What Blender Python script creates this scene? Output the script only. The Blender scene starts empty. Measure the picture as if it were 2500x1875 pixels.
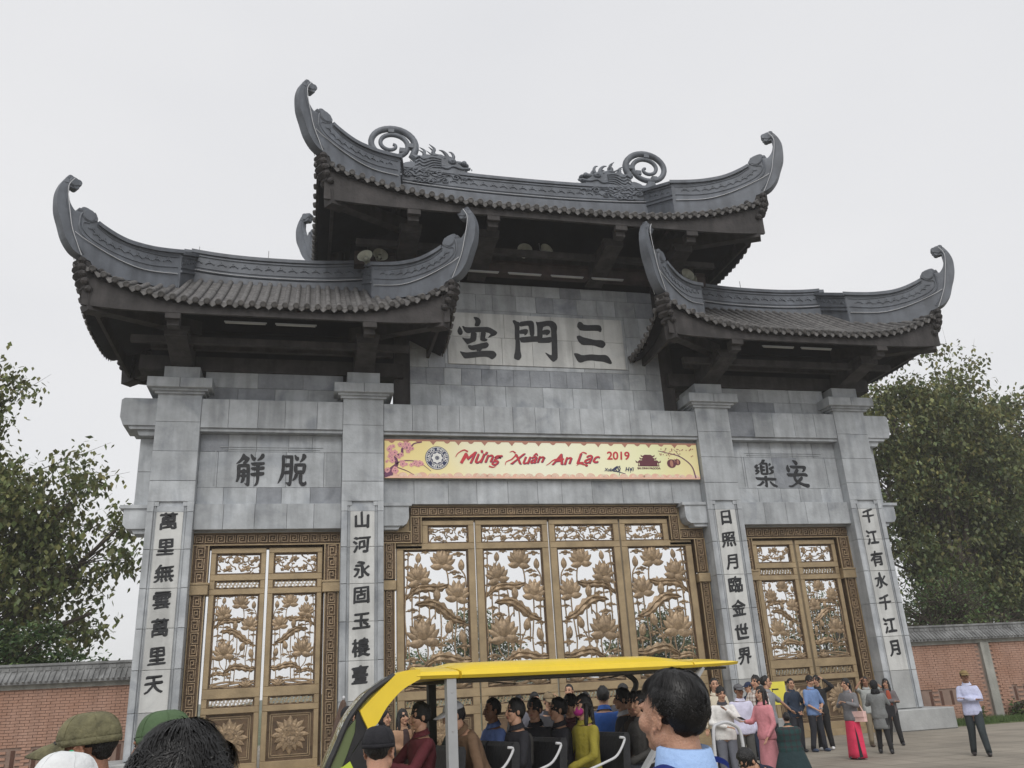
import bpy, bmesh, math, random
import numpy as np
from mathutils import Vector, Matrix, noise
from mathutils.geometry import tessellate_polygon
R = math.radians
random.seed(7); rng = np.random.default_rng(7)
sc = bpy.context.scene
col = sc.collection
D = bpy.data

# ------------------------------------------------------------------ camera
def look_basis(pitch, roll, yaw):
    fw = Vector((math.sin(yaw)*math.cos(pitch), math.cos(yaw)*math.cos(pitch), math.sin(pitch)))
    r = Vector((math.cos(yaw), -math.sin(yaw), 0)); u = r.cross(fw)
    rr = r*math.cos(roll)+u*math.sin(roll); uu = u*math.cos(roll)-r*math.sin(roll)
    return fw, rr, uu
cam_d = D.cameras.new('camera'); cam = D.objects.new('camera', cam_d); col.objects.link(cam)
fw, rr, uu = look_basis(0.350370794, -0.0564468043, 0.250410515)
CAM = Vector((-7.0912, -23.6222, 1.7301))
cam.matrix_world = Matrix(((rr.x, uu.x, -fw.x, CAM.x), (rr.y, uu.y, -fw.y, CAM.y), (rr.z, uu.z, -fw.z, CAM.z), (0, 0, 0, 1)))
cam_d.sensor_width = 36; cam_d.lens = 2049.098/2500*36
cam_d.clip_start = .05; cam_d.clip_end = 4000
sc.camera = cam

# ------------------------------------------------------------------ overcast sky, soft sun, exposure
w = D.worlds.new('World'); sc.world = w; w.use_nodes = True
nt = w.node_tree; bg = nt.nodes['Background']
sky = nt.nodes.new('ShaderNodeTexSky'); sky.sky_type = 'NISHITA'; sky.sun_disc = False
SUN_EL, SUN_AZ = R(46), R(192)
sky.sun_elevation = SUN_EL; sky.sun_rotation = SUN_AZ
sky.air_density = 1; sky.dust_density = 4
mul = nt.nodes.new('ShaderNodeVectorMath'); mul.operation = 'SCALE'; mul.inputs[3].default_value = .05
nt.links.new(sky.outputs[0], mul.inputs[0])
tc = nt.nodes.new('ShaderNodeTexCoord'); mp = nt.nodes.new('ShaderNodeMapping'); mp.inputs[3].default_value = (1.2, 1.2, 3)
nz = nt.nodes.new('ShaderNodeTexNoise'); nz.inputs['Scale'].default_value = 1.3; nz.inputs['Detail'].default_value = 3
nt.links.new(tc.outputs['Generated'], mp.inputs[0]); nt.links.new(mp.outputs[0], nz.inputs['Vector'])
cr = nt.nodes.new('ShaderNodeValToRGB'); cr.color_ramp.elements[0].position = .3; cr.color_ramp.elements[1].position = .7
cr.color_ramp.elements[0].color = (.735, .74, .76, 1); cr.color_ramp.elements[1].color = (.80, .80, .81, 1)
nt.links.new(nz.outputs[0], cr.inputs[0])
mx = nt.nodes.new('ShaderNodeMixRGB'); mx.inputs[0].default_value = .12
nt.links.new(cr.outputs[0], mx.inputs[1]); nt.links.new(mul.outputs[0], mx.inputs[2])
nt.links.new(mx.outputs[0], bg.inputs[0]); bg.inputs[1].default_value = 1.0
sl = D.lights.new('sun', 'SUN'); sl.energy = 1.5; sl.angle = R(40); sl.color = (1, .97, .93)
so = D.objects.new('sun', sl); col.objects.link(so)
sdir = Vector((math.sin(SUN_AZ)*math.cos(SUN_EL), math.cos(SUN_AZ)*math.cos(SUN_EL), math.sin(SUN_EL)))
so.rotation_euler = sdir.to_track_quat('Z', 'Y').to_euler(); so.location = (0, -30, 40)
sc.view_settings.view_transform = 'Standard'; sc.view_settings.look = 'None'
sc.view_settings.exposure = 0.22; sc.view_settings.gamma = 1
sc.view_settings.use_curve_mapping = False
sc.cycles.max_bounces = 6; sc.cycles.diffuse_bounces = 3; sc.cycles.use_denoising = True

# ------------------------------------------------------------------ materials
MATS = {}
def mat(name, c, rough=.75, var=.15, scale=3., bump=.0, bscale=20., metal=0., rand=0., c2=None, streak=0., spec=.4, coat=0., trans=0., detail=5, cloud=0.):
    if name in MATS: return MATS[name]
    m = D.materials.new(name); m.use_nodes = True; n = m.node_tree; L = n.links; b = n.nodes['Principled BSDF']
    b.inputs['Roughness'].default_value = rough; b.inputs['Metallic'].default_value = metal
    b.inputs['Specular IOR Level'].default_value = spec
    if coat: b.inputs['Coat Weight'].default_value = coat; b.inputs['Coat Roughness'].default_value = .08
    if trans: b.inputs['Transmission Weight'].default_value = trans
    t = n.nodes.new('ShaderNodeTexCoord'); g = n.nodes.new('ShaderNodeNewGeometry')
    nz = n.nodes.new('ShaderNodeTexNoise'); nz.inputs['Scale'].default_value = scale; nz.inputs['Detail'].default_value = detail; nz.inputs['Roughness'].default_value = .65
    L.new(g.outputs['Position'], nz.inputs['Vector'])
    r = n.nodes.new('ShaderNodeValToRGB'); r.color_ramp.elements[0].position = .3; r.color_ramp.elements[1].position = .72
    a = c2 if c2 else tuple(x*(1-2*var) for x in c)
    r.color_ramp.elements[0].color = (*a, 1); r.color_ramp.elements[1].color = (*[min(1, x*(1+var)) for x in c], 1)
    L.new(nz.outputs[0], r.inputs[0]); out = r.outputs[0]
    if streak:
        mp = n.nodes.new('ShaderNodeMapping'); mp.inputs[3].default_value = (2.2, 2.2, .25); L.new(g.outputs['Position'], mp.inputs[0])
        n2 = n.nodes.new('ShaderNodeTexNoise'); n2.inputs['Scale'].default_value = 1.6; n2.inputs['Detail'].default_value = 6; L.new(mp.outputs[0], n2.inputs['Vector'])
        r2 = n.nodes.new('ShaderNodeValToRGB'); r2.color_ramp.elements[0].position = .38; r2.color_ramp.elements[1].position = .56
        r2.color_ramp.elements[0].color = (1-streak,)*3+(1,); r2.color_ramp.elements[1].color = (1, 1, 1, 1); L.new(n2.outputs[0], r2.inputs[0])
        mm = n.nodes.new('ShaderNodeMixRGB'); mm.blend_type = 'MULTIPLY'; mm.inputs[0].default_value = 1; L.new(out, mm.inputs[1]); L.new(r2.outputs[0], mm.inputs[2]); out = mm.outputs[0]
    if cloud:
        n3 = n.nodes.new('ShaderNodeTexNoise'); n3.inputs['Scale'].default_value = .75; n3.inputs['Detail'].default_value = 7; n3.inputs['Distortion'].default_value = 1.2; oi3 = n.nodes.new('ShaderNodeObjectInfo'); av = n.nodes.new('ShaderNodeVectorMath'); av.operation = 'MULTIPLY_ADD'; av.inputs[1].default_value = (9, 9, 9); L.new(oi3.outputs['Random'], av.inputs[0]); L.new(g.outputs['Position'], av.inputs[2]); L.new(av.outputs[0], n3.inputs['Vector'])
        r3 = n.nodes.new('ShaderNodeValToRGB'); r3.color_ramp.elements[0].position = .55; r3.color_ramp.elements[1].position = .70; r3.color_ramp.elements[0].color = (1, 1, 1, 1); r3.color_ramp.elements[1].color = (1-cloud, 1-cloud*.95, 1-cloud*.85, 1); L.new(n3.outputs[0], r3.inputs[0])
        m3 = n.nodes.new('ShaderNodeMixRGB'); m3.blend_type = 'MULTIPLY'; m3.inputs[0].default_value = 1; L.new(out, m3.inputs[1]); L.new(r3.outputs[0], m3.inputs[2]); out = m3.outputs[0]
    if rand:
        oi = n.nodes.new('ShaderNodeObjectInfo'); h = n.nodes.new('ShaderNodeHueSaturation')
        mr = n.nodes.new('ShaderNodeMapRange'); mr.inputs[3].default_value = 1-rand; mr.inputs[4].default_value = 1+rand*.8
        L.new(oi.outputs['Random'], mr.inputs[0]); L.new(mr.outputs[0], h.inputs['Value']); L.new(out, h.inputs['Color']); out = h.outputs[0]
    L.new(out, b.inputs['Base Color'])
    if bump:
        nb = n.nodes.new('ShaderNodeTexNoise'); nb.inputs['Scale'].default_value = bscale; nb.inputs['Detail'].default_value = 5; L.new(g.outputs['Position'], nb.inputs['Vector'])
        bp = n.nodes.new('ShaderNodeBump'); bp.inputs['Strength'].default_value = bump; bp.inputs['Distance'].default_value = .03; L.new(nb.outputs[0], bp.inputs['Height']); L.new(bp.outputs[0], b.inputs['Normal'])
    MATS[name] = m
    return m
STONE = mat('grey_blue_stone', (.43, .455, .478), .8, .14, 1.3, .25, 14, rand=.13, streak=.2, cloud=.26)
PALE = mat('pale_inscription_stone', (.56, .57, .56), .8, .08, 1.3, .2, 14, rand=.05, streak=.22, cloud=.14)
DARKST = mat('dark_veined_stone', (.30, .32, .35), .8, .16, 1.6, .25, 14, rand=.15, streak=.12, cloud=.3)
SLAB = mat('warm_grey_stone', (.36, .37, .37), .8, .12, 1.2, .2, 14, rand=.1, streak=.12)
RIDGE = mat('slate_blue_render', (.128, .142, .165), .55, .16, 1.4, .15, 18, streak=.2)
TILE = mat('brown_grey_tile', (.13, .126, .124), .7, .3, 5, .3, 30, rand=.16)
TIMBER = mat('dark_brown_beam', (.045, .041, .041), .75, .25, 2.5, .3, 12, streak=.35)
RED_T = mat('reddish_beam', (.05, .036, .034), .7, .25, 2.5, .2, 12)
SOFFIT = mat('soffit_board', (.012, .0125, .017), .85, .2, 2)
BRONZE = mat('bronze_frame', (.36, .275, .165), .45, .14, 2.2, .15, 25, metal=.35)
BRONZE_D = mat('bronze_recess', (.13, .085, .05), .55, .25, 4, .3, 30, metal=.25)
BRONZE_R = mat('bronze_ornament', (.33, .24, .15), .42, .25, 9, .35, 30, metal=.3, rand=.14)
INK = mat('black_ink', (.022, .024, .028), .6, .3, 8)
WIRE = mat('pale_wire', (.55, .56, .58), .5, .05)
STEEL = mat('brushed_steel', (.5, .5, .5), .3, .05, metal=.9)
GREYMETAL = mat('grey_painted_metal', (.36, .37, .38), .45, .06)
BLACKP = mat('black_plastic', (.02, .02, .022), .45, .2)

TMP = D.scenes.new('workshop')
def evaluated(o):
    TMP.collection.objects.link(o); TMP.view_layers[0].update(); dg = TMP.view_layers[0].depsgraph; me = D.meshes.new_from_object(o.evaluated_get(dg)); D.objects.remove(o); return me
# ------------------------------------------------------------------ mesh builder
class MB:
    def __init__(s): s.v = []; s.f = []; s.m = []; s.sm = []; s.cur = 0; s.smooth = False
    def add(s, vs, fs):
        b = len(s.v); s.v.extend([tuple(x) for x in vs])
        for f in fs: s.f.append(tuple(b+i for i in f)); s.m.append(s.cur); s.sm.append(s.smooth)
    def box(s, x0, x1, y0, y1, z0, z1, bev=0.):
        if bev > 0:
            b = bev; vs = []
            # chamfered front (-y) edges
            vs = [(x0+b, y0, z0+b), (x1-b, y0, z0+b), (x1-b, y0, z1-b), (x0+b, y0, z1-b), (x0, y0+b, z0), (x1, y0+b, z0), (x1, y0+b, z1), (x0, y0+b, z1), (x0, y1, z0), (x1, y1, z0), (x1, y1, z1), (x0, y1, z1)]
            fs = [(0, 1, 2, 3), (4, 5, 1, 0), (5, 6, 2, 1), (6, 7, 3, 2), (7, 4, 0, 3), (8, 9, 5, 4), (9, 10, 6, 5), (10, 11, 7, 6), (11, 8, 4, 7), (9, 8, 11, 10)]
            s.add(vs, fs)
        else:
            s.add([(x0, y0, z0), (x1, y0, z0), (x1, y1, z0), (x0, y1, z0), (x0, y0, z1), (x1, y0, z1), (x1, y1, z1), (x0, y1, z1)],
                  [(0, 3, 2, 1), (4, 5, 6, 7), (0, 1, 5, 4), (1, 2, 6, 5), (2, 3, 7, 6), (3, 0, 4, 7)])
        return s
    def obox(s, c, ux, uy, uz, hx, hy, hz):   # oriented box
        c = Vector(c); ux = Vector(ux).normalized(); uy = Vector(uy).normalized(); uz = Vector(uz).normalized()
        P = [c+ux*(a*hx)+uy*(b*hy)+uz*(d*hz) for d in (-1, 1) for (a, b) in ((-1, -1), (1, -1), (1, 1), (-1, 1))]
        s.add(P, [(0, 3, 2, 1), (4, 5, 6, 7), (0, 1, 5, 4), (1, 2, 6, 5), (2, 3, 7, 6), (3, 0, 4, 7)]); return s
    def bar(s, a, b, w, h, up=(0, 0, 1)):
        a = Vector(a); b = Vector(b); d = (b-a); L = d.length; d.normalize(); u = Vector(up); sx = d.cross(u)
        if sx.length < 1e-5: sx = d.cross(Vector((1, 0, 0)))
        sx.normalize(); u = sx.cross(d)
        return s.obox((a+b)/2, d, sx, u, L/2, w/2, h/2)
    def tube(s, pts, r, n=8, caps=True, flat=1.):
        pts = [Vector(p) for p in pts]; N = len(pts); rs = r if isinstance(r, (list, tuple)) else [r]*N
        rings = []; ref = None
        for i, p in enumerate(pts):
            t = (pts[min(i+1, N-1)]-pts[max(i-1, 0)])
            if t.length < 1e-9: t = Vector((0, 0, 1))
            t.normalize()
            if ref is None: ref = t.cross(Vector((0, 0, 1)) if abs(t.z) < .9 else Vector((1, 0, 0))).normalized()
            ref = (ref-t*ref.dot(t)).normalized(); bn = t.cross(ref)
            rings.append([p+(ref*math.cos(2*math.pi*k/n)+bn*math.sin(2*math.pi*k/n)*flat)*rs[i] for k in range(n)])
        vs = [q for rg in rings for q in rg]; fs = []
        for i in range(N-1):
            for k in range(n):
                a = i*n+k; b = i*n+(k+1) % n; fs.append((a, b, b+n, a+n))
        if caps: fs.append(tuple(range(n))[::-1]); fs.append(tuple((N-1)*n+k for k in range(n)))
        s.add(vs, fs); return s
    def loft(s, rings, caps=True, closed=True):
        n = len(rings[0]); vs = [q for rg in rings for q in rg]; fs = []
        for i in range(len(rings)-1):
            for k in range(n if closed else n-1):
                a = i*n+k; b = i*n+(k+1) % n; fs.append((a, b, b+n, a+n))
        if caps and closed: fs.append(tuple(range(n))[::-1]); fs.append(tuple((len(rings)-1)*n+k for k in range(n)))
        s.add(vs, fs); return s
    def ell(s, c, r, n=10, m=7, M=None):
        c = Vector(c); rings = []
        for i in range(m+1):
            th = math.pi*i/m; rg = []
            for k in range(n):
                q = Vector((r[0]*math.sin(th)*math.cos(2*math.pi*k/n), r[1]*math.sin(th)*math.sin(2*math.pi*k/n), -r[2]*math.cos(th)))
                if M is not None: q = M @ q
                rg.append(c+q)
            rings.append(rg)
        vs = [rings[0][0]]+[q for rg in rings[1:-1] for q in rg]+[rings[-1][0]]; fs = []
        for k in range(n): fs.append((0, 1+(k+1) % n, 1+k))
        for i in range(m-2):
            for k in range(n):
                a = 1+i*n+k; b = 1+i*n+(k+1) % n; fs.append((a, b, b+n, a+n))
        l = len(vs)-1; o = 1+(m-2)*n
        for k in range(n): fs.append((o+k, o+(k+1) % n, l))
        s.add(vs, fs); return s
    def poly(s, pts, f0, f1, side=True):
        """2D outline -> solid. f0/f1 map (a,b) to front / back 3D points"""
        n = len(pts); F = [Vector(f0(*p)) for p in pts]; B = [Vector(f1(*p)) for p in pts]
        tris = tessellate_polygon([[Vector((p[0], p[1], 0)) for p in pts]])
        area = sum(pts[i][0]*pts[(i+1) % n][1]-pts[(i+1) % n][0]*pts[i][1] for i in range(n))
        fs = []
        for t in tris:
            a, b, c = t; A = (pts[b][0]-pts[a][0])*(pts[c][1]-pts[a][1])-(pts[c][0]-pts[a][0])*(pts[b][1]-pts[a][1])
            if A < 0: t = (a, c, b)
            fs.append(tuple(t)); fs.append(tuple(n+i for i in reversed(t)))
        if side:
            for i in range(n):
                j = (i+1) % n
                fs.append((j, i, n+i, n+j) if area > 0 else (i, j, n+j, n+i))
        s.add(F+B, fs); return s
    def build(s, name, m=None, parent=None, loc=None, smooth=None, label=None, kind=None):
        me = D.meshes.new(name); me.from_pydata(s.v, [], s.f)
        ms = m if isinstance(m, (list, tuple)) else [m]
        for q in ms:
            if q: me.materials.append(q)
        if len(ms) > 1: me.polygons.foreach_set('material_index', s.m)
        if smooth is not None: me.polygons.foreach_set('use_smooth', [smooth]*len(me.polygons))
        elif any(s.sm): me.polygons.foreach_set('use_smooth', s.sm)
        me.update()
        return link(name, me, parent, loc, label, kind)
def link(name, me, parent=None, loc=None, label=None, kind=None):
    o = D.objects.new(name, me); col.objects.link(o)
    if parent: o.parent = parent
    if loc: o.location = loc
    if label: o['label'] = label
    if kind: o['kind'] = kind
    return o
def tag(o, label, cat, group=None):
    o['label'] = label; o['category'] = cat
    if group: o['group'] = group
    return o
def thing(name, label, cat, loc=(0, 0, 0), rz=0, group=None):
    o = D.objects.new(name, None); col.objects.link(o); o.location = loc; o.rotation_euler = (0, 0, rz); o.empty_display_size = .3
    return tag(o, label, cat, group)
def child(o, parent):
    o.parent = parent; return o
def smooth_by_angle(o, a=35):
    me = o.data; me.polygons.foreach_set('use_smooth', [True]*len(me.polygons))
    try: me.set_sharp_from_angle(angle=R(a))
    except Exception: pass
def crs(pts, n=6):
    """Catmull-Rom through points (any dimension tuples)"""
    P = [np.array(p, float) for p in pts]; P = [2*P[0]-P[1]]+P+[2*P[-1]-P[-2]]; out = []
    for i in range(1, len(P)-2):
        for k in range(n):
            t = k/n; a, b, c, d = P[i-1:i+3]
            out.append(.5*((2*b)+(-a+c)*t+(2*a-5*b+4*c-d)*t*t+(-a+3*b-3*c+d)*t**3))
    out.append(P[-2]); return [tuple(float(x) for x in q) for q in out]
# ================================================================== GROUND
def grid_mesh(name, x0, x1, y0, y1, z, m, kind='structure', label=None):
    b = MB(); b.add([(x0, y0, z), (x1, y0, z), (x1, y1, z), (x0, y1, z)], [(0, 1, 2, 3)])
    return b.build(name, m, kind=kind, label=label)
GRND = mat('dusty_paving', (.30, .27, .225), .9, .17, .5, .4, 9, streak=0, detail=9)
def paving_material():
    m = GRND; n = m.node_tree; L = n.links; b = n.nodes['Principled BSDF']
    g = n.nodes.new('ShaderNodeNewGeometry'); src = b.inputs['Base Color'].links[0].from_socket
    br = n.nodes.new('ShaderNodeTexBrick'); br.inputs['Scale'].default_value = 1; br.inputs['Brick Width'].default_value = .8; br.inputs['Row Height'].default_value = .8
    br.inputs['Mortar Size'].default_value = .018; br.offset = 0; br.inputs['Color1'].default_value = (1, 1, 1, 1); br.inputs['Color2'].default_value = (.88, .88, .88, 1); br.inputs['Mortar'].default_value = (.6, .58, .56, 1)
    L.new(g.outputs['Position'], br.inputs['Vector'])
    mm = n.nodes.new('ShaderNodeMixRGB'); mm.blend_type = 'MULTIPLY'; mm.inputs[0].default_value = 1; L.new(src, mm.inputs[1]); L.new(br.outputs[0], mm.inputs[2]); L.new(mm.outputs[0], b.inputs['Base Color'])
paving_material()
grid_mesh('pavement', -60, 60, -60, 20, 0, GRND)
EARTH = mat('earth_and_grass_ground', (.10, .12, .06), .95, .3, .2)
grid_mesh('ground', -400, 400, -70, 400, -.02, EARTH)

# ================================================================== GATEWAY
gate = thing('temple_gateway', 'huge grey stone ceremonial gateway with three curved roofs and bronze doors', 'gateway')
YC = .6
def stone_box(parent, x0, x1, y0, y1, z0, z1, m=STONE, name='stone_block', gap=.0035, bev=.007):
    j = random.uniform(-.003, .003)
    return MB().box(x0+gap, x1-gap, y0+j, y1, z0+gap, z1-gap, bev).build(name, m, parent)
def courses(parent, x0, x1, rows, yf, dep, m=STONE, wj=.12, dark=.05):
    """rows: list of (z0,z1,n)"""
    for z0, z1, n in rows:
        cuts = [x0]+[x0+(x1-x0)*(i+random.uniform(-wj, wj))/n for i in range(1, n)]+[x1]
        for a, b in zip(cuts, cuts[1:]): stone_box(parent, a, b, yf, yf+dep, z0, z1, DARKST if m is STONE and random.random() < dark else m)
def core(name, x0, x1, y0, y1, z0, z1, m=SLAB, label=None):
    return MB().box(x0, x1, y0, y1, z0, z1).build(name, m, gate, label=label)

# ---- text from the built-in font, thickened by overlapping copies
def glyph_mesh(s, size, thick=.0, shear=0, align='CENTER', res=4):
    c = D.curves.new('lettering', 'FONT'); c.body = s; c.size = size; c.shear = shear; c.resolution_u = res; c.align_x = align
    c.align_y = 'CENTER' if align == 'CENTER' else 'TOP_BASELINE'
    me = evaluated(D.objects.new('lettering', c))
    vs = [tuple(v.co) for v in me.vertices]; fs = [tuple(p.vertices) for p in me.polygons]; D.meshes.remove(me); D.curves.remove(c)
    return vs, fs
def text_obj(name, s, x, y, z, size, m, parent, thick=0, shear=0, center=True, n=8, nib=0., sx=1., depth=.012, wob=0., align='CENTER', label=None, rot=0.):
    vs, fs = glyph_mesh(s, size, shear=shear, align=align); b = MB()
    if not vs: return None
    if center:
        a = np.array(vs); mn = a.min(0); mxx = a.max(0); cx, cy = (mn[0]+mxx[0])/2, (mn[1]+mxx[1])/2
    else: cx = cy = 0
    cr_, sr_ = math.cos(rot), math.sin(rot)
    def W(v, dx, dy, k):
        u = (v[0]-cx)*sx; q = v[1]-cy
        if wob:
            nn = noise.noise(Vector((u*3/size+x*3, q*3/size+z*5, 2))); n3 = noise.noise(Vector((u*3/size+x*7, q*3/size, 9)))
            u += nn*wob*size; q += n3*wob*size
        if nib: q += u*.07+u*u*.12/size*(1 if q > 0 else -1)*-.35
        u, q = u*cr_-q*sr_, u*sr_+q*cr_
        return (x+u+dx, y-depth-k*.0004, z+q+dy)
    offs = [(0, 0)] if not thick else [(0, 0)]+[(thick*math.cos(2*math.pi*k/n), thick*.8*math.sin(2*math.pi*k/n)) for k in range(n)]
    if nib: offs = [(t*nib*math.cos(R(38))+e*thick*.6*math.sin(R(38)), -t*nib*math.sin(R(38))*-1+e*-thick*.6*math.cos(R(38))) for t in (-1, -.5, 0, .5, 1) for e in (-1, 1)]
    for k, (dx, dy) in enumerate(offs): b.add([W(v, dx, dy, k) for v in vs], fs)
    return b.build(name, m, parent, label=label)

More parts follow.
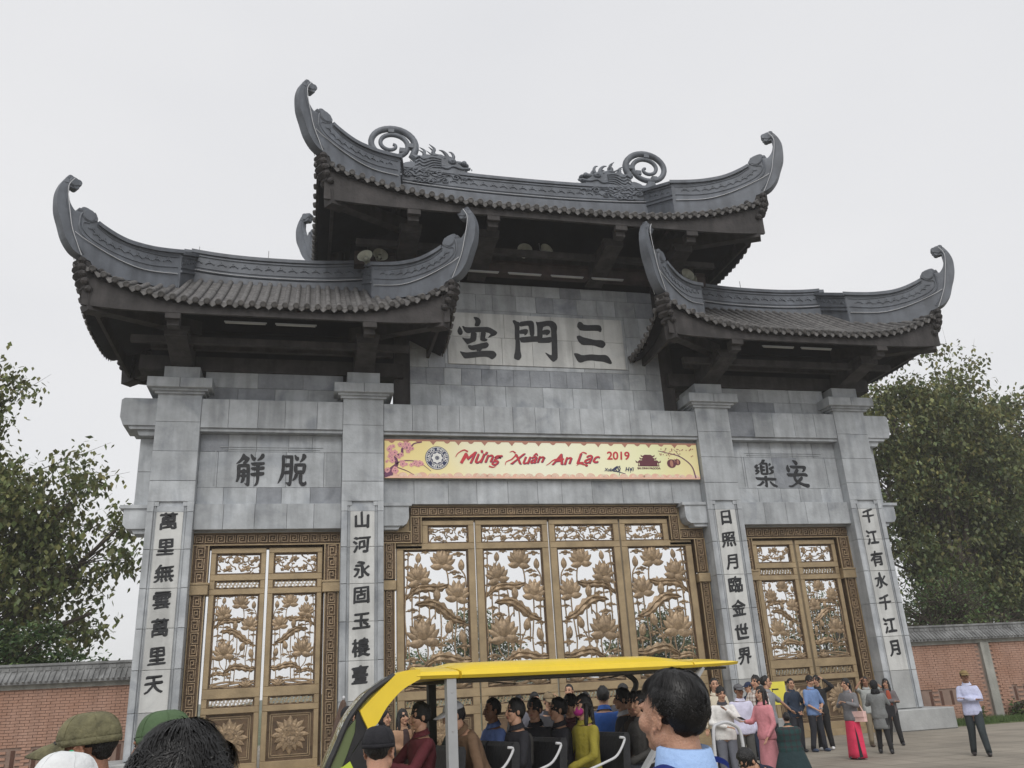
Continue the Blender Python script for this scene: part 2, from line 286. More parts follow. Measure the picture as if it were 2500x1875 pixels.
BRUSH={
'kong':[[(-2.102,13.054),(-1.989,13.053),(-1.911,13.022),(-1.861,12.946),(-1.857,12.874),(-1.901,12.772),(-1.949,12.724),(-2.042,12.729),(-2.067,12.771),(-2.029,12.88),(-2.04,12.95)],[(-2.556,12.717),(-2.493,12.614),(-2.455,12.518),(-2.473,12.432),(-2.54,12.394),(-2.604,12.433),(-2.633,12.537),(-2.597,12.637)],[(-2.48,12.714),(-2.424,12.717),(-2.373,12.677),(-2.123,12.687),(-1.857,12.71),(-1.631,12.725),(-1.513,12.678),(-1.344,12.572),(-1.333,12.523),(-1.39,12.449),(-1.526,12.393),(-1.654,12.338),(-1.604,12.418),(-1.549,12.47),(-1.6,12.517),(-1.731,12.546),(-2.05,12.523),(-2.182,12.503),(-2.275,12.473),(-2.34,12.488),(-2.404,12.548)],[(-2.195,12.516),(-2.024,12.511),(-2.006,12.455),(-2.034,12.242),(-2.089,12.198),(-2.195,12.151),(-2.322,12.087),(-2.378,12.157),(-2.428,12.224),(-2.49,12.326),(-2.387,12.289),(-2.295,12.286),(-2.216,12.304)],[(-1.871,12.546),(-1.731,12.546),(-1.707,12.498),(-1.724,12.412),(-1.748,12.326),(-1.657,12.288),(-1.685,12.238),(-1.759,12.21),(-1.851,12.223),(-1.909,12.262),(-1.891,12.376)],[(-2.317,12.048),(-2.251,12.072),(-2.186,12.051),(-2.04,12.095),(-1.881,12.144),(-1.761,12.178),(-1.687,12.191),(-1.631,12.128),(-1.641,12.05),(-1.716,11.984),(-1.862,11.959),(-1.885,11.886),(-2.042,11.872),(-2.034,11.928),(-2.126,11.896),(-2.204,11.907),(-2.281,11.959)],[(-2.583,11.849),(-2.481,11.821),(-2.364,11.807),(-2.155,11.835),(-1.892,11.878),(-1.667,11.902),(-1.482,11.9),(-1.419,11.836),(-1.392,11.767),(-1.426,11.696),(-1.536,11.606),(-1.587,11.627),(-1.651,11.673),(-1.768,11.696),(-1.978,11.674),(-2.188,11.637),(-2.397,11.608),(-2.461,11.64)]],
'men':[[(-0.797,13.002),(-0.729,13.013),(-0.664,12.965),(-0.583,12.948),(-0.581,12.869),(-0.611,12.351),(-0.598,12.224),(-0.604,11.941),(-0.573,11.731),(-0.674,11.601),(-0.825,11.658),(-0.825,11.763),(-0.776,11.933),(-0.742,12.288),(-0.768,12.358),(-0.74,12.817),(-0.806,12.958)],[(-0.596,12.955),(-0.196,13.031),(-0.116,12.994),(-0.086,12.923),(-0.102,12.468),(-0.249,12.454),(-0.265,12.798),(-0.289,12.848),(-0.593,12.782)],[(-0.599,12.666),(-0.365,12.724),(-0.3,12.681),(-0.327,12.565),(-0.392,12.497),(-0.447,12.487),(-0.43,12.545),(-0.607,12.53)],[(-0.614,12.405),(-0.259,12.461),(-0.101,12.475),(-0.006,12.48),(0.085,12.47),(0.071,12.254),(-0.038,12.292),(-0.558,12.219),(-0.605,12.337)],[(-0.033,12.999),(0.034,12.976),(0.12,12.992),(0.401,13.053),(0.539,13.05),(0.645,12.976),(0.686,12.876),(0.687,12.803),(0.656,12.656),(0.664,12.497),(0.631,11.866),(0.623,11.709),(0.489,11.605),(0.422,11.631),(0.26,11.836),(0.212,11.926),(0.343,11.854),(0.423,11.822),(0.443,11.915),(0.461,12.258),(0.464,12.488),(0.481,12.633),(0.478,12.778),(0.428,12.855),(0.346,12.866),(0.19,12.807),(0.162,12.387),(-0.016,12.379),(0.012,12.812)],[(0.181,12.705),(0.378,12.737),(0.444,12.689),(0.424,12.601),(0.308,12.516),(0.297,12.559),(0.17,12.546)],[(0.0,12.423),(0.247,12.434),(0.471,12.488),(0.469,12.272),(0.07,12.247),(-0.011,12.251)]],
'san':[[(1.449,13.062),(1.534,13.066),(1.63,12.953),(2.136,12.987),(2.204,12.953),(2.233,12.836),(2.182,12.716),(2.088,12.778),(1.493,12.748),(1.402,12.839),(1.379,12.896),(1.401,13.0)],[(1.318,12.536),(1.436,12.581),(1.543,12.517),(1.722,12.482),(1.958,12.435),(2.213,12.442),(2.291,12.37),(2.318,12.284),(2.214,12.156),(2.089,12.179),(1.939,12.231),(1.786,12.246),(1.497,12.233),(1.388,12.343)],[(1.179,11.917),(1.229,11.936),(1.312,11.934),(1.473,11.865),(1.7,11.91),(1.84,11.916),(2.049,11.903),(2.276,11.92),(2.382,11.852),(2.475,11.655),(2.449,11.604),(2.372,11.608),(2.168,11.679),(1.959,11.685),(1.793,11.707),(1.611,11.692),(1.395,11.605),(1.301,11.637)]],
'jie':[[(-8.898,8.412),(-8.861,8.42),(-8.811,8.356),(-8.713,8.3),(-8.706,8.255),(-8.749,8.175),(-8.799,8.13),(-8.903,8.129),(-8.835,8.22),(-8.867,8.236),(-8.946,8.151),(-9.079,8.103),(-8.982,8.23),(-8.934,8.309)],[(-9.046,8.083),(-8.942,8.083),(-8.929,7.837),(-8.952,7.692),(-8.993,7.598),(-9.055,7.598),(-9.033,7.67),(-9.027,7.837)],[(-8.895,7.983),(-8.801,7.972),(-8.805,7.66),(-8.852,7.582),(-8.924,7.565),(-8.907,7.637),(-8.888,7.748)],[(-8.787,8.096),(-8.736,8.125),(-8.687,8.086),(-8.673,7.616),(-8.677,7.505),(-8.712,7.473),(-8.765,7.493),(-8.831,7.571),(-8.768,7.549),(-8.767,7.726)],[(-9.037,8.094),(-8.934,8.117),(-8.725,8.125),(-8.689,8.029),(-8.928,8.016),(-9.032,8.015)],[(-8.955,7.938),(-8.747,7.95),(-8.743,7.861),(-8.95,7.848)],[(-8.948,7.815),(-8.751,7.816),(-8.747,7.738),(-8.944,7.737)],[(-8.697,8.397),(-8.656,8.405),(-8.6,8.335),(-8.566,8.302),(-8.53,8.308),(-8.551,8.217),(-8.603,8.205),(-8.659,8.255)],[(-8.392,8.417),(-8.329,8.42),(-8.3,8.367),(-8.323,8.293),(-8.394,8.235),(-8.488,8.206),(-8.502,8.228),(-8.43,8.326)],[(-8.664,8.159),(-8.307,8.179),(-8.289,8.134),(-8.314,8.089),(-8.617,8.064),(-8.667,8.12)],[(-8.657,8.018),(-8.532,8.03),(-8.301,8.055),(-8.286,7.998),(-8.307,7.947),(-8.61,7.929),(-8.66,7.973)],[(-8.669,7.85),(-8.524,7.873),(-8.304,7.891),(-8.286,7.841),(-8.32,7.784),(-8.612,7.758),(-8.667,7.805)],[(-8.538,8.155),(-8.422,8.156),(-8.423,7.84),(-8.425,7.661),(-8.455,7.527),(-8.535,7.474),(-8.555,7.488),(-8.501,7.616),(-8.517,7.839)]],
'tuo':[[(-7.842,8.366),(-7.784,8.39),(-7.74,8.356),(-7.742,7.844),(-7.78,7.731),(-7.849,7.618),(-7.92,7.545),(-7.926,7.562),(-7.847,7.821),(-7.825,8.07)],[(-7.784,8.378),(-7.526,8.381),(-7.512,8.278),(-7.748,8.293)],[(-7.609,8.3),(-7.612,8.38),(-7.526,8.381),(-7.514,8.324),(-7.511,7.958),(-7.541,7.586),(-7.559,7.496),(-7.611,7.482),(-7.666,7.518),(-7.722,7.607),(-7.647,7.585),(-7.616,7.619),(-7.624,7.958)],[(-7.753,8.139),(-7.604,8.151),(-7.601,8.06),(-7.685,8.02),(-7.75,8.059)],[(-7.766,7.911),(-7.596,7.941),(-7.603,7.833),(-7.762,7.821)],[(-7.494,8.387),(-7.462,8.399),(-7.406,8.336),(-7.357,8.325),(-7.36,8.245),(-7.413,8.212),(-7.468,8.255)],[(-7.269,8.424),(-7.215,8.433),(-7.154,8.373),(-7.157,8.316),(-7.22,8.235),(-7.315,8.174),(-7.342,8.182),(-7.286,8.292),(-7.273,8.372)],[(-7.496,8.118),(-7.453,8.141),(-7.239,8.154),(-7.162,8.132),(-7.171,8.058),(-7.407,8.05)],[(-7.495,8.106),(-7.397,8.073),(-7.387,7.914),(-7.443,7.845),(-7.494,7.924)],[(-7.252,8.074),(-7.156,8.109),(-7.149,8.052),(-7.172,7.915),(-7.213,7.841),(-7.264,7.937)],[(-7.446,7.925),(-7.264,7.949),(-7.197,7.869),(-7.218,7.835),(-7.443,7.84)],[(-7.465,7.845),(-7.368,7.834),(-7.386,7.744),(-7.448,7.676),(-7.5,7.636),(-7.532,7.647),(-7.482,7.743)],[(-7.352,7.835),(-7.245,7.835),(-7.254,7.62),(-7.232,7.586),(-7.189,7.592),(-7.158,7.632),(-7.13,7.587),(-7.133,7.53),(-7.196,7.485),(-7.26,7.485),(-7.326,7.541),(-7.356,7.631)]],
'le':[[(7.3,8.398),(7.409,8.399),(7.407,8.354),(7.362,8.303),(7.303,8.274),(7.211,8.229),(7.119,8.222),(7.218,8.274),(7.284,8.341)],[(7.193,8.229),(7.297,8.241),(7.275,7.972),(7.212,7.889),(7.18,7.944)],[(7.413,8.286),(7.476,8.298),(7.488,8.231),(7.466,7.896),(7.382,7.895)],[(7.282,8.297),(7.476,8.298),(7.464,8.231),(7.271,8.229)],[(7.273,8.173),(7.37,8.174),(7.36,8.118),(7.264,8.117)],[(7.27,8.084),(7.376,8.073),(7.353,8.006),(7.269,8.006)],[(7.224,7.955),(7.477,7.957),(7.452,7.884),(7.211,7.881)],[(7.08,8.239),(7.135,8.206),(7.095,8.15),(7.159,8.139),(7.172,8.105),(7.088,8.071),(7.152,8.027),(7.163,7.983),(7.06,7.905),(6.992,7.893),(6.993,7.937),(7.071,7.971),(6.997,7.993),(7.012,8.049),(7.054,8.082),(6.995,8.126),(7.001,8.182)],[(7.547,8.288),(7.607,8.254),(7.593,8.209),(7.515,8.175),(7.513,8.231)],[(7.505,8.119),(7.674,8.187),(7.697,8.143),(7.671,8.098),(7.592,8.064),(7.667,8.042),(7.665,7.964),(7.59,7.919),(7.478,7.896),(7.472,7.929),(7.566,7.985),(7.572,8.019),(7.499,8.085)],[(6.965,7.804),(7.078,7.805),(7.687,7.785),(7.724,7.752),(7.696,7.697),(7.026,7.705)],[(7.296,7.85),(7.398,7.851),(7.386,7.784),(7.378,7.563),(7.37,7.486),(7.331,7.469),(7.247,7.535),(7.296,7.541),(7.302,7.784)],[(7.203,7.695),(7.279,7.651),(7.262,7.618),(7.113,7.518),(6.995,7.524),(6.993,7.546),(7.114,7.595)],[(7.449,7.663),(7.499,7.674),(7.559,7.608),(7.741,7.514),(7.719,7.492),(7.587,7.492),(7.526,7.552)]],
'an':[[(8.4,8.386),(8.469,8.392),(8.56,8.353),(8.597,8.285),(8.567,8.228),(8.51,8.217),(8.471,8.273)],[(8.194,8.231),(8.223,8.226),(8.239,8.147),(8.28,8.068),(8.253,7.989),(8.206,7.967),(8.159,8.011),(8.137,8.124)],[(8.269,8.209),(8.506,8.2),(8.803,8.202),(8.871,8.174),(8.873,8.117),(8.818,8.027),(8.761,7.987),(8.688,7.99),(8.753,8.071),(8.736,8.111),(8.318,8.108)],[(8.128,7.944),(8.214,7.944),(8.506,7.94),(8.817,7.959),(8.88,7.903),(8.89,7.858),(8.854,7.83),(8.736,7.857),(8.192,7.827),(8.132,7.899)],[(8.486,8.092),(8.537,8.104),(8.592,8.037),(8.541,7.991),(8.47,7.878),(8.429,7.789),(8.485,7.699),(8.575,7.655),(8.711,7.6),(8.893,7.589),(8.898,7.489),(8.806,7.461),(8.681,7.51),(8.513,7.588),(8.403,7.655),(8.359,7.744),(8.354,7.844),(8.401,7.968)],[(8.66,7.846),(8.698,7.79),(8.661,7.722),(8.575,7.655),(8.38,7.532),(8.248,7.476),(8.153,7.487),(8.119,7.532),(8.261,7.543),(8.371,7.61),(8.485,7.699),(8.607,7.823)]],
}

def brush_char(key, y, parent):
    b = MB()
    for k, pl in enumerate(BRUSH[key]):
        n = len(pl); q = []
        for i in range(n):           # soften corners once
            a, c = pl[i], pl[(i+1) % n]; q += [(a[0]*.8+c[0]*.2, a[1]*.8+c[1]*.2), (a[0]*.2+c[0]*.8, a[1]*.2+c[1]*.8)]
        b.poly(q, lambda u, v, k=k: (u, y-.014-k*.0006, v), lambda u, v: (u, y+.01, v))
    return b.build('character', INK, parent)

# ---- columns
INS = {-10.64: '萬里無雲萬里天', -5.575: '山河永固玉樓臺', 5.575: '日照月臨金世界', 10.64: '千江有水千江月'}
CW = .585
for cx, ins in INS.items():
    colm = MB().box(cx-CW+.02, cx+CW-.02, .07, 1.18, .5, 10.05).build('column', SLAB, gate)
    zs = [.62, 1.7, 2.7, 3.7, 4.7, 5.7, 6.7]
    for k, (z0, z1) in enumerate(zip(zs, zs[1:])):
        b = MB(); g = .006
        b.box(cx-CW, cx+CW, .06, 1.2, z0+g, z1-g)
        for sx in (-1, 1):
            xa, xb = sorted((cx+sx*.42, cx+sx*CW)); b.box(xa, xb, 0, .06, z0+g, z1-g, .01)
            xa, xb = sorted((cx+sx*.375, cx+sx*.395)); b.box(xa, xb, .035, .06, z0+g, z1-g)
        b.build('stone_block', STONE, colm)
        stone_box(colm, cx-.34, cx+.34, .018, .06, z0, z1, PALE if k else SLAB, 'inscription_panel', .005, .008)
    b = MB(); b.box(cx-CW, cx+CW, .06, 1.2, 6.706, 7.544); b.box(cx-CW, cx+CW, 0, .06, 6.98, 7.544, .01)
    for sx in (-1, 1):
        xa, xb = sorted((cx+sx*.42, cx+sx*CW)); b.box(xa, xb, 0, .06, 6.706, 6.98)
        xa, xb = sorted((cx+sx*.3, cx+sx*.42)); b.box(xa, xb, .02, .06, 6.86, 6.98)
        xa, xb = sorted((cx+sx*.375, cx+sx*.395)); b.box(xa, xb, .035, .06, 6.706, 6.86)
    b.box(cx-.34, cx+.34, .03, .06, 6.706, 6.86); b.build('stone_block', STONE, colm)
    zs = [7.55, 8.38, 9.22, 10.05]
    for z0, z1 in zip(zs, zs[1:]): stone_box(colm, cx-CW, cx+CW, 0, 1.2, z0, z1)
    # capital
    b = MB(); b.box(cx-.66, cx+.66, -.08, 1.28, 10.02, 10.1); b.box(cx-.74, cx+.74, -.16, 1.36, 10.09, 10.16); b.build('capital_moulding', STONE, colm)
    for a, c in ((cx-.86, cx), (cx, cx+.86)): stone_box(colm, a, c, -.27, 1.47, 10.15, 10.45, STONE, 'capital_block', .004, .015)
    stone_box(colm, cx-.48, cx+.48, .0, 1.2, 10.44, 10.86)
    for k, chx in enumerate(ins):
        text_obj('character', chx, cx-.02+random.uniform(-.015, .015), .018, 6.45-.683*k, .49, INK, colm, thick=.011, nib=.018, wob=.075, sx=random.uniform(.9, 1.0), depth=.006)
    # plinth
    inn = 1 if cx < 0 else -1; outer = abs(cx) > 8
    xo = cx-inn*(1.3 if outer else .72); xi = cx+inn*.72
    a, c = sorted((xo, xi)); stone_box(colm, a, c, -.42, 1.7, .0, .6, SLAB, 'plinth', 0, .03)

# ---- side bays
for s in (-1, 1):
    x0, x1 = (-10.055, -6.16) if s < 0 else (6.16, 10.055)
    wl = core('side_wall', x0, x1, .42, 1.18, 6.2, 10.9)
    courses(wl, x0, x1, [(6.24, 6.95, 5)], .16, .3)
    courses(wl, x0, x1, [(6.95, 7.44, 5)], .33, .2)
    courses(wl, x0+.5, x1-.5, [(7.44, 8.47, 3)], .335, .2)
    for a, c in ((x0, x0+.5), (x1-.5, x1)): courses(wl, a, c, [(7.44, 8.47, 1)], .345, .2)
    courses(wl, x0, x1, [(8.47, 8.98, 5)], .345, .2)
    b = MB()
    for d in (0, .07): b.box(x0+.62-d*1.2, x1-.62+d*1.2, .325, .345, 8.53+d, 8.545+d)
    for q in (x0+.42, x1-.44): b.box(q, q+.02, .325, .345, 7.5, 8.5)
    b.build('panel_moulding', STONE, wl)
    bm_ = core('beam', x0, x1, .1, 1.1, 9.02, 9.88, STONE)
    courses(bm_, x0, x1, [(9.07, 9.92, 5)], .02, .3)
    MB().box(x0, x1, .08, .4, 8.98, 9.07).build('beam_moulding', STONE, bm_)
    courses(wl, x0, x1, [(9.92, 10.4, 4), (10.4, 10.9, 3)], .4, .2, dark=.35)
    # outer ends of the beam, corbels
    xe = -11.22 if s < 0 else 11.225; d = -1 if s < 0 else 1
    be = MB()
    be.poly([(0, 9.9), (.86, 9.9), (.93, 9.84), (.93, 9.35), (.84, 9.12), (0, 9.12)], lambda u, v: (xe+d*u, .05, v), lambda u, v: (xe+d*u, 1.15, v))
    be.poly([(0, 9.12), (.72, 9.12), (.66, 9.02), (0, 9.02)], lambda u, v: (xe+d*u, .1, v), lambda u, v: (xe+d*u, 1.1, v))
    be.poly([(0, 9.02), (.5, 9.02), (.42, 8.86), (0, 8.86)], lambda u, v: (xe+d*u, .18, v), lambda u, v: (xe+d*u, 1.0, v))
    be.build('beam_end', STONE, gate)
    cb = MB()
    cb.poly([(0, 6.93), (.72, 6.93), (.72, 6.84), (0, 6.84)], lambda u, v: (xe+d*u, .2, v), lambda u, v: (xe+d*u, 1.1, v))
    cb.poly([(0, 6.84), (.62, 6.84), (.62, 6.42), (.52, 6.3), (0, 6.3)], lambda u, v: (xe+d*u, .25, v), lambda u, v: (xe+d*u, 1.0, v))
    cb.poly([(0, 6.3), (.4, 6.3), (.34, 6.18), (0, 6.18)], lambda u, v: (xe+d*u, .32, v), lambda u, v: (xe+d*u, .9, v))
    cb.build('corbel', STONE, gate)
    wg = MB(); 
    for z0, z1 in ((6.93, 7.9), (7.9, 8.86)): a, c = sorted((xe, xe+d*.42)); wg.box(a, c, .45, .95, z0+.004, z1-.004, .01)
    wg.build('side_pilaster', STONE, gate)
    xi = d*4.985
    cb = MB()
    cb.poly([(0, 6.95), (.8, 6.95), (.8, 6.86), (0, 6.86)], lambda u, v: (xi-d*u, .08, v), lambda u, v: (xi-d*u, 1.1, v))
    cb.poly([(0, 6.86), (.72, 6.86), (.72, 6.5), (.66, 6.36), (.56, 6.3), (0, 6.3)], lambda u, v: (xi-d*u, .12, v), lambda u, v: (xi-d*u, 1.05, v))
    cb.poly([(0, 6.3), (.48, 6.3), (.42, 6.2), (0, 6.2)], lambda u, v: (xi-d*u, .18, v), lambda u, v: (xi-d*u, 1.0, v))
    cb.build('corbel', STONE, gate)
    # dark timber post beside the centre wall
    a, c = sorted((d*4.15, d*4.62)); MB().box(a, c, .5, 1.0, 9.92, 14.2).build('timber_post', TIMBER, gate)
# ---- centre
cw_ = core('centre_wall', -4.985, 4.985, .4, 1.18, 6.95, 9.95)
courses(cw_, -4.985, 4.985, [(6.95, 7.66, 11), (7.66, 8.98, 8)], .32, .2)
bm_ = core('beam', -4.985, 4.985, .1, 1.1, 9.0, 9.86, STONE)
courses(bm_, -4.985, 4.985, [(9.06, 9.9, 13)], .02, .3)
MB().box(-4.985, 4.985, .08, .4, 8.97, 9.06).build('beam_moulding', STONE, bm_)
uw = core('upper_wall', -4.15, 4.15, .52, 1.1, 9.8, 14.3)
courses(uw, -4.15, 4.15, [(9.9, 10.72, 8)], .45, .2)
courses(uw, -4.15, 4.15, [(10.72, 11.28, 15)], .45, .2, dark=.5)
courses(uw, -4.15, 4.15, [(13.32, 13.9, 12), (13.9, 14.3, 10)], .46, .2, dark=.45)
for a, c in ((-4.15, -3.05), (3.05, 4.15)): courses(uw, a, c, [(11.28, 11.9, 2), (11.9, 12.6, 2), (12.6, 13.32, 2)], .45, .2, dark=.3)
courses(uw, -3.05, 3.05, [(11.28, 11.42, 4), (13.2, 13.32, 4)], .455, .2)
for a, c in ((-3.05, -2.95), (2.95, 3.05)): courses(uw, a, c, [(11.42, 13.2, 1)], .455, .2)
courses(uw, -2.95, 2.95, [(11.42, 12.36, 6), (12.36, 13.2, 7)], .42, .2, PALE, .25)
for k in ('kong', 'men', 'san'): brush_char(k, .42, uw)
lw = [o for o in gate.children if o.name.startswith('side_wall')]
for k in ('jie', 'tuo'): brush_char(k, .335, lw[0])
for k in ('le', 'an'): brush_char(k, .335, lw[1])
# ================================================================== ROOFS
PROF_OUT = [(-.1, .2), (.1, -.02), (.8, -.14), (1.62, -.12), (2.29, -.05), (2.54, -.02), (2.66, .03), (2.87, .13), (3.09, .40), (3.24, .77), (3.36, 1.07), (3.41, 1.36), (3.42, 1.63), (3.36, 1.90), (3.26, 2.12)]
PROF_TIP = [(3.17, 2.22), (3.07, 2.24), (2.95, 2.21), (2.87, 2.10), (2.91, 1.96), (3.03, 1.89), (3.14, 1.90)]
PROF_IN = [(3.15, 1.66), (3.08, 1.42), (2.93, 1.24), (2.86, 1.36), (2.78, 1.37), (2.70, 1.44), (2.58, 1.43), (2.50, 1.37), (2.41, 1.33), (2.38, 1.22), (2.32, 1.14), (2.15, 1.08), (1.82, .99), (1.49, .95), (1.16, .97), (.75, 1.03), (.28, 1.15), (-.1, 1.265)]
def recalc_me(me):
    bm = bmesh.new(); bm.from_mesh(me); bmesh.ops.recalc_face_normals(bm, faces=bm.faces); bm.to_mesh(me); bm.free()
def make_roof(cx, A, B, r, kx, yk, ze, h, rtop, L, ss, name, label, zoff, side_x):
    cx = float(cx)
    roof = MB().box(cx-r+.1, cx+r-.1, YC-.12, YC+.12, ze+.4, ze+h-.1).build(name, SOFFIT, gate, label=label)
    def lift(a, full, st): return L*(max(0, (abs(a)-st)/(full-st)))**2.6
    def zf(dx, yo):
        ax, ay = abs(dx), abs(yo); vf = 1-ay/B
        vs = 9 if ax <= kx else (A-ax)/(A-kx)*(1-yk/B)
        if vs < vf: v = vs; l = lift(ay, B, .2)
        else: v = vf; l = lift(ax, A, 1.0)
        return ze+l*(1-v)**.8+h*max(v, 0)**1.08
    def FP(dx, yo, dz=0): return Vector((cx+dx, YC+yo, zf(dx, yo)+dz))
    def hip_y(ax):   # |yo| on hip line for |dx|
        return 0 if ax <= r else (yk*(ax-r)/(kx-r) if ax < kx else yk+(B-yk)*(ax-kx)/(A-kx))
    # deck / soffit shell
    nx, ny = 44, 26; b = MB(); vs = []
    for dz in (-.03, -.16):
        for j in range(ny+1):
            for i in range(nx+1):
                dx = (i/nx*2-1)*(A-.06); yo = (j/ny*2-1)*(B-.06); vs.append(FP(dx, yo, dz))
    fs = []; N = (nx+1)*(ny+1)
    for j in range(ny):
        for i in range(nx):
            a = j*(nx+1)+i; fs.append((a, a+1, a+nx+2, a+nx+1)); fs.append((N+a, N+a+nx+1, N+a+nx+2, N+a+1))
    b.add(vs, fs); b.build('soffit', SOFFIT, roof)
    # rafters under the soffit
    b = MB(); k = -A+.5
    while k < A-.3:
        if abs(k) < kx: b.bar(FP(k, -B+.2, -.21), FP(k, -.4, -.21), .09, .1)
        k += .52
    b.build('rafter', TIMBER, roof, kind='stuff')
    # tile rows
    sp = .285
    def row(p0, p1, path, idx):
        # path: list of points eave->top ; p0 direction sideways
        sx = (path[-1]-path[0]).normalized().cross(Vector((0, 0, 1))).normalized()
        rd = .078; rings = []
        seg = []; 
        for i in range(len(path)-1):
            seg.append(path[i]); 
        pts = path; b = MB(); n = 6
        for i, p in enumerate(pts):
            t = (pts[min(i+1, len(pts)-1)]-pts[max(i-1, 0)]).normalized(); up = sx.cross(t).normalized(); up = up if up.z > 0 else -up
            rr_ = rd*(1.0 if i % 2 == 0 else .93)
            rings.append([p+sx*(math.cos(math.pi*q/n)*rr_)+up*(math.sin(math.pi*q/n)*rr_+.01) for q in range(n+1)])
        b.loft(rings, caps=False, closed=False)
        # end disc with raised rim
        t = (pts[1]-pts[0]).normalized(); up = sx.cross(t); up = up if up.z > 0 else -up
        c = pts[0]-t*.01+up*.0; m = 10
        ring0 = [c+sx*math.cos(2*math.pi*q/m)*.088+up*math.sin(2*math.pi*q/m)*.088 for q in range(m)]
        ring1 = [q-t*.035 for q in ring0]; ring2 = [c-t*.035+(q-t*.035-c+t*.035)*.75 for q in ring1]; ring3 = [q+t*.012 for q in ring2]
        b.loft([ring0, ring1, ring2, ring3]); o = b.build('cover_tile', TILE, roof); 
        return o
    def pan(pathL, pathR):
        b = MB(); n = 4; m = len(pathL); rings = []
        for i in range(m):
            a, c = pathL[i], pathR[i]
            def arc(dz): return [a.lerp(c, q/n)+Vector((0, 0, -.05*math.sin(math.pi*q/n)+dz)) for q in range(n+1)]
            rings.append(arc(.035)); rings.append(arc(.0))
        b.loft(rings[1:-1] if False else rings, caps=False, closed=False)
        a, c = pathL[0], pathR[0]; mid = a.lerp(c, .5); t = (pathL[1]-pathL[0]).normalized(); s_ = (c-a)
        P = [a+Vector((0, 0, .02)), mid+Vector((0, 0, -.03)), c+Vector((0, 0, .02)), c.lerp(mid, .4)+Vector((0, 0, -.08)), mid+Vector((0, 0, -.16)), a.lerp(mid, .4)+Vector((0, 0, -.08))]
        P = [p-t*.02 for p in P]; b.add(P+[p+t*.02 for p in P], [(0, 1, 4, 5), (1, 2, 3, 4), (6, 11, 10, 7), (7, 10, 9, 8), (0, 5, 11, 6), (5, 4, 10, 11), (4, 3, 9, 10), (3, 2, 8, 9)])
        return b.build('pan_tile', TILE, roof)
    def samp(f, L_, step=.16):
        n = max(2, int(L_/step)); return [f(i/n) for i in range(n+1)]
    nrow = int((2*A-.1)/sp); xs = [(-nrow/2+i)*sp for i in range(nrow+1)]
    E = B+.02
    prev = None
    for dx in xs:
        if abs(dx) > A-.02: continue
        yh = hip_y(abs(dx)); path = samp(lambda t: FP(dx, -(E+(yh-E)*t)), E-yh); 
        if E-yh > .12: row(None, None, path, 0)
    for dx in xs[:-1]:
        m_ = dx+sp/2; yh = max(hip_y(abs(dx)), hip_y(abs(dx+sp)))*.5+min(hip_y(abs(dx)), hip_y(abs(dx+sp)))*.5
        if abs(m_) > A-.1 or E-yh < .12: continue
        n = max(2, int((E-yh)/.13)); ys = [E-.02+(yh-E)*i/n for i in range(n+1)]
        pan([FP(dx, -y, .0) for y in ys], [FP(dx+sp, -y, .0) for y in ys])
    for sgn in (-1, 1):
        ns = int((2*B-.1)/sp); yy = [(-ns/2+i)*sp for i in range(ns+1)]
        def xin(ay): return kx if ay <= yk else kx+(A-kx)*(ay-yk)/(B-yk)
        for yo in yy:
            x1 = xin(abs(yo)); E2 = A+.02
            if E2-x1 > .12: row(None, None, samp(lambda t: FP(sgn*(E2+(x1-E2)*t), yo), E2-x1), 0)
        for yo in yy[:-1]:
            x1 = xin(abs(yo+sp/2)); 
            if A-x1 < .12: continue
            n = max(2, int((A-x1)/.16)); xx = [A-.0+(x1-A)*i/n for i in range(n+1)]
            pan([FP(sgn*x, yo) for x in xx], [FP(sgn*x, yo+sp) for x in xx])
        # gable wall above side slope
        g = MB(); X = cx+sgn*(kx-.12); X2 = cx+sgn*(kx-.25)
        g.poly([(-yk, zf(kx-.01, yk)-.2), (yk, zf(kx-.01, yk)-.2), (0, ze+h+.3)], lambda u, v: (X, YC+u, v), lambda u, v: (X2, YC+u, v)); g.build('gable', TIMBER, roof)
    # fascia boards
    for ax_ in ('f', 'b', 'l', 'r'):
        b = MB(); n = 36; rings = []; in_ = .2 if ax_ in 'fb' else .5
        for i in range(n+1):
            t = i/n*2-1
            if ax_ in 'fb': dx, yo, ox, oy = t*(A-in_), (-1 if ax_ == 'f' else 1)*(B-in_), 0, (-1 if ax_ == 'f' else 1)*.09
            else: dx, yo, ox, oy = (-1 if ax_ == 'l' else 1)*(A-in_), t*(B-in_), (-1 if ax_ == 'l' else 1)*.09, 0
            zt = zf(dx, yo)-.13; zb = ze-.32+.12*abs(t)**6 if ax_ in 'fb' else ze-.22
            p = Vector((cx+dx, YC+yo, 0)); q = Vector((ox, oy, 0))
            rings.append([p+Vector((0, 0, zt)), p+q+Vector((0, 0, zt+.02)), p+q+Vector((0, 0, zb)), p+Vector((0, 0, zb))])
        b.loft(rings); b.build('fascia_board', TIMBER, roof)
    # main ridge
    b = MB(); n = 16; zt = lambda u: rtop+.17*abs(u)**2.5
    zb = ze+h-.25
    def strip(y0, y1, f0, f1, r_=r):
        rings = []
        for i in range(n+1):
            u = i/n*2-1; x = cx+u*r_; rings.append([Vector((x, YC+y0, f0(u))), Vector((x, YC+y1, f0(u))), Vector((x, YC+y1, f1(u))), Vector((x, YC+y0, f1(u)))])
        b.loft(rings)
    strip(-.19, .19, lambda u: zb, lambda u: zt(u)-.1); strip(-.25, .25, lambda u: zt(u)-.11, lambda u: zt(u)); strip(-.22, .22, lambda u: zt(u)-.2, lambda u: zt(u)-.155)
    hb = .62 if h < 2.1 or True else .7
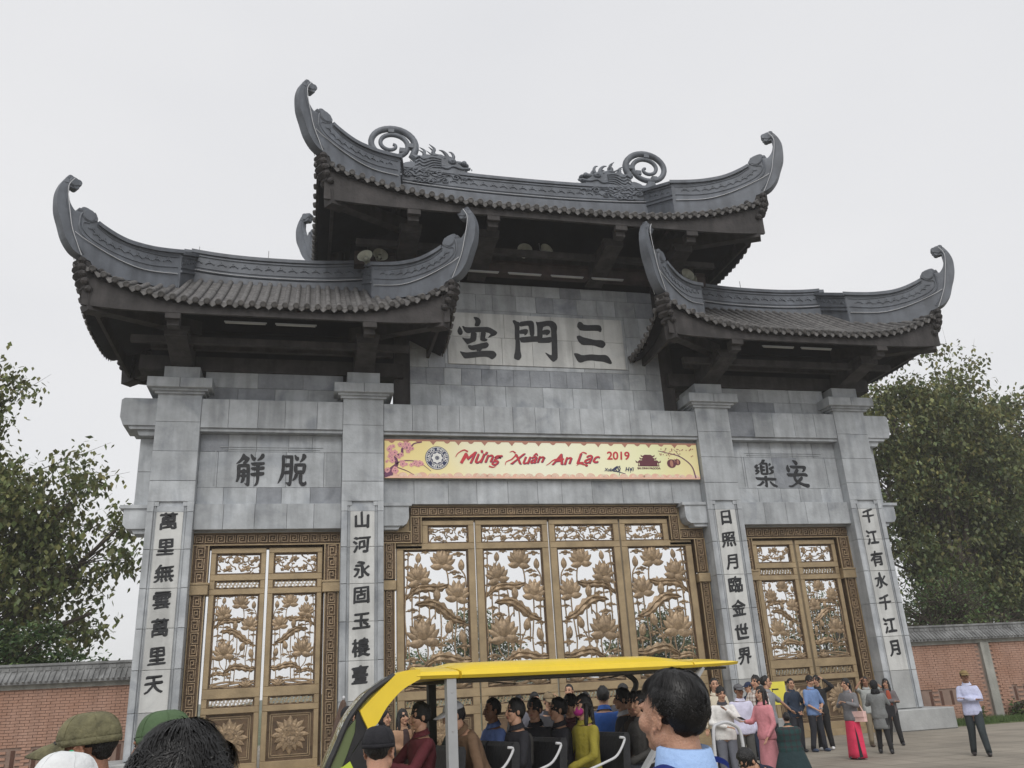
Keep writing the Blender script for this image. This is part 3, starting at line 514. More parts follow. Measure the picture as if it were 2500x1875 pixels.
    strip(-.215, .215, lambda u: zt(u)-.58, lambda u: zt(u)-.545); strip(-.24, .24, lambda u: zt(u)-.72, lambda u: zt(u)-.66); strip(-.3, .3, lambda u: zb, lambda u: zt(u)-.80)
    b.build('main_ridge', RIDGE, roof)
    orn = MB(); m = int(2*r/.34)
    def ornament(mb, P, u_, v_, n_):   # pair of curls: disc and slanted leaf
        mb.obox(P+u_*.075, (u_*.8-v_*.6), n_, (u_*.6+v_*.8), .085, .018, .018)
        mb.obox(P-u_*.06-v_*.0, (u_*.8+v_*.6), n_, (v_*.8-u_*.6), .06, .018, .016)
        rg = [[P+n_*d+(u_*math.cos(q*math.pi/4)+v_*math.sin(q*math.pi/4))*rr_+v_*.04 for q in range(8)] for d, rr_ in ((-.02, .055), (.022, .055), (.022, .03), (.006, .03))]
        mb.loft(rg)
    for i in range(m):
        u = (i+.5)/m*2-1; ornament(orn, Vector((cx+u*r, YC-.20, zt(u)-.37)), Vector((1, 0, 0)), Vector((0, 0, 1)), Vector((0, -1, 0)))
    orn.build('ridge_relief', RIDGE, roof, kind='stuff')
    # rods and wire on the ridge
    if abs(cx) > 1:
        for u in (-.93, -.15): MB().tube([(cx+u*r, YC, rtop), (cx+u*r, YC, rtop+.38)], .012, 5).build('lightning_rod', GREYMETAL, roof)
    b = MB(); b.tube([(cx+(i/12*2-1)*r, YC-.255, zt(i/12*2-1)-.69) for i in range(13)], .011, 5); b.build('light_cable', WIRE, roof)
    # hips: connecting slab + swept slab with horn
    for sx in (-1, 1):
        for sy in (-1, 1):
            Rp = Vector((cx+sx*r, YC, 0)); Kp = Vector((cx+sx*kx, YC+sy*yk, 0)); Ep = Vector((cx+sx*A, YC+sy*B, 0))
            z0 = zoff
            zk = z0+1.24
            d1 = (Kp-Rp).normalized(); n1 = Vector((-d1.y, d1.x, 0))
            b = MB()
            def blk(ta, tb, ba, bb, th): # ta top at R, tb top at K
                P = []
                for p, t_, o_ in ((Rp-d1*.15, ta, ba), (Kp+d1*.05, tb, bb)):
                    P += [p+n1*th+Vector((0, 0, o_)), p-n1*th+Vector((0, 0, o_)), p-n1*th+Vector((0, 0, t_)), p+n1*th+Vector((0, 0, t_))]
                b.add(P, [(0, 1, 2, 3), (7, 6, 5, 4), (0, 4, 5, 1), (1, 5, 6, 2), (2, 6, 7, 3), (3, 7, 4, 0)])
            T = zt(1); zkb = zf(kx-.01, yk)-.15
            blk(T-.1, zk-.1, zb, zkb, .17); blk(T, zk, T-.11, zk-.11, .25); blk(T-.155, zk-.155, T-.2, zk-.2, .2); blk(T-.55, zk-.5, T-.58, zk-.53, .2); blk(T-.66, zk-.62, T-.72, zk-.68, .22)
            for i in range(5):
                P = (Rp.lerp(Kp, (i+.5)/5)); P.z = T+(zk-T)*(i+.5)/5-.36; nn = n1 if n1.y < 0 else -n1
                sl_ = Vector((d1.x, d1.y, (zk-T)/(Kp-Rp).length)).normalized()
                if sy < 0: ornament(b, P+nn*.17, sl_*.8, Vector((0, 0, 1)), nn); ornament(b, P-nn*.17, sl_*.8, Vector((0, 0, 1)), -nn)
            b.build('hip_ridge', RIDGE, roof)
            # swept hip with horn
            d2 = (Ep-Kp); S = d2.length; d2 = d2.normalized(); n2 = Vector((-d2.y, d2.x, 0)); f = ss*S/2.69
            f = S/2.69
            def W(s_, z_, o_): q = Kp+d2*(s_*f)+n2*o_; q.z = z0+z_; return q
            def half(s_, z_): return .15 if z_ < .9 or s_ < 2.9 else .15-.07*min(1, (z_-.9)/1.2)
            out = crs(PROF_OUT, 3)
            out = [(a, c) if not (a < 2.3) else (a, min(c, zf(kx+(A-kx)*a/2.69, yk+(B-yk)*a/2.69)-z0-.04)) for a, c in out]
            prof = out+crs(PROF_TIP, 2)+crs(PROF_IN, 3)
            cl = [prof[0]]
            for p in prof[1:]:
                if (p[0]-cl[-1][0])**2+(p[1]-cl[-1][1])**2 > 1e-4: cl.append(p)
            for a, c, rr_, th in ((3.05, 2.07, .13, .14), (2.93, 2.12, .085, .12), (2.99, 1.96, .085, .12), (3.14, 2.18, .08, .1), (2.58, 1.24, .19, .19), (2.70, 1.34, .11, .18), (2.44, 1.22, .10, .18)):
                kb = MB(); n_ = 16; kb.loft([[W(a+rr_*q_*math.cos(2*math.pi*q/n_), c+rr_*q_*math.sin(2*math.pi*q/n_), o_*th) for q in range(n_)] for q_, o_ in ((.8, -1), (1, -.8), (1, .8), (.8, 1))]); ko = kb.build('scroll_boss', RIDGE, roof); recalc_me(ko.data)
            b = MB(); b.poly(cl, lambda a, c: W(a, c, half(a, c)), lambda a, c: W(a, c, -half(a, c)))
            o = b.build('horned_hip_ridge', RIDGE, roof)
            b = MB(); N2 = 10
            def line(pts, r_, off=None, sides=(-1, 1), mb=None):
                for q in sides: (mb or b).tube([W(a, c, q*((off or half(a, c))+.004)) for a, c in crs(pts, 4)], r_, 5)
            # top cap
            cap = crs([(2.33, 1.15), (2.15, 1.08), (1.82, .99), (1.49, .95), (1.16, .97), (.75, 1.03), (.28, 1.15), (-.12, 1.27)], 3)
            b.loft([[W(a, c-.10, -.22), W(a, c-.10, .22), W(a, c+.012, .22), W(a, c+.012, -.22)] for a, c in cap])
            line([(2.34, 1.02), (2.1, .90), (1.81, .81), (1.15, .79), (.47, .88), (0, 1.02)], .022)
            line([(2.36, 1.07), (1.81, .85), (1.15, .83), (.47, .92), (0, 1.06)], .012)
            line([(2.55, 1.03), (2.72, .98), (2.70, .80), (2.48, .62), (2.1, .50), (1.76, .44), (1.27, .42), (.7, .49), (0, .70)], .022)
            line([(2.48, 1.2), (2.52, 1.30), (2.66, 1.33), (2.78, 1.2), (2.8, .98), (2.78, .78), (2.6, .56), (1.98, .35), (1.42, .26), (.84, .28), (0, .50)], .032)
            line([(2.6, .10), (2.85, .45), (3.0, .85), (3.12, 1.25), (3.2, 1.6), (3.2, 1.9), (3.08, 2.1)], .028)
            sp_ = [(2.57+.19*(1-t*.8)*math.cos(2.2+t*8.5), 1.22+.19*(1-t*.8)*math.sin(2.2+t*8.5)) for t in [i/20 for i in range(21)]]
            line(sp_, .026)
            sp_ = [(3.03+.13*(1-t*.75)*math.cos(.3+t*7), 2.06+.13*(1-t*.75)*math.sin(.3+t*7)) for t in [i/14 for i in range(15)]]
            line(sp_, .022)
            b.build('moulding', RIDGE, o)
            b = MB(); mid = crs([(2.5, .90), (2.2, .70), (1.8, .62), (1.3, .60), (.8, .66), (.15, .85)], 4)
            for i in range(1, len(mid)-1, 2):
                a, c = mid[i]; t_ = Vector((mid[i-1][0]-mid[i+1][0], mid[i-1][1]-mid[i+1][1])).normalized()
                for q in (-1, 1):
                    P = W(a, c, q*.155); U = (d2*t_.x+Vector((0, 0, t_.y))).normalized(); ornament(b, P, U, Vector((0, 0, 1)), n2*q)
            b.build('relief', RIDGE, o, kind='stuff')
            if sy < 0:
                b = MB(); line([(3.08, 2.15), (3.2, 1.9), (3.19, 1.6), (3.08, 1.1), (2.98, .7), (2.8, .3), (2.66, .02)], .009, .19, mb=b); line([(2.9, .62), (2.6, .5), (2.0, .33), (1.42, .24), (.84, .26), (0, .47)], .010, .185, mb=b); b.build('light_cable', WIRE, o)
            # corner rafter and carved bracket under the horn
            b = MB(); ce = Kp+d2*(S*.86); ci = Kp-d2*.9; zb_ = ze-.12
            b.bar((ci.x, ci.y, zb_+.25), (ce.x, ce.y, zb_+.02), .3, .4); b.bar((ce.x-d2.x*.5, ce.y-d2.y*.5, zb_+.04), (ce.x+d2.x*.02, ce.y+d2.y*.02, zb_+.0), .36, .46)
            b.build('corner_beam', TIMBER, roof)
            b = MB(); lob = [(2.66, -.02), (2.72, -.1), (2.66, -.19), (2.72, -.28), (2.64, -.37), (2.68, -.46), (2.56, -.55), (2.6, -.64), (2.46, -.74), (2.48, -.83), (2.3, -.92), (1.7, -.95), (1.4, -.7), (1.5, -.2), (1.9, -.12)]
            b.poly(lob, lambda a, c: W(a, c, .13), lambda a, c: W(a, c, -.13))
            for k_, (a, c) in enumerate(lob[1:10:2]):
                for q in (-1, 1): b.ell(W(a-.12, c, q*.15), (.11, .11, .1), 8, 5)
            for k_ in range(6): b.ell(W(2.1-.12*(k_ % 3), -.25-.1*k_, .17), (.09, .09, .09), 7, 5); b.ell(W(2.1-.12*(k_ % 3), -.25-.1*k_, -.17), (.09, .09, .09), 7, 5)
            b.build('carved_bracket', TIMBER, roof)
    # bracket arms at the columns
    for dx in side_x:
        for sy in (-1, 1):
            X = cx+dx; ye = B-.28; b = MB()
            def bx(hw, y0, y1, za, zb2): b.box(X-hw, X+hw, *sorted((YC+sy*y0, YC+sy*y1)), za, zb2)
            bx(.19, ye+.02, ye+.16, ze-.47, ze-.06); b.build('beam_end_block', TIMBER, roof)
            b = MB(); bx(.15, ye-.25, ye+.02, ze-.62, ze-.3)
            for k_, (hw, za) in enumerate(((.33, ze-.45), (.31, ze-.55), (.29, ze-.65))): bx(hw, ye-.85, ye-.58+.02*k_, za, za+.09)
            y0, y1 = YC+sy*(ye-.62), YC+sy*.35
            Pa = [(X-.27, y0, ze-.66), (X+.27, y0, ze-.66), (X+.27, y0, ze-.36), (X-.27, y0, ze-.36)]; Pb = [(X-.3, y1, ze-.98), (X+.3, y1, ze-.98), (X+.3, y1, ze-.3), (X-.3, y1, ze-.3)]
            b.add(Pa+Pb, [(0, 1, 2, 3), (4, 7, 6, 5), (0, 4, 5, 1), (1, 5, 6, 2), (2, 6, 7, 3), (3, 7, 4, 0)]); b.build('bracket_arm', TIMBER, roof)
    b = MB(); b.box(cx-A+1.2, cx+A-1.2, YC-1.6, YC-1.44, ze-.62, ze-.43); b.box(cx-A+1.6, cx+A-1.6, YC-.85, YC-.7, ze-.5, ze-.2); b.build('purlin', TIMBER, roof)
    return roof
SLH = [-2.545, 2.545]
rl = make_roof(-8.11, 4.98, 3.0, 2.62, 2.86, 1.35, 11.80, 2.15, 14.68, 1.0, 1, 'side_roof', 'left side roof lower than the middle one', 12.85, SLH)
rr2 = make_roof(8.11, 4.98, 3.0, 2.62, 2.86, 1.35, 11.80, 2.15, 14.68, 1.0, 1, 'side_roof', 'right side roof lower than the middle one', 12.85, SLH)
ru = make_roof(0, 7.1, 3.4, 4.5, 4.75, 1.8, 15.25, 2.1, 18.42, 1.0, 1, 'upper_roof', 'highest roof in the middle with two dragons on its ridge', 16.45, [-4.35, -2.0, 2.0, 4.35])
# dark timber bodies closing the space under the roofs
for s in (-1, 1):
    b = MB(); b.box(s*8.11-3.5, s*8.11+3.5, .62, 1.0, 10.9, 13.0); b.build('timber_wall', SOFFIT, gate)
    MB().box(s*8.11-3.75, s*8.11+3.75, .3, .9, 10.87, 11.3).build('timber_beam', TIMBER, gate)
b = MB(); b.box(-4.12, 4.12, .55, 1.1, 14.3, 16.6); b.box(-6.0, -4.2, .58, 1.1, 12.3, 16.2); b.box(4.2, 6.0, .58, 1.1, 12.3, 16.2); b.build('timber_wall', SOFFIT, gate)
for x in (-6.3, 6.3): MB().tube([(x*1.02, 1.1, 12.6), (x*1.02, 1.1, 16.2)], .27, 14).build('timber_post', TIMBER, gate, smooth=True)
b = MB(); b.box(-5.9, 5.9, -.25, .1, 14.36, 14.74); b.box(-5.9, 5.9, -.3, .1, 14.7, 14.78); b.build('timber_beam', RED_T, gate)

# dragons on the upper ridge
def dragon(sx):
    b = MB(); X = lambda a: sx*(-a)   # design coords: a>0 outward... a measured from centre outward
    y0 = .6
    def P(a, z, o): return (sx*a, y0+o, z)
    # a = distance from the centre line (4.7 spiral centre, 2.0 snout)
    def plate(pts, th, o=0): b.poly(pts, lambda a, z: P(a, z, -th/2+o) if sx > 0 else P(a, z, -th/2+o), lambda a, z: P(a, z, th/2+o))
    def tb(pts, r, o=0, n=8): b.tube([P(a, z, o) for a, z in pts], r, n)
    c = (4.66, 19.48)
    sp_ = []; rad = []
    for i in range(60):
        t = i/59; ang = R(-35)+t*R(760); rr_ = .74*(1-t)**.62+.04
        sp_.append((c[0]-rr_*1.08*math.cos(ang), c[1]+rr_*.9*math.sin(ang))); rad.append(.125*(1-t*.55))
    neck = [(3.62, 18.55), (3.72, 18.8), (3.82, 19.0)]
    pts = [P(a, z, 0) for a, z in neck+sp_]; b.smooth = True
    b.tube(pts, [.24, .2, .16]+rad, 9); b.smooth = False
    for a, z in ((4.68, 20.0), (4.02, 19.45), (4.30, 19.24), (4.9, 19.05)): b.box(sx*a-.1, sx*a+.1, y0-.1, y0+.1, z-.08, z+.08)
    plate([(4.95, 18.5), (4.5, 18.5), (4.6, 18.85), (4.85, 18.85)], .3)
    # body with clouds and head
    body = crs([(4.35, 18.45), (4.3, 18.62), (4.0, 18.72), (3.8, 18.68), (3.7, 18.95), (3.5, 19.06), (3.2, 19.02), (2.95, 19.06), (2.75, 19.02), (2.62, 18.98), (2.5, 18.9), (2.4, 18.78), (2.2, 18.60), (2.2, 18.45), (2.5, 18.35), (3.0, 18.2), (3.6, 18.1), (4.2, 18.2)], 3)
    plate(body, .44)
    def horn(pts, r0, o=0, flat=1.):
        q = crs(pts, 4); b.tube([P(a, z, o) for a, z in q], [r0*1.5*(1-(.93*i/(len(q)-1))**1.6) for i in range(len(q))], 7)
    b.smooth = True
    for o in (-.13, .13):
        horn([(2.75, 18.98), (2.8, 19.16), (2.92, 19.3), (3.06, 19.34)], .055, o); horn([(2.58, 18.98), (2.55, 19.14), (2.62, 19.27), (2.72, 19.3)], .045, o)
        horn([(3.0, 19.0), (3.25, 19.2), (3.2, 19.4), (3.38, 19.58)], .06, o*.6); horn([(3.3, 18.98), (3.55, 19.12), (3.55, 19.3), (3.72, 19.42)], .055, o*.6); horn([(2.85, 18.95), (3.1, 19.08), (3.3, 19.1), (3.5, 19.24)], .045, o*1.3)
        horn([(3.4, 18.8), (3.65, 18.95), (3.85, 18.92), (4.02, 19.04)], .05, o*1.4)
    b.ell(P(2.38, 18.88, 0), (.30, .19, .115), 14, 9); b.ell(P(2.12, 18.86, 0), (.12, .15, .085), 12, 8); b.ell(P(2.72, 18.88, 0), (.22, .23, .17), 14, 9)
    horn([(2.55, 18.72), (2.3, 18.70), (2.1, 18.74), (1.95, 18.76)], .11); horn([(2.6, 18.6), (2.3, 18.52), (2.05, 18.52), (1.88, 18.6)], .12)
    for k in range(5): b.ell(P(1.93+.085*k, 18.64, .13), (.02, .02, .045), 6, 5); b.ell(P(1.93+.085*k, 18.64, -.13), (.02, .02, .045), 6, 5)
    b.ell(P(2.95, 18.68, 0), (.2, .25, .16), 12, 8); b.ell(P(3.2, 18.6, 0), (.2, .24, .14), 12, 8)
    b.smooth = False
    for o in (-.235, .235):
        b.smooth = True
        b.ell(P(2.62, 18.85, o), (.15, .07, .11), 10, 6); b.ell(P(2.62, 18.86, o*1.15), (.07, .06, .06), 8, 5); b.ell(P(2.2, 18.85, o*.8), (.1, .08, .09), 8, 5)
        for k in range(5): tb(crs([(3.0, 18.9-.08*k), (3.3, 18.95-.1*k), (3.6, 18.85-.13*k), (3.75, 18.95-.14*k), (3.9, 18.85-.15*k)], 4), .03, o)
        tb(crs([(2.0, 18.62), (2.3, 18.58), (2.6, 18.66), (2.8, 18.55), (3.0, 18.6)], 4), .04, o)
        for (ca, cz, s_) in ((3.1, 18.35, 1), (3.5, 18.25, -1), (3.9, 18.4, 1), (4.15, 18.2, -1), (2.9, 18.05, 1), (3.4, 17.98, 1), (3.8, 18.0, -1), (2.5, 18.22, -1)):
            tb([(ca+s_*(.16*(1-t*.75))*math.cos(t*8), cz+(.12*(1-t*.75))*math.sin(t*8)) for t in [i/14 for i in range(15)]], .024, o)
            tb(crs([(ca+s_*.16, cz), (ca+s_*.3, cz-.05), (ca+s_*.42, cz+.02), (ca+s_*.58, cz-.03)], 3), .022, o)
        b.smooth = False
    if sx > 0:
        b.f = [tuple(reversed(f)) for f in b.f] if False else b.f
    o = b.build('ridge_dragon', RIDGE, ru)
    bm = bmesh.new(); bm.from_mesh(o.data); bmesh.ops.recalc_face_normals(bm, faces=bm.faces); bm.to_mesh(o.data); bm.free()
    return o
dragon(-1); dragon(1)
for o in list(gate.children_recursive):
    if o.name.startswith(('horned_hip', 'hip_ridge', 'carved', 'side_pilaster', 'beam_end', 'corbel', 'gable', 'corner_beam', 'bracket_arm')):
        bm = bmesh.new(); bm.from_mesh(o.data); bmesh.ops.recalc_face_normals(bm, faces=bm.faces); bm.to_mesh(o.data); bm.free()
# ================================================================== BRONZE DOORS
def recalc(me):
    bm = bmesh.new(); bm.from_mesh(me); bmesh.ops.recalc_face_normals(bm, faces=bm.faces); bm.to_mesh(me); bm.free()
def petal(b, ang, L_, w_, bend=0, y=0, bul=.07, base=(0, 0), n=7):
    rings = []; x, z = base; a = R(ang)
    for i in range(n+1):
        t = i/n; aa = a+R(bend)*t; wd = w_*(math.sin(math.pi*min(1, (t*.92+.08))**.85)**.8 if t < 1 else 0)*(1 if t < .98 else .02)
        if i: x += math.sin(aa)*L_/n; z += math.cos(aa)*L_/n
        px, pz = math.cos(aa), -math.sin(aa); k = math.sin(math.pi*t)
        rings.append([Vector((x-px*wd, y, z-pz*wd)), Vector((x-px*wd*.4, y-bul*.75*k-.01, z-pz*wd*.4)), Vector((x+px*wd*.4, y-bul*.75*k-.01, z+pz*wd*.4)), Vector((x+px*wd, y, z+pz*wd)), Vector((x, y+.035, z))])
    b.loft(rings)
def mk(fn, name, m=BRONZE_R, smooth=True):
    b = MB(); fn(b); me = D.meshes.new(name); me.from_pydata(b.v, [], b.f); me.materials.append(m); recalc(me)
    me.polygons.foreach_set('use_smooth', [smooth]*len(me.polygons))
    try: me.set_sharp_from_angle(angle=R(48))
    except Exception: pass
    return me
def f_flower(b):
    for a, L_, w_, be, y in ((-48, .86, .2, 12, .02), (48, .86, .2, -12, .02), (-24, .98, .21, 8, .03), (24, .98, .21, -8, .03), (0, 1.0, .2, 0, .04)): petal(b, a, L_, w_, be, y)
    for a, L_, w_, be, y in ((-84, .84, .19, 38, -.02), (84, .84, .19, -38, -.02), (-60, .84, .19, 30, -.03), (60, .84, .19, -30, -.03)): petal(b, a, L_, w_, be, y)
    petal(b, -20, .8, .26, 25, -.06, .09); petal(b, 16, .78, .25, -18, -.075, .1)
    petal(b, -128, .72, .22, 45, -.04, .08); petal(b, 124, .74, .22, -40, -.04, .08)
def f_bud(b):
    petal(b, 0, 1.0, .3, 0, .0, .16); petal(b, -22, .8, .2, 25, -.06, .12); petal(b, 22, .8, .2, -25, -.06, .12); petal(b, -65, .45, .1, 70, 0, .05); petal(b, 65, .45, .1, -70, 0, .05)
def f_cloud(b):
    for x, z, r_ in ((-.3, 0, .2), (0, .09, .24), (.3, .02, .19), (.05, -.12, .2), (-.52, -.06, .1), (.55, -.07, .11)): b.ell((x, 0, z), (r_, .07, r_*.62), 9, 6)
    for cx_, cz_, s_ in ((-.05, .06, 1), (.3, .0, -1)):
        b.tube([(cx_+s_*.17*(1-t*.8)*math.cos(t*8), -.07, cz_+.11*(1-t*.8)*math.sin(t*8)) for t in [i/12 for i in range(13)]], .028, 4)
def f_leafband(b):   # wavy lotus leaf seen edge-on, x -1..1
    rings = []; n = 30
    for i in range(n+1):
        t = i/n; x = -1+2*t; z = .2*math.sin(t*5.2)-.08; w_ = .19*math.sin(math.pi*t)**.6+.03; e = .045*math.sin(t*38)
        rings.append([Vector((x, 0, z+w_+e)), Vector((x, -.09-.02*math.sin(t*30), z+w_*.35)), Vector((x, -.03, z+.04*math.sin(t*24))), Vector((x, -.09, z-w_*.45)), Vector((x, 0, z-w_+e*.8)), Vector((x, .04, z))])
    b.loft(rings)
def f_ground(b):     # rolling water / rhizome along the bottom, x -1..1
    for k in range(4):
        rings = []; n = 24
        for i in range(n+1):
            t = i/n; x = -1+2*t; z = -.1+.085*k+.07*math.sin(t*7+k*1.7)+(.10*k*max(0, t-.55)); r_ = .05*(1 if 0 < i < n else .4)
            rings.append([Vector((x, .03-.035*math.sin(q*math.pi/3)*1.4, z+r_*1.3*math.cos(q*math.pi/3))) for q in range(6)])
        b.loft(rings)
    for k in range(5): petal(b, -60+k*28, .42, .09, 10, -.05, .06, base=(.62, -.1))
def f_blossom(b):
    for k in range(5):
        a = k*72; petal(b, a, .5, .21, 0, 0, .12, n=4)
    b.ell((0, -.1, 0), (.14, .09, .14), 8, 5)
ME = {k: mk(f, k) for k, f in dict(lotus_flower=f_flower, lotus_bud=f_bud, cloud_scroll=f_cloud, lotus_leaf=f_leafband, rhizome=f_ground, plum_blossom=f_blossom).items()}
def put(kind, parent, x, z, s, rot=0, y=.62, flip=1, sz=None):
    o = link(kind, ME[kind], parent, (x, y, z)); o.scale = (s*flip, s, sz or s); o.rotation_euler = (0, R(rot)*1, 0); return o
def lotus_panel(leaf, x0, x1, z0, z1, mir):
    W_, H_ = x1-x0, z1-z0
    def U(px, pz):   # design pixels 110..790 , 140..1640
        u = (px-110)/680; v = (pz-140)/1500
        if mir: u = 1-u
        return x0+u*W_, z1-v*H_
    k = W_/680; mr = -1 if mir else 1
    for px, pz, s, r_ in ((265, 470, 195, -12), (515, 305, 200, 6), (665, 668, 200, 10), (305, 1110, 250, -4)): x, z = U(px, pz); put('lotus_flower', leaf, x, z, s*k*.95, r_*mr, flip=mr)
    for px, pz, s, r_ in ((258, 275, 95, 4), (722, 368, 108, 0), (455, 695, 122, -3), (560, 1050, 125, 12), (725, 1160, 125, -10)): x, z = U(px, pz); put('lotus_bud', leaf, x, z, s*k*1.1, r_*mr, flip=mr)
    for px, pz, s, r_ in ((340, 560, 240, -24), (495, 790, 280, 14), (560, 1315, 260, -12), (255, 1400, 170, -14)): x, z = U(px, pz); put('lotus_leaf', leaf, x, z, s*k, r_*mr, flip=mr, y=.65)
    x, z = U(450, 1595); put('rhizome', leaf, x, z, 340*k, 0, flip=mr, sz=250*k)
    for i, (px, pz, s) in enumerate(((165, 185, 60), (335, 165, 55), (585, 165, 55), (690, 190, 85), (150, 330, 70), (150, 545, 55), (650, 395, 80), (690, 445, 75), (325, 660, 65), (195, 800, 80), (265, 875, 95), (735, 975, 75), (735, 800, 70), (580, 1140, 70), (480, 1180, 85), (190, 1320, 90), (730, 1200, 90), (200, 1480, 70), (640, 1500, 80), (385, 1470, 60))):
        x, z = U(px, pz); put('cloud_scroll', leaf, x, z, s*k*1.45, 0, y=.63, flip=mr if i % 2 else -mr)
    for i in range(16):
        px, pz = 125+(i*197) % 640, 240+(i*431) % 1300; x, z = U(px, pz); put('cloud_scroll', leaf, x, z, 58*k, 0, y=.645, flip=mr if i % 2 else -mr)
    for px, pz, s in ((150, 1180, 80), (480, 560, 70), (640, 640, 60), (400, 1230, 80), (180, 700, 60)): x, z = U(px, pz); put('lotus_bud', leaf, x, z, s*k, 0, flip=mr, y=.64)
    b = MB()
    for pl in ([(150, 1180), (160, 1400), (150, 1600)], [(480, 560), (440, 700), (430, 900)], [(400, 1230), (420, 1400), (400, 1600)], [(700, 520), (740, 700), (735, 950), (750, 1250)], [(300, 880), (320, 1000), (300, 1100)], [(155, 150), (150, 350), (140, 520), (120, 700), (115, 900), (130, 1100), (120, 1300)], [(265, 470), (268, 700), (258, 940)], [(225, 480), (200, 560), (190, 700), (190, 1000)], [(515, 305), (560, 370), (578, 500), (560, 620)], [(365, 600), (382, 700), (370, 800), (378, 950)], [(430, 850), (390, 900), (380, 960)],
               [(465, 690), (485, 800), (492, 1000), (480, 1300), (470, 1560)], [(665, 680), (662, 850), (640, 1050), (630, 1200), (655, 1400)], [(555, 1050), (500, 1170), (480, 1300)], [(235, 1180), (260, 1280), (330, 1370)], [(335, 1130), (350, 1230), (335, 1400), (330, 1560)], [(722, 370), (760, 440), (770, 560)], [(258, 280), (240, 330), (215, 420)], [(725, 1160), (730, 1300), (700, 1450), (720, 1600)], [(590, 860), (610, 1000), (600, 1180)]):
        b.tube([(*U(a, c)[:1], .63, U(a, c)[1]) for a, c in crs(pl, 4)], 8.5*k, 6)
    b.build('lotus_stem', BRONZE_R, leaf, smooth=True, kind='stuff')
def floral_panel(leaf, x0, x1, z0, z1):
    H_ = z1-z0; n = max(3, int((x1-x0)/H_*2.6)); b = MB(); cx = (x0+x1)/2
    for i in range(n):
        x = x0+(i+.5)*(x1-x0)/n; z = z0+H_*(.3 if i % 2 else .72); put('plum_blossom', leaf, x+rng.uniform(-.03, .03), z, H_*.36, rng.uniform(0, 72), y=.62)
        put('plum_blossom', leaf, x+H_*.2, z0+H_*(.62 if i % 2 else .22), H_*.22, rng.uniform(0, 72), y=.63)
    for i in range(n*5):
        xa, za = rng.uniform(x0, x1), rng.uniform(z0, z1); a = rng.uniform(0, 6.28); 
        pts = [(xa, za)]
        for k in range(4): a += rng.uniform(-.9, .9); xa += math.cos(a)*.09; za += math.sin(a)*.07; pts.append((min(max(xa, x0), x1), min(max(za, z0), z1)))
        b.tube([(p[0], .64, p[1]) for p in pts], [.022, .02, .018, .014, .01], 5)
        if i % 2: b.ell((pts[-1][0], .63, pts[-1][1]), (.05, .02, .028), 6, 4)
    b.build('plum_branch', BRONZE_R, leaf, smooth=True, kind='stuff')
def lattice(leaf, x0, x1, z0, z1):
    H_ = z1-z0; n = max(2, round((x1-x0)/(H_*1.05))); c = (x1-x0)/n; t = H_*.095; b = MB()
    def hb(xa, xb, z, y0=.61): b.box(min(xa, xb), max(xa, xb), y0, .66, z-t/2, z+t/2)
    def vb(x, za, zb): b.box(x-t/2, x+t/2, .612, .658, min(za, zb), max(za, zb))
    for i in range(n):
        a = x0+i*c; m = a+c/2; zc = (z0+z1)/2; q = H_*.5; 
        vb(m, z0+H_*.16, z1-H_*.16); hb(a+c*.12, a+c*.88, zc)
        hb(m, a+c*.86, z1-H_*.16); hb(a+c*.14, m, z0+H_*.16); vb(a+c*.86, zc, z0); vb(a+c*.14, zc, z1)
        hb(a, a+c*.3, z1-H_*.05); hb(a+c*.7, a+c, z0+H_*.05)
        hb(a+c*.3, a+c*.5, z0+H_*.34); hb(a+c*.5, a+c*.7, z0+H_*.66); vb(a+c*.3, z0+H_*.34, z0+H_*.16); vb(a+c*.7, z0+H_*.66, z0+H_*.84)
        vb(a, z0, z1)
    b.build('fret_lattice', BRONZE, leaf, kind='stuff')
def medallion(leaf, cx, cz, r):
    b = MB()
    for ly, (n, rr_, y, off) in enumerate(((8, 1.0, .640, 0), (8, .86, .630, 22.5), (8, .66, .62, 0))):
        for k in range(n): petal(b, k*360/n+off, r*rr_, r*.22, 0, y, .035, base=(cx, cz), n=5)
    me_o = b.build('lotus_medallion', BRONZE_R, leaf)
    recalc(me_o.data)
    b = MB(); b.loft([[Vector((cx+rr_*math.cos(q*math.pi/12), y, cz+rr_*math.sin(q*math.pi/12))) for q in range(24)] for rr_, y in ((r*.5, .62), (r*.5, .585), (r*.44, .585), (r*.44, .60), (0.001, .60))], caps=False)
    t = r*.05
    for k in range(4):
        a = k*math.pi/2; u = Vector((math.cos(a), 0, math.sin(a))); v = Vector((-math.sin(a), 0, math.cos(a))); c = Vector((cx, .59, cz))
        b.bar(c, c+u*r*.25, .03, t); b.bar(c+u*r*.25, c+u*r*.25+v*r*.25, .03, t)
        b.bar(c+u*r*.42, c+v*r*.42, .03, t*.8)
    b.build('emblem_ring', BRONZE_R, leaf)
def rail(leaf, x0, x1, z0, z1, y0=.56, y1=.70): MB().box(x0, x1, y0, y1, z0, z1, .012).build('rail' if (x1-x0) > (z1-z0) else 'stile', BRONZE, leaf)
def trim(leaf, x0, x1, z0, z1, t=.045):
    b = MB()
    for q, y in ((0, .60), (1, .635)):
        e = q*t*.5; 
        b.box(x0+e, x1-e, y, .69, z1-e-t*.5, z1-e); b.box(x0+e, x1-e, y, .69, z0+e, z0+e+t*.5); b.box(x0+e, x0+e+t*.5, y+.001, .689, z0+e, z1-e); b.box(x1-e-t*.5, x1-e, y+.001, .689, z0+e, z1-e)
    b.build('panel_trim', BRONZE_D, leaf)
def door_leaf(x0, x1, spec, mir, label):
    """spec: list of (kind, x0, x1, z0, z1) openings"""
    tops = max(s[4] for s in spec); leaf = MB().box(x0, x0+.001, .69, .695, .2, .21).build('door_leaf', BRONZE, gate, label=label)
    return leaf
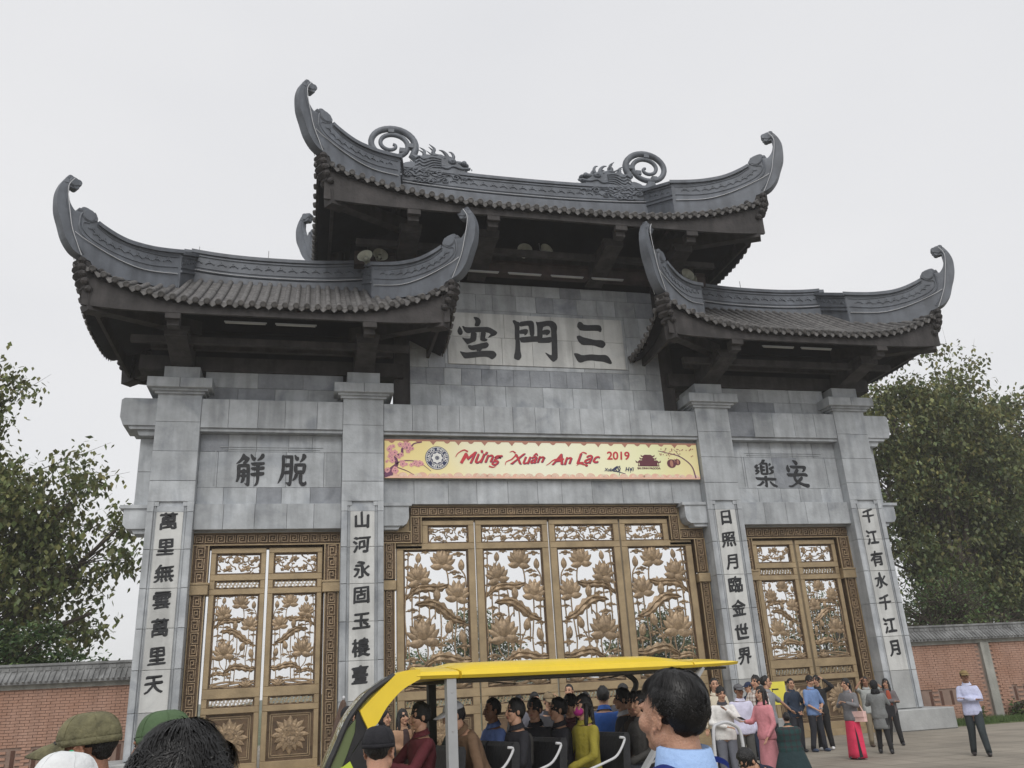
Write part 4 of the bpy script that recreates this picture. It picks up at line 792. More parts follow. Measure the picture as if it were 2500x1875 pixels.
def leaf_openings(leaf, X0, X1, zb, ops, mir, shoulder=None):
    """ops top-to-bottom: (kind, ox0, ox1, oz0, oz1); frame bars fill what is left"""
    top = ops[0][4]+.14; zprev = top
    for kind, a, c, z0, z1 in ops:
        xl = X0 if not (shoulder and kind == 'floral') else (shoulder[0] if shoulder[0] is not None else X0)
        xr = X1 if not (shoulder and kind == 'floral') else (shoulder[1] if shoulder[1] is not None else X1)
        rail(leaf, xl, a, z0, z1, .565); rail(leaf, c, xr, z0, z1, .565)
        trim(leaf, a, c, z0, z1)
    zs = [top]+[z for o in ops for z in (o[4], o[3])]+[zb]
    for i in range(0, len(zs), 2):
        xl, xr = X0, X1
        if i == 0 and shoulder:
            xl = shoulder[0] if shoulder[0] is not None else X0; xr = shoulder[1] if shoulder[1] is not None else X1
        rail(leaf, xl, xr, zs[i+1], zs[i])
    for kind, a, c, z0, z1 in ops:
        if kind == 'floral': floral_panel(leaf, a, c, z0, z1)
        elif kind == 'lattice': lattice(leaf, a+.02, c-.02, z0+.02, z1-.02)
        elif kind == 'lotus': lotus_panel(leaf, a+.02, c-.02, z0, z1-.01, mir)
        elif kind == 'solid':
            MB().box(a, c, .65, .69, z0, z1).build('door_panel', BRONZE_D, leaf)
            b = MB(); e = .08
            for y, e in ((.635, .07), (.64, .12)):
                b.box(a+e, c-e, y, .651, z1-e-.015, z1-e); b.box(a+e, c-e, y, .651, z0+e, z0+e+.015); b.box(a+e, a+e+.015, y, .651, z0+e, z1-e); b.box(c-e-.015, c-e, y, .651, z0+e, z1-e)
            b.build('panel_moulding', BRONZE, leaf)
            medallion(leaf, (a+c)/2, (z0+z1)/2, min(c-a, z1-z0)*.42)
def empty_part(name, label=None):
    o = D.objects.new(name, None); col.objects.link(o); o.parent = gate
    if label: o['label'] = label
    return o
for s in (-1, 1):       # side doors
    c = s*8.11
    for k, (xa, xb) in enumerate(((c-1.475, c-.035), (c+.035, c+1.475))):
        leaf = empty_part('door_leaf'); a, d = xa+.14, xb-.13
        leaf_openings(leaf, xa, xb, .18, [('floral', a, d, 5.09, 5.66), ('lattice', a, d, 4.71, 4.93), ('lotus', a, d, 2.18, 4.56), ('lattice', a, d, 1.72, 1.94), ('solid', a, d, .38, 1.57)], k == 1)
cx_ = [(-4.58, -2.305, -3.84, None), (-2.265, -.06, None, None), (-.01, 2.2, None, None), (2.245, 4.55, None, 3.83)]
for k, (xa, xb, sa, sb) in enumerate(cx_):
    leaf = empty_part('door_leaf'); a, d = xa+.2, xb-.2
    fa, fd = (sa+.17 if sa is not None else a-.03), (sb-.17 if sb is not None else d+.03)
    leaf_openings(leaf, xa, xb, .18, [('floral', fa, fd, 5.86, 6.38), ('lotus', a, d, 1.86, 5.68), ('lattice', a, d, 1.42, 1.64), ('solid', a, d, .38, 1.2)], k in (2, 3), (sa, sb))
    if sa is not None: rail(leaf, xa, sa, 5.7, 5.8)
    if sb is not None: rail(leaf, sb, xb, 5.7, 5.8)
# ---- frames with raised key-fret
FW = .335
def f_fret(b):
    t = .032
    def bx(x0, x1, z0, z1): b.box(x0, x1, -.045, .0, z0, z1)
    for (x0, x1, z0, z1) in ((-.14, .14, .12, .15), (.11, .14, -.12, .12), (-.08, .14, -.15, -.12), (-.08, -.05, -.12, .06), (-.08, .06, .05, .08), (.03, .06, -.05, .05), (-.02, .03, -.05, -.02), (-.14, -.11, -.15, .12)): bx(x0, x1, z0, z1)
fret_me = mk(f_fret, 'fret_tile', BRONZE_R, False)
def fret_band(x0, x1, z0, z1, horiz, parent, y=.5):
    L_ = (x1-x0) if horiz else (z1-z0); wd = (z1-z0) if horiz else (x1-x0); n = max(1, round(L_/wd))
    for i in range(n):
        c = (i+.5)*L_/n; o = link('fret_tile', fret_me, parent, (x0+c if horiz else (x0+x1)/2, y, (z0+z1)/2 if horiz else z0+c))
        sc_ = wd/.335; o.scale = ((L_/n)/.325 if horiz else sc_*.8, 1, sc_*.8 if horiz else (L_/n)/.325)
        if i % 2: o.rotation_euler = (0, math.pi, 0)
def frame_piece(parent, x0, x1, z0, z1, horiz):
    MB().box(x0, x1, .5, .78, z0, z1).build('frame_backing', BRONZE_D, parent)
    b = MB(); t = .028
    if horiz:
        for z in (z0, z1-t): b.box(x0, x1, .455, .52, z, z+t)
    else:
        for x in (x0, x1-t): b.box(x, x+t, .455, .52, z0, z1)
    b.build('frame_moulding', BRONZE, parent)
    m = .04
    fret_band(x0+(m if not horiz else 0), x1-(m if not horiz else 0), z0+(m if horiz else 0), z1-(m if horiz else 0), horiz, parent)
def door_frame(label):
    return empty_part('door_frame', label)
STOP = []
for s in (-1, 1):
    c = s*8.11; MB().box(c-1.52, c+1.52, .71, .79, 5.78, 5.88).build('frame_stop', BRONZE_D, gate); MB().box(c+1.44, c+1.54, .71, .79, .2, 5.8).build('frame_stop', BRONZE_D, gate)
    fr = door_frame('bronze key-pattern frame of the %s side doorway' % ('left' if s < 0 else 'right')); xo = 1.95; xi = 1.5
    frame_piece(fr, c-xo, c+xo, 5.86, 6.22, True)
    for d in (-1, 1):
        a, e = sorted((c+d*xi, c+d*xo))
        frame_piece(fr, a+.02 if d > 0 else a, e if d > 0 else e-.02, 4.86, 5.86, False); 
        MB().box(a-.015, e+.015, .40, .8, 4.55, 4.82, .015).build('waist_block', BRONZE, fr); MB().box(a-.03, e+.03, .38, .8, 4.82, 4.87).build('waist_moulding', BRONZE, fr)
        frame_piece(fr, a+(.05 if d > 0 else .02), e-(.02 if d > 0 else .05), .2, 4.55, False)
fr = door_frame('stepped bronze key-pattern frame of the wide middle doorway')
frame_piece(fr, -4.18, 4.16, 6.6, 6.94, True)
MB().box(-3.9, 3.88, .71, .79, 6.5, 6.64).build('frame_stop', BRONZE_D, fr); MB().box(4.52, 4.66, .71, .79, .2, 5.84).build('frame_stop', BRONZE_D, fr)
for a_, e_ in ((-4.65, -3.84), (3.82, 4.64)): MB().box(a_, e_, .71, .79, 5.76, 5.9).build('frame_stop', BRONZE_D, fr)
for d in (-1, 1):
    def FPc(a, e, z0, z1, h): a, e = sorted((d*a, d*e)); frame_piece(fr, a, e, z0, z1, h)
    FPc(3.86, 4.18, 5.86, 6.6, False); FPc(4.18, 4.96, 5.86, 6.2, True); FPc(4.61, 4.96, 4.86, 5.86, False); FPc(4.64, 4.95, .2, 4.55, False)
    a, e = sorted((d*4.6, d*4.98)); MB().box(a, e, .40, .8, 4.55, 4.82, .015).build('waist_block', BRONZE, fr)
    a, e = sorted((d*4.2, d*4.98)); MB().box(a, e, .56, .78, 6.2, 6.95).build('corner_plate', BRONZE, fr)
    a, e = sorted((d*4.62, d*4.98)); 
for xa, xb in ((-4.98, 4.98), (-10.05, -6.16), (6.16, 10.05)): MB().box(xa, xb, .3, 1.1, .004, .19).build('threshold', BRONZE, gate)
# ================================================================== BANNER
def flat(mb, pts, y): mb.poly(pts, lambda a, c: (a, y, c), lambda a, c: (a, y+.002, c), side=False)
def banner():
    m = D.materials.new('banner_print'); m.use_nodes = True; n = m.node_tree; L = n.links; b = n.nodes['Principled BSDF']; b.inputs['Roughness'].default_value = .5
    g = n.nodes.new('ShaderNodeNewGeometry'); sp = n.nodes.new('ShaderNodeSeparateXYZ'); L.new(g.outputs['Position'], sp.inputs[0])
    nz = n.nodes.new('ShaderNodeTexNoise'); nz.inputs['Scale'].default_value = .7; L.new(g.outputs['Position'], nz.inputs[0])
    ad = n.nodes.new('ShaderNodeMath'); ad.operation = 'MULTIPLY_ADD'; ad.inputs[1].default_value = 2.2; L.new(nz.outputs[0], ad.inputs[0]); L.new(sp.outputs[0], ad.inputs[2])
    mr = n.nodes.new('ShaderNodeMapRange'); mr.inputs[1].default_value = -4.2; mr.inputs[2].default_value = 6.2; L.new(ad.outputs[0], mr.inputs[0])
    cr = n.nodes.new('ShaderNodeValToRGB'); e = cr.color_ramp.elements; e[0].position = 0; e[0].color = (.86, .66, .28, 1); e[1].position = 1; e[1].color = (.85, .70, .34, 1)
    for p, c in ((.12, (.88, .75, .34, 1)), (.3, (.86, .83, .60, 1)), (.5, (.86, .86, .68, 1)), (.72, (.86, .84, .58, 1)), (.85, (.80, .82, .48, 1))): q = e.new(p); q.color = c
    L.new(mr.outputs[0], cr.inputs[0]); L.new(cr.outputs[0], b.inputs['Base Color'])
    t = thing('festival_banner', 'long yellow festival banner with red script letters above the middle doorway', 'banner', (0, 0, 7.68))
    def C(mb, name, m_): 
        o = mb.build(name, m_, t, kind='stuff' if name in ('blossom_print', 'lettering_swash', 'blossom_centre') else None); o.location = (0, 0, -7.68); return o
    y = .17; x0, x1, z0, z1 = -4.95, 4.95, 7.69, 8.86
    C(MB().box(x0, x1, y, y+.05, z0, z1), 'panel', m)
    pr = lambda nm, c, **k: mat(nm, c, .5, .06, 3, **k)
    brn = pr('print_clay', (.42, .20, .14)); pk = pr('print_pink', (.74, .36, .38)); dp = pr('print_plum', (.16, .05, .12)); red = pr('print_red', (.55, .045, .06)); wh = pr('print_white', (.82, .82, .80)); nv = pr('print_navy', (.03, .04, .10)); pch = pr('print_peach', (.80, .50, .38)); org = pr('print_orange', (.85, .45, .10)); lt = pr('print_cream', (.88, .80, .66))
    b = MB(); k = 0; x = x0
    b2 = MB(); flat(b2, [(x0, z1), (x1, z1), (x1, z1-.05), (x0, z1-.05)], y-.004); C(b2, 'scallop_border', brn)
    while x < x1-.1:
        w_ = random.choice((.34, .42, .5)); w_ = min(w_, x1-x); flat(b, [(x+w_*.5-.11, z1-.04), (x+w_*.5+.11, z1-.04), (x+w_*.5+.05, z1-.10), (x+w_*.5, z1-.17 if k % 2 else z1-.12), (x+w_*.5-.05, z1-.10)], y-.006); x += w_; k += 1
    C(b, 'scallop_border', brn)
    b = MB(); flat(b, [(x0, z0), (x1, z0), (x1, z0+.07), (x0, z0+.07)], y-.004); x = x0
    while x < x1-.2:
        r_ = random.uniform(.09, .15); flat(b, [(x+r_+r_*math.cos(a*math.pi/8), z0+.06+r_*.8*math.sin(a*math.pi/8)) for a in range(9)], y-.005); x += r_*random.uniform(1.6, 2.6)
    C(b, 'wave_border', pch)
    b = MB()
    for i in range(26):
        cx = x0+.2+i*.38+random.uniform(-.08, .08)
        for rr_ in (.12, .085, .05):
            ring = [(cx+rr_*math.cos(a*math.pi/8), z0+.05+rr_*.8*math.sin(a*math.pi/8)) for a in range(9)]; ring += [(cx+(rr_-.012)*math.cos(a*math.pi/8), z0+.05+(rr_-.012)*.8*math.sin(a*math.pi/8)) for a in range(8, -1, -1)]
            flat(b, ring, y-.007)
    C(b, 'wave_lines', lt)
    def ribbon(mb, pts, w0, w1, yy):
        P = crs(pts, 5); n = len(P); l = []; r = []
        for i, p in enumerate(P):
            a = P[max(i-1, 0)]; c = P[min(i+1, n-1)]; dx, dz = c[0]-a[0], c[1]-a[1]; q = math.hypot(dx, dz) or 1; w_ = w0+(w1-w0)*i/(n-1); l.append((p[0]-dz/q*w_, p[1]+dx/q*w_)); r.append((p[0]+dz/q*w_, p[1]-dx/q*w_))
        mb.add([(a, yy, c) for a, c in l]+[(a, yy, c) for a, c in r], [(i, i+1, n+i+1, n+i) for i in range(n-1)])
    b = MB()
    ribbon(b, [(-4.93, 7.78), (-4.75, 7.95), (-4.6, 8.1), (-4.63, 8.32), (-4.45, 8.42), (-4.42, 8.58), (-4.2, 8.62), (-4.08, 8.73), (-3.85, 8.78)], .07, .012, y-.009); flat(b, [(-4.95, 7.7), (-4.7, 7.78), (-4.72, 7.98), (-4.95, 7.95)], y-.0085)
    ribbon(b, [(-4.62, 8.1), (-4.45, 8.2), (-4.1, 8.2), (-3.85, 8.1), (-3.6, 7.9)], .02, .006, y-.009); ribbon(b, [(-4.7, 8.05), (-4.3, 7.9), (-4.1, 7.78)], .015, .005, y-.009)
    C(b, 'plum_branch', dp)
    b = MB(); bb = MB()
    for i in range(46):
        u = i/46; base = [(-4.9, 7.95), (-4.82, 8.25), (-4.75, 8.6), (-4.45, 8.65), (-4.2, 8.55), (-4.5, 8.35), (-4.4, 8.15), (-4.1, 8.15), (-3.9, 8.1), (-4.7, 8.4), (-4.6, 7.95), (-4.3, 8.75)][i % 12]
        cx, cz = base[0]+random.uniform(-.1, .1), base[1]+random.uniform(-.07, .05); r_ = random.uniform(.03, .075) if i > 12 else random.uniform(.06, .09); cx = max(cx, x0+r_); 
        for k in range(5): a = k*1.2566+i; flat(b, [(cx+r_*.6*math.cos(a)+r_*.5*math.cos(q*1.05), cz+r_*.6*math.sin(a)+r_*.5*math.sin(q*1.05)) for q in range(6)], y-.010-i*.00002-k*.000004)
        flat(bb, [(cx+r_*.22*math.cos(q*1.05), cz+r_*.22*math.sin(q*1.05)) for q in range(6)], y-.0125)
    C(b, 'blossom_print', pk); C(bb, 'blossom_centre', dp)
    # round emblem
    def disc(r0, r1, yy, m_, nm, n=40, wob=0, k=8):
        b = MB(); P0 = [(-3.41+(r0)*(1+wob*math.cos(k*q*2*math.pi/n))*math.cos(q*2*math.pi/n), 8.30+(r0)*(1+wob*math.cos(k*q*2*math.pi/n))*math.sin(q*2*math.pi/n)) for q in range(n)]
        if r1: P1 = [(-3.41+r1*math.cos(q*2*math.pi/n), 8.30+r1*math.sin(q*2*math.pi/n)) for q in range(n)]; b.add([(a, yy, c) for a, c in P0]+[(a, yy, c) for a, c in P1], [(i, (i+1) % n, n+(i+1) % n, n+i) for i in range(n)])
        else: flat(b, P0, yy)
        C(b, nm, m_)
    disc(.355, 0, y-.006, nv, 'emblem'); disc(.335, .318, y-.008, wh, 'emblem_ring'); disc(.205, .19, y-.008, wh, 'emblem_ring'); disc(.155, 0, y-.008, wh, 'emblem_rosette', wob=.1); disc(.062, .045, y-.010, nv, 'emblem_wheel')
    b = MB()
    for k in range(4): a = k*math.pi/4; b.bar((-3.41-.06*math.cos(a), y-.0105, 8.30-.06*math.sin(a)), (-3.41+.06*math.cos(a), y-.0105, 8.30+.06*math.sin(a)), .002, .014)
    C(b, 'emblem_wheel', nv)
    for txt, r_, a0, a1, up in (('GIÁO HỘI PHẬT GIÁO', .262, 196, -16, 1), ('VIỆT NAM', .262, 238, 302, -1)):
        for i, chx in enumerate(txt):
            if chx == ' ': continue
            a = R(a0+(a1-a0)*i/(len(txt)-1)); o = text_obj('emblem_letter', chx, -3.41+r_*math.cos(a), y, 8.30+r_*math.sin(a), .105, wh, t, .004, rot=(a-math.pi/2)*1 if up > 0 else a+math.pi/2, depth=.010)
            if o: o.location = (0, 0, -7.68)
    # red script words with a pale shadow, joined brush-like swashes
    ex = MB()
    for wd, xc, zc, sz, sx_ in (('Mừng', -2.08, 8.30, .50, 1.06), ('Xuân', -.66, 8.31, .47, 1.05), ('An', .42, 8.30, .48, 1.1), ('Lạc', 1.27, 8.29, .47, 1.05)):
        for dx, dz, mm, dep in ((.018, -.016, dp, .006), (0, 0, red, .0085)):
            o = text_obj('red_lettering', wd, xc+dx, y, zc+dz, sz, mm, t, .010, shear=.45, sx=sx_, depth=dep, wob=.04, nib=.005); o.location = (0, 0, -7.68)
    for pts in ([(-2.86, 8.33), (-2.78, 8.45), (-2.6, 8.55), (-2.48, 8.5)], [(-2.68, 8.12), (-2.62, 8.22), (-2.5, 8.4)], [(-1.62, 8.1), (-1.72, 8.03), (-1.86, 8.06)], [(-1.36, 8.1), (-1.32, 8.2), (-1.15, 8.28), (-1.0, 8.42)], [(-1.2, 8.5), (-1.1, 8.53), (-1.02, 8.47)], [(-.08, 8.1), (.02, 8.16), (.2, 8.28), (.5, 8.3)], [(.88, 8.1), (1.0, 8.16), (1.25, 8.1)], [(1.0, 8.44), (1.12, 8.52), (1.24, 8.48)]):
        ribbon(ex, pts, .008, .026, y-.0125)
    C(ex, 'lettering_swash', red)
    o = text_obj('red_lettering', '2019', 2.27, y, 8.43, .36, red, t, .010, depth=.009, sx=1.05, shear=.08); o.location = (0, 0, -7.68)
    b = MB()
    ribbon(b, [(2.22, 8.08), (2.08, 8.0), (2.06, 7.94), (2.2, 7.92), (2.45, 7.85)], .03, .008, y-.009); ribbon(b, [(2.1, 8.0), (2.3, 8.1)], .02, .01, y-.0095); ribbon(b, [(2.2, 8.02), (2.27, 7.95), (2.3, 8.05), (2.24, 7.8)], .008, .006, y-.010)
    C(b, 'ink_lettering', nv)
    for wd, xc, sz, th in (('Xuân', 1.92, .14, .004), ('Kỷ', 2.2, .17, .006), ('Hợi', 2.6, .18, .006)): o = text_obj('ink_lettering', wd, xc, y, 7.98, sz, nv, t, th, shear=.3, depth=.0095); o.location = (0, 0, -7.68)
    b = MB()   # pagoda mark
    cx, k = 3.25, 1
    for (w0, w1, za, zb) in ((.10, .22, 8.47, 8.42), (.16, .27, 8.385, 8.335), (.30, .41, 8.29, 8.23)):
        flat(b, [(cx-w0, za), (cx+w0, za), (cx+w1-.05, zb+.01), (cx+w1+.02, za), (cx+w1, zb-.02), (cx-w1, zb-.02), (cx-w1-.02, za), (cx-w1+.05, zb+.01)], y-.006)
    for (hw, za, zb) in ((.17, 8.40, 8.375), (.2, 8.32, 8.29), (.30, 8.21, 8.12), (.36, 8.125, 8.095)): flat(b, [(cx-hw, za), (cx+hw, za), (cx+hw, zb), (cx-hw, zb)], y-.0065)
    for q in (-.34, -.28, .28, .34): flat(b, [(cx+q-.012, 8.22), (cx+q+.012, 8.22), (cx+q+.012, 8.1), (cx+q-.012, 8.1)], y-.007)
    C(b, 'pagoda_print', brn if False else pr('print_maroon', (.13, .035, .05)))
    o = text_obj('caption_lettering', 'BAI DINH PAGODA', cx, y, 8.035, .088, pr('print_maroon', (.13, .035, .05)), t, .003, depth=.0085); o.location = (0, 0, -7.68)
    b = MB()
    for cx, cz, rr_ in ((4.03, 8.19, .155), (4.23, 8.24, .11)): flat(b, [(cx+rr_*math.cos(q*math.pi/8), cz+rr_*.92*math.sin(q*math.pi/8)) for q in range(16)], y-.006-rr_*.004)
    C(b, 'lantern_print', pr('print_maroon', (.13, .035, .05))); b = MB()
    for cx, cz, rr_ in ((4.03, 8.19, .07), (4.25, 8.24, .05)): flat(b, [(cx+rr_*.8*math.cos(q*math.pi/8), cz+rr_*1.6*math.sin(q*math.pi/8)) for q in range(16)], y-.0085)
    C(b, 'lantern_glow', brn)
    b = MB(); ribbon(b, [(3.62, 8.6), (3.9, 8.54), (4.34, 8.42), (4.7, 8.12), (4.8, 7.72)], .008, .022, y-.009); ribbon(b, [(4.34, 8.42), (4.25, 8.55), (4.15, 8.66)], .008, .004, y-.009); C(b, 'branch_print', dp)
    b = MB()
    for i in range(40): cx, cz = 3.65+random.random()*1.2, 8.68-random.random()*.5*random.random(); flat(b, [(cx+.02*math.cos(q*1.05), cz+.02*math.sin(q*1.05)) for q in range(6)], y-.010)
    C(b, 'blossom_print', brn)
banner()

# ================================================================== SPEAKERS AND TUBE LIGHTS
HORN = mat('grey_green_horn', (.44, .45, .38), .5, .12, 6)
def speaker(x, y, z, yaw, tilt, label):
    t = thing('horn_speaker', label, 'loudspeaker', (x, y, z), 0, 'horn loudspeakers under the middle roof')
    t.rotation_euler = (R(tilt), 0, R(yaw))   # faces -y locally
    b = MB(); n = 24; prof = [(.07, .42), (.08, .3), (.11, .18), (.17, .08), (.225, .01), (.24, 0), (.235, -.005), (.21, .015), (.15, .09), (.09, .19), (.05, .26), (.001, .26)]
    b.smooth = True; b.loft([[Vector((r_*math.cos(q*2*math.pi/n), d, r_*math.sin(q*2*math.pi/n))) for q in range(n)] for r_, d in prof], caps=False); b.build('horn', HORN, t)
    b = MB(); b.smooth = True; b.tube([(0, .09, 0), (0, .16, 0), (0, .3, 0)], [.055, .045, .03], 12); b.build('throat', HORN, t)
    b = MB(); b.tube([(0, .38, 0), (0, .56, 0)], .1, 14); b.build('driver', BLACKP, t)
    b = MB(); b.tube([(0, .3, .09), (0, .34, .26), (0, .34, .5)], .018, 6); b.build('bracket', GREYMETAL, t)
for a in ((-5.62, -.75, 14.38, -22, -18, 'brighter of the two horn speakers above the left side roof, turned left'), (-5.12, -.45, 14.62, 12, -12, 'dark horn speaker right of the brighter one above the left side roof'),
          (-.52, -.6, 15.08, -6, -12, 'left horn of the pair hanging over the centre of the upper wall'), (.22, -.6, 15.1, 20, -8, 'right horn of the pair hanging over the centre of the upper wall'),
          (5.05, -.7, 14.5, 8, -14, 'horn speaker between the inner horn tip of the right roof and its ridge'), (5.5, -.35, 14.4, 68, -5, 'horn speaker seen edge-on at the far right under the upper roof')): speaker(*a)
TUBE = mat('tube_light_glass', (.36, .36, .34), .3, .04)
def tube_light(x0, x1, y, z, label):
    cx = (x0+x1)/2; hw = (x1-x0)/2; t = thing('tube_light', label, 'tube light', (cx, y, z), 0, 'tube lights fixed under the roofs')
    MB().box(-hw, hw, -.02, .02, .02, .05).build('batten', GREYMETAL, t)
    b = MB(); b.smooth = True; b.tube([(-hw+.03, 0, 0), (hw-.03, 0, 0)], .022, 8); b.build('tube', TUBE, t)
for i, (a, c) in enumerate(((-9.41, -8.31), (-8.09, -6.99), (6.62, 7.72), (7.97, 9.07))): tube_light(a, c, -1.9, 11.43, ('left', 'right')[i % 2]+' tube light under the eave of the '+('left', 'right')[i//2]+' side roof')
for i, (a, c) in enumerate(((-3.85, -2.75), (-2.5, -1.4), (-1.1, 0), (.32, 1.42), (1.7, 2.8))): tube_light(a, c, -.5, 14.2, ('first', 'second', 'third', 'fourth', 'fifth')[i]+' tube light from the left above the middle wall')

# ================================================================== PERIMETER WALLS
BRICK = mat('orange_red_brick', (.38, .24, .185), .9, .16, 1.2, .35, 20, c2=(.34, .19, .13), streak=.12)
MORT = mat('brick_mortar', (.26, .185, .15), .95, .1, 4)
COPE = mat('wall_coping_tile', (.235, .24, .24), .85, .18, 3, .4, 20, streak=.3)
CONC = mat('grey_concrete', (.34, .34, .31), .9, .12, 1.5, .3, 15, streak=.25)
def perimeter(x0, x1, label, piers, slots):
    y = 2.0; cx = (x0+x1)/2; t = thing('perimeter_wall', label, 'wall', (cx, y, 0)); X = lambda v: v-cx
    MB().box(X(x0), X(x1), .03, .30, 0, 2.5).build('wall_core', MORT, t)
    b = MB(); r = 0; z = .04; bh = .072
    sl_ = [(s-.06, s+.06) for s in slots]
    while z < 2.42:
        x = x0+(r % 2)*.12
        while x < x1-.1:
            e = min(x+.225, x1); j = random.uniform(-.006, .006)
            if not (.5 < z < .98 and any(e > a and x < c for a, c in sl_)) and not any(e > p-.18 and x < p+.18 for p in piers): b.box(X(x), X(e-.012), j, .04, z, z+bh-.012)
            x = e
        z += bh; r += 1
    b.build('brick', BRICK, t, kind='stuff')
    b = MB()
    for s in slots:
        pass
    b2 = MB()
    DK = mat('slot_shadow', (.10, .05, .035), .9)
    for s in slots: MB().box(X(s-.05), X(s+.05), .022, .029, .5, .98).build('wall_slot', DK, t)
    for p in piers: MB().box(X(p-.17), X(p+.17), -.08, .3, 0, 2.46, .01).build('wall_pier', CONC, t)
    MB().box(X(x0), X(x1), -.04, .34, 2.44, 2.56).build('wall_band', CONC, t)
    # coping: sloped body, tile ribs, ridge with key pattern
    b = MB(); b.poly([(-.2, 2.56), (.5, 2.56), (.5, 2.62), (.24, 2.86), (.22, 3.04), (.08, 3.04), (.06, 2.86), (-.2, 2.62)], lambda u, v: (X(x0), u, v), lambda u, v: (X(x1), u, v)); o = b.build('coping', COPE, t); recalc(o.data)
    b = MB(); x = x0+.05
    while x < x1-.05:
        b.tube([(X(x), -.24, 2.61), (X(x), .07, 2.87)], .032, 6); x += .135
    b.build('coping_tile', COPE, t, kind='stuff')
    b = MB(); b.box(X(x0), X(x1), .04, .26, 3.02, 3.08); x = x0+.1
    while x < x1-.2: b.box(X(x), X(x+.13), .045, .08, 2.90, 2.98); x += .2
    b.build('coping_ridge', COPE, t, kind='stuff')
perimeter(-22, -11.3, 'brick wall with grey tiled coping on the left of the gateway', [-20.8], [-14.2+.5*k for k in range(-12, 6) if abs(-14.2+.5*k+20.8) > .35])
perimeter(11.75, 30, 'brick wall with grey tiled coping and a pale pier on the right of the gateway', [15.6, 21.5, 27.4], [12.75, 13.15, 13.55, 13.95, 14.35, 16.5, 16.9, 17.3, 17.7, 18.1, 18.5, 22.5, 22.9, 23.3, 23.7])
GRASS = mat('grass_blade', (.085, .14, .04), .8, .3, 6)
def blades(name, n, fn, h0, h1, w_, m, label):
    P = np.array([fn() for _ in range(n)]); ang = rng.uniform(0, 6.28, n); h = rng.uniform(h0, h1, n); lean = rng.uniform(-.4, .4, (n, 2))*h[:, None]
    d = np.stack([np.cos(ang), np.sin(ang), np.zeros(n)], 1)*w_; V = np.stack([P-d, P+d, P+np.stack([lean[:, 0], lean[:, 1], h], 1)], 1).reshape(-1, 3)
    me = D.meshes.new(name); me.from_pydata(V.tolist(), [], [(3*i, 3*i+1, 3*i+2) for i in range(n)]); me.materials.append(m); o = link(name, me, kind='stuff'); o['label'] = label; o['category'] = 'grass'; return o
blades('grass', 26000, lambda: (rng.uniform(12.0, 30), rng.uniform(.15, 2.0), 0), .05, .2, .012, GRASS, 'strip of green grass at the foot of the right brick wall')
MB().box(12.0, 30, .1, 2.0, -.01, .02).build('grass_bed', mat('grass_soil', (.10, .13, .05), .95, .3, 5), kind='structure')

# ================================================================== TREES AND SHRUBS
BARK = mat('bark', (.085, .07, .055), .9, .25, 8, .4, 25)
def leafmat(name, c, c2):
    m = mat(name, c, .55, .3, .6, c2=c2, detail=2); n = m.node_tree; L = n.links; b = n.nodes['Principled BSDF']
    src = b.inputs['Base Color'].links[0].from_socket; g = [x for x in n.nodes if x.type == 'NEW_GEOMETRY'][0]; h = n.nodes.new('ShaderNodeHueSaturation')
    m1 = n.nodes.new('ShaderNodeMapRange'); m1.inputs[3].default_value = .5; m1.inputs[4].default_value = 1.5; L.new(g.outputs['Random Per Island'], m1.inputs[0]); L.new(m1.outputs[0], h.inputs['Value'])
    m2 = n.nodes.new('ShaderNodeMapRange'); m2.inputs[3].default_value = .46; m2.inputs[4].default_value = .53; wn = n.nodes.new('ShaderNodeMath'); wn.operation = 'FRACT'; wm = n.nodes.new('ShaderNodeMath'); wm.operation = 'MULTIPLY'; wm.inputs[1].default_value = 37.7
    L.new(g.outputs['Random Per Island'], wm.inputs[0]); L.new(wm.outputs[0], wn.inputs[0]); L.new(wn.outputs[0], m2.inputs[0]); L.new(m2.outputs[0], h.inputs['Hue']); L.new(src, h.inputs['Color'])
    L.new(h.outputs[0], b.inputs['Base Color'])
    tr = n.nodes.new('ShaderNodeBsdfTranslucent'); L.new(h.outputs[0], tr.inputs[0]); ms = n.nodes.new('ShaderNodeMixShader'); ms.inputs[0].default_value = .3; o = n.nodes['Material Output']; L.new(b.outputs[0], ms.inputs[1]); L.new(tr.outputs[0], ms.inputs[2]); L.new(ms.outputs[0], o.inputs[0]); return m
LEAF_A = leafmat('olive_green_leaf', (.16, .19, .07), (.095, .12, .045)); LEAF_B = leafmat('yellowing_leaf', (.17, .165, .055), (.09, .115, .04)); LEAF_C = leafmat('fresh_green_leaf', (.085, .14, .045), (.05, .085, .03)); LEAF_D = leafmat('dark_leaf', (.12, .145, .06), (.07, .095, .04))
def leaves_mesh(name, C, size, m, parent, droop=.6, aspect=.72):
    n = len(C); a = rng.uniform(0, 6.283, n); s = size*rng.uniform(.6, 1.25, n); tilt = rng.normal(0, .55, n)+droop
    # leaf axis points outward/down, width horizontal
    ax = np.stack([np.cos(a)*np.cos(tilt), np.sin(a)*np.cos(tilt), -np.sin(tilt)], 1); wd = np.stack([-np.sin(a), np.cos(a), rng.normal(0, .35, n)], 1); wd /= np.linalg.norm(wd, axis=1)[:, None]
    S = s[:, None]; v0 = C; v1 = C+ax*S*.42+wd*S*.5*aspect; v2 = C+ax*S*1.05; v3 = C+ax*S*.42-wd*S*.5*aspect
    V = np.stack([v0, v1, v2, v3], 1).reshape(-1, 3); me = D.meshes.new(name); me.vertices.add(4*n); me.vertices.foreach_set('co', V.ravel()); me.loops.add(4*n); me.polygons.add(n)
    me.loops.foreach_set('vertex_index', np.arange(4*n)); me.polygons.foreach_set('loop_start', np.arange(0, 4*n, 4)); me.polygons.foreach_set('loop_total', np.full(n, 4)); me.update(); me.materials.append(m); return link(name, me, parent)
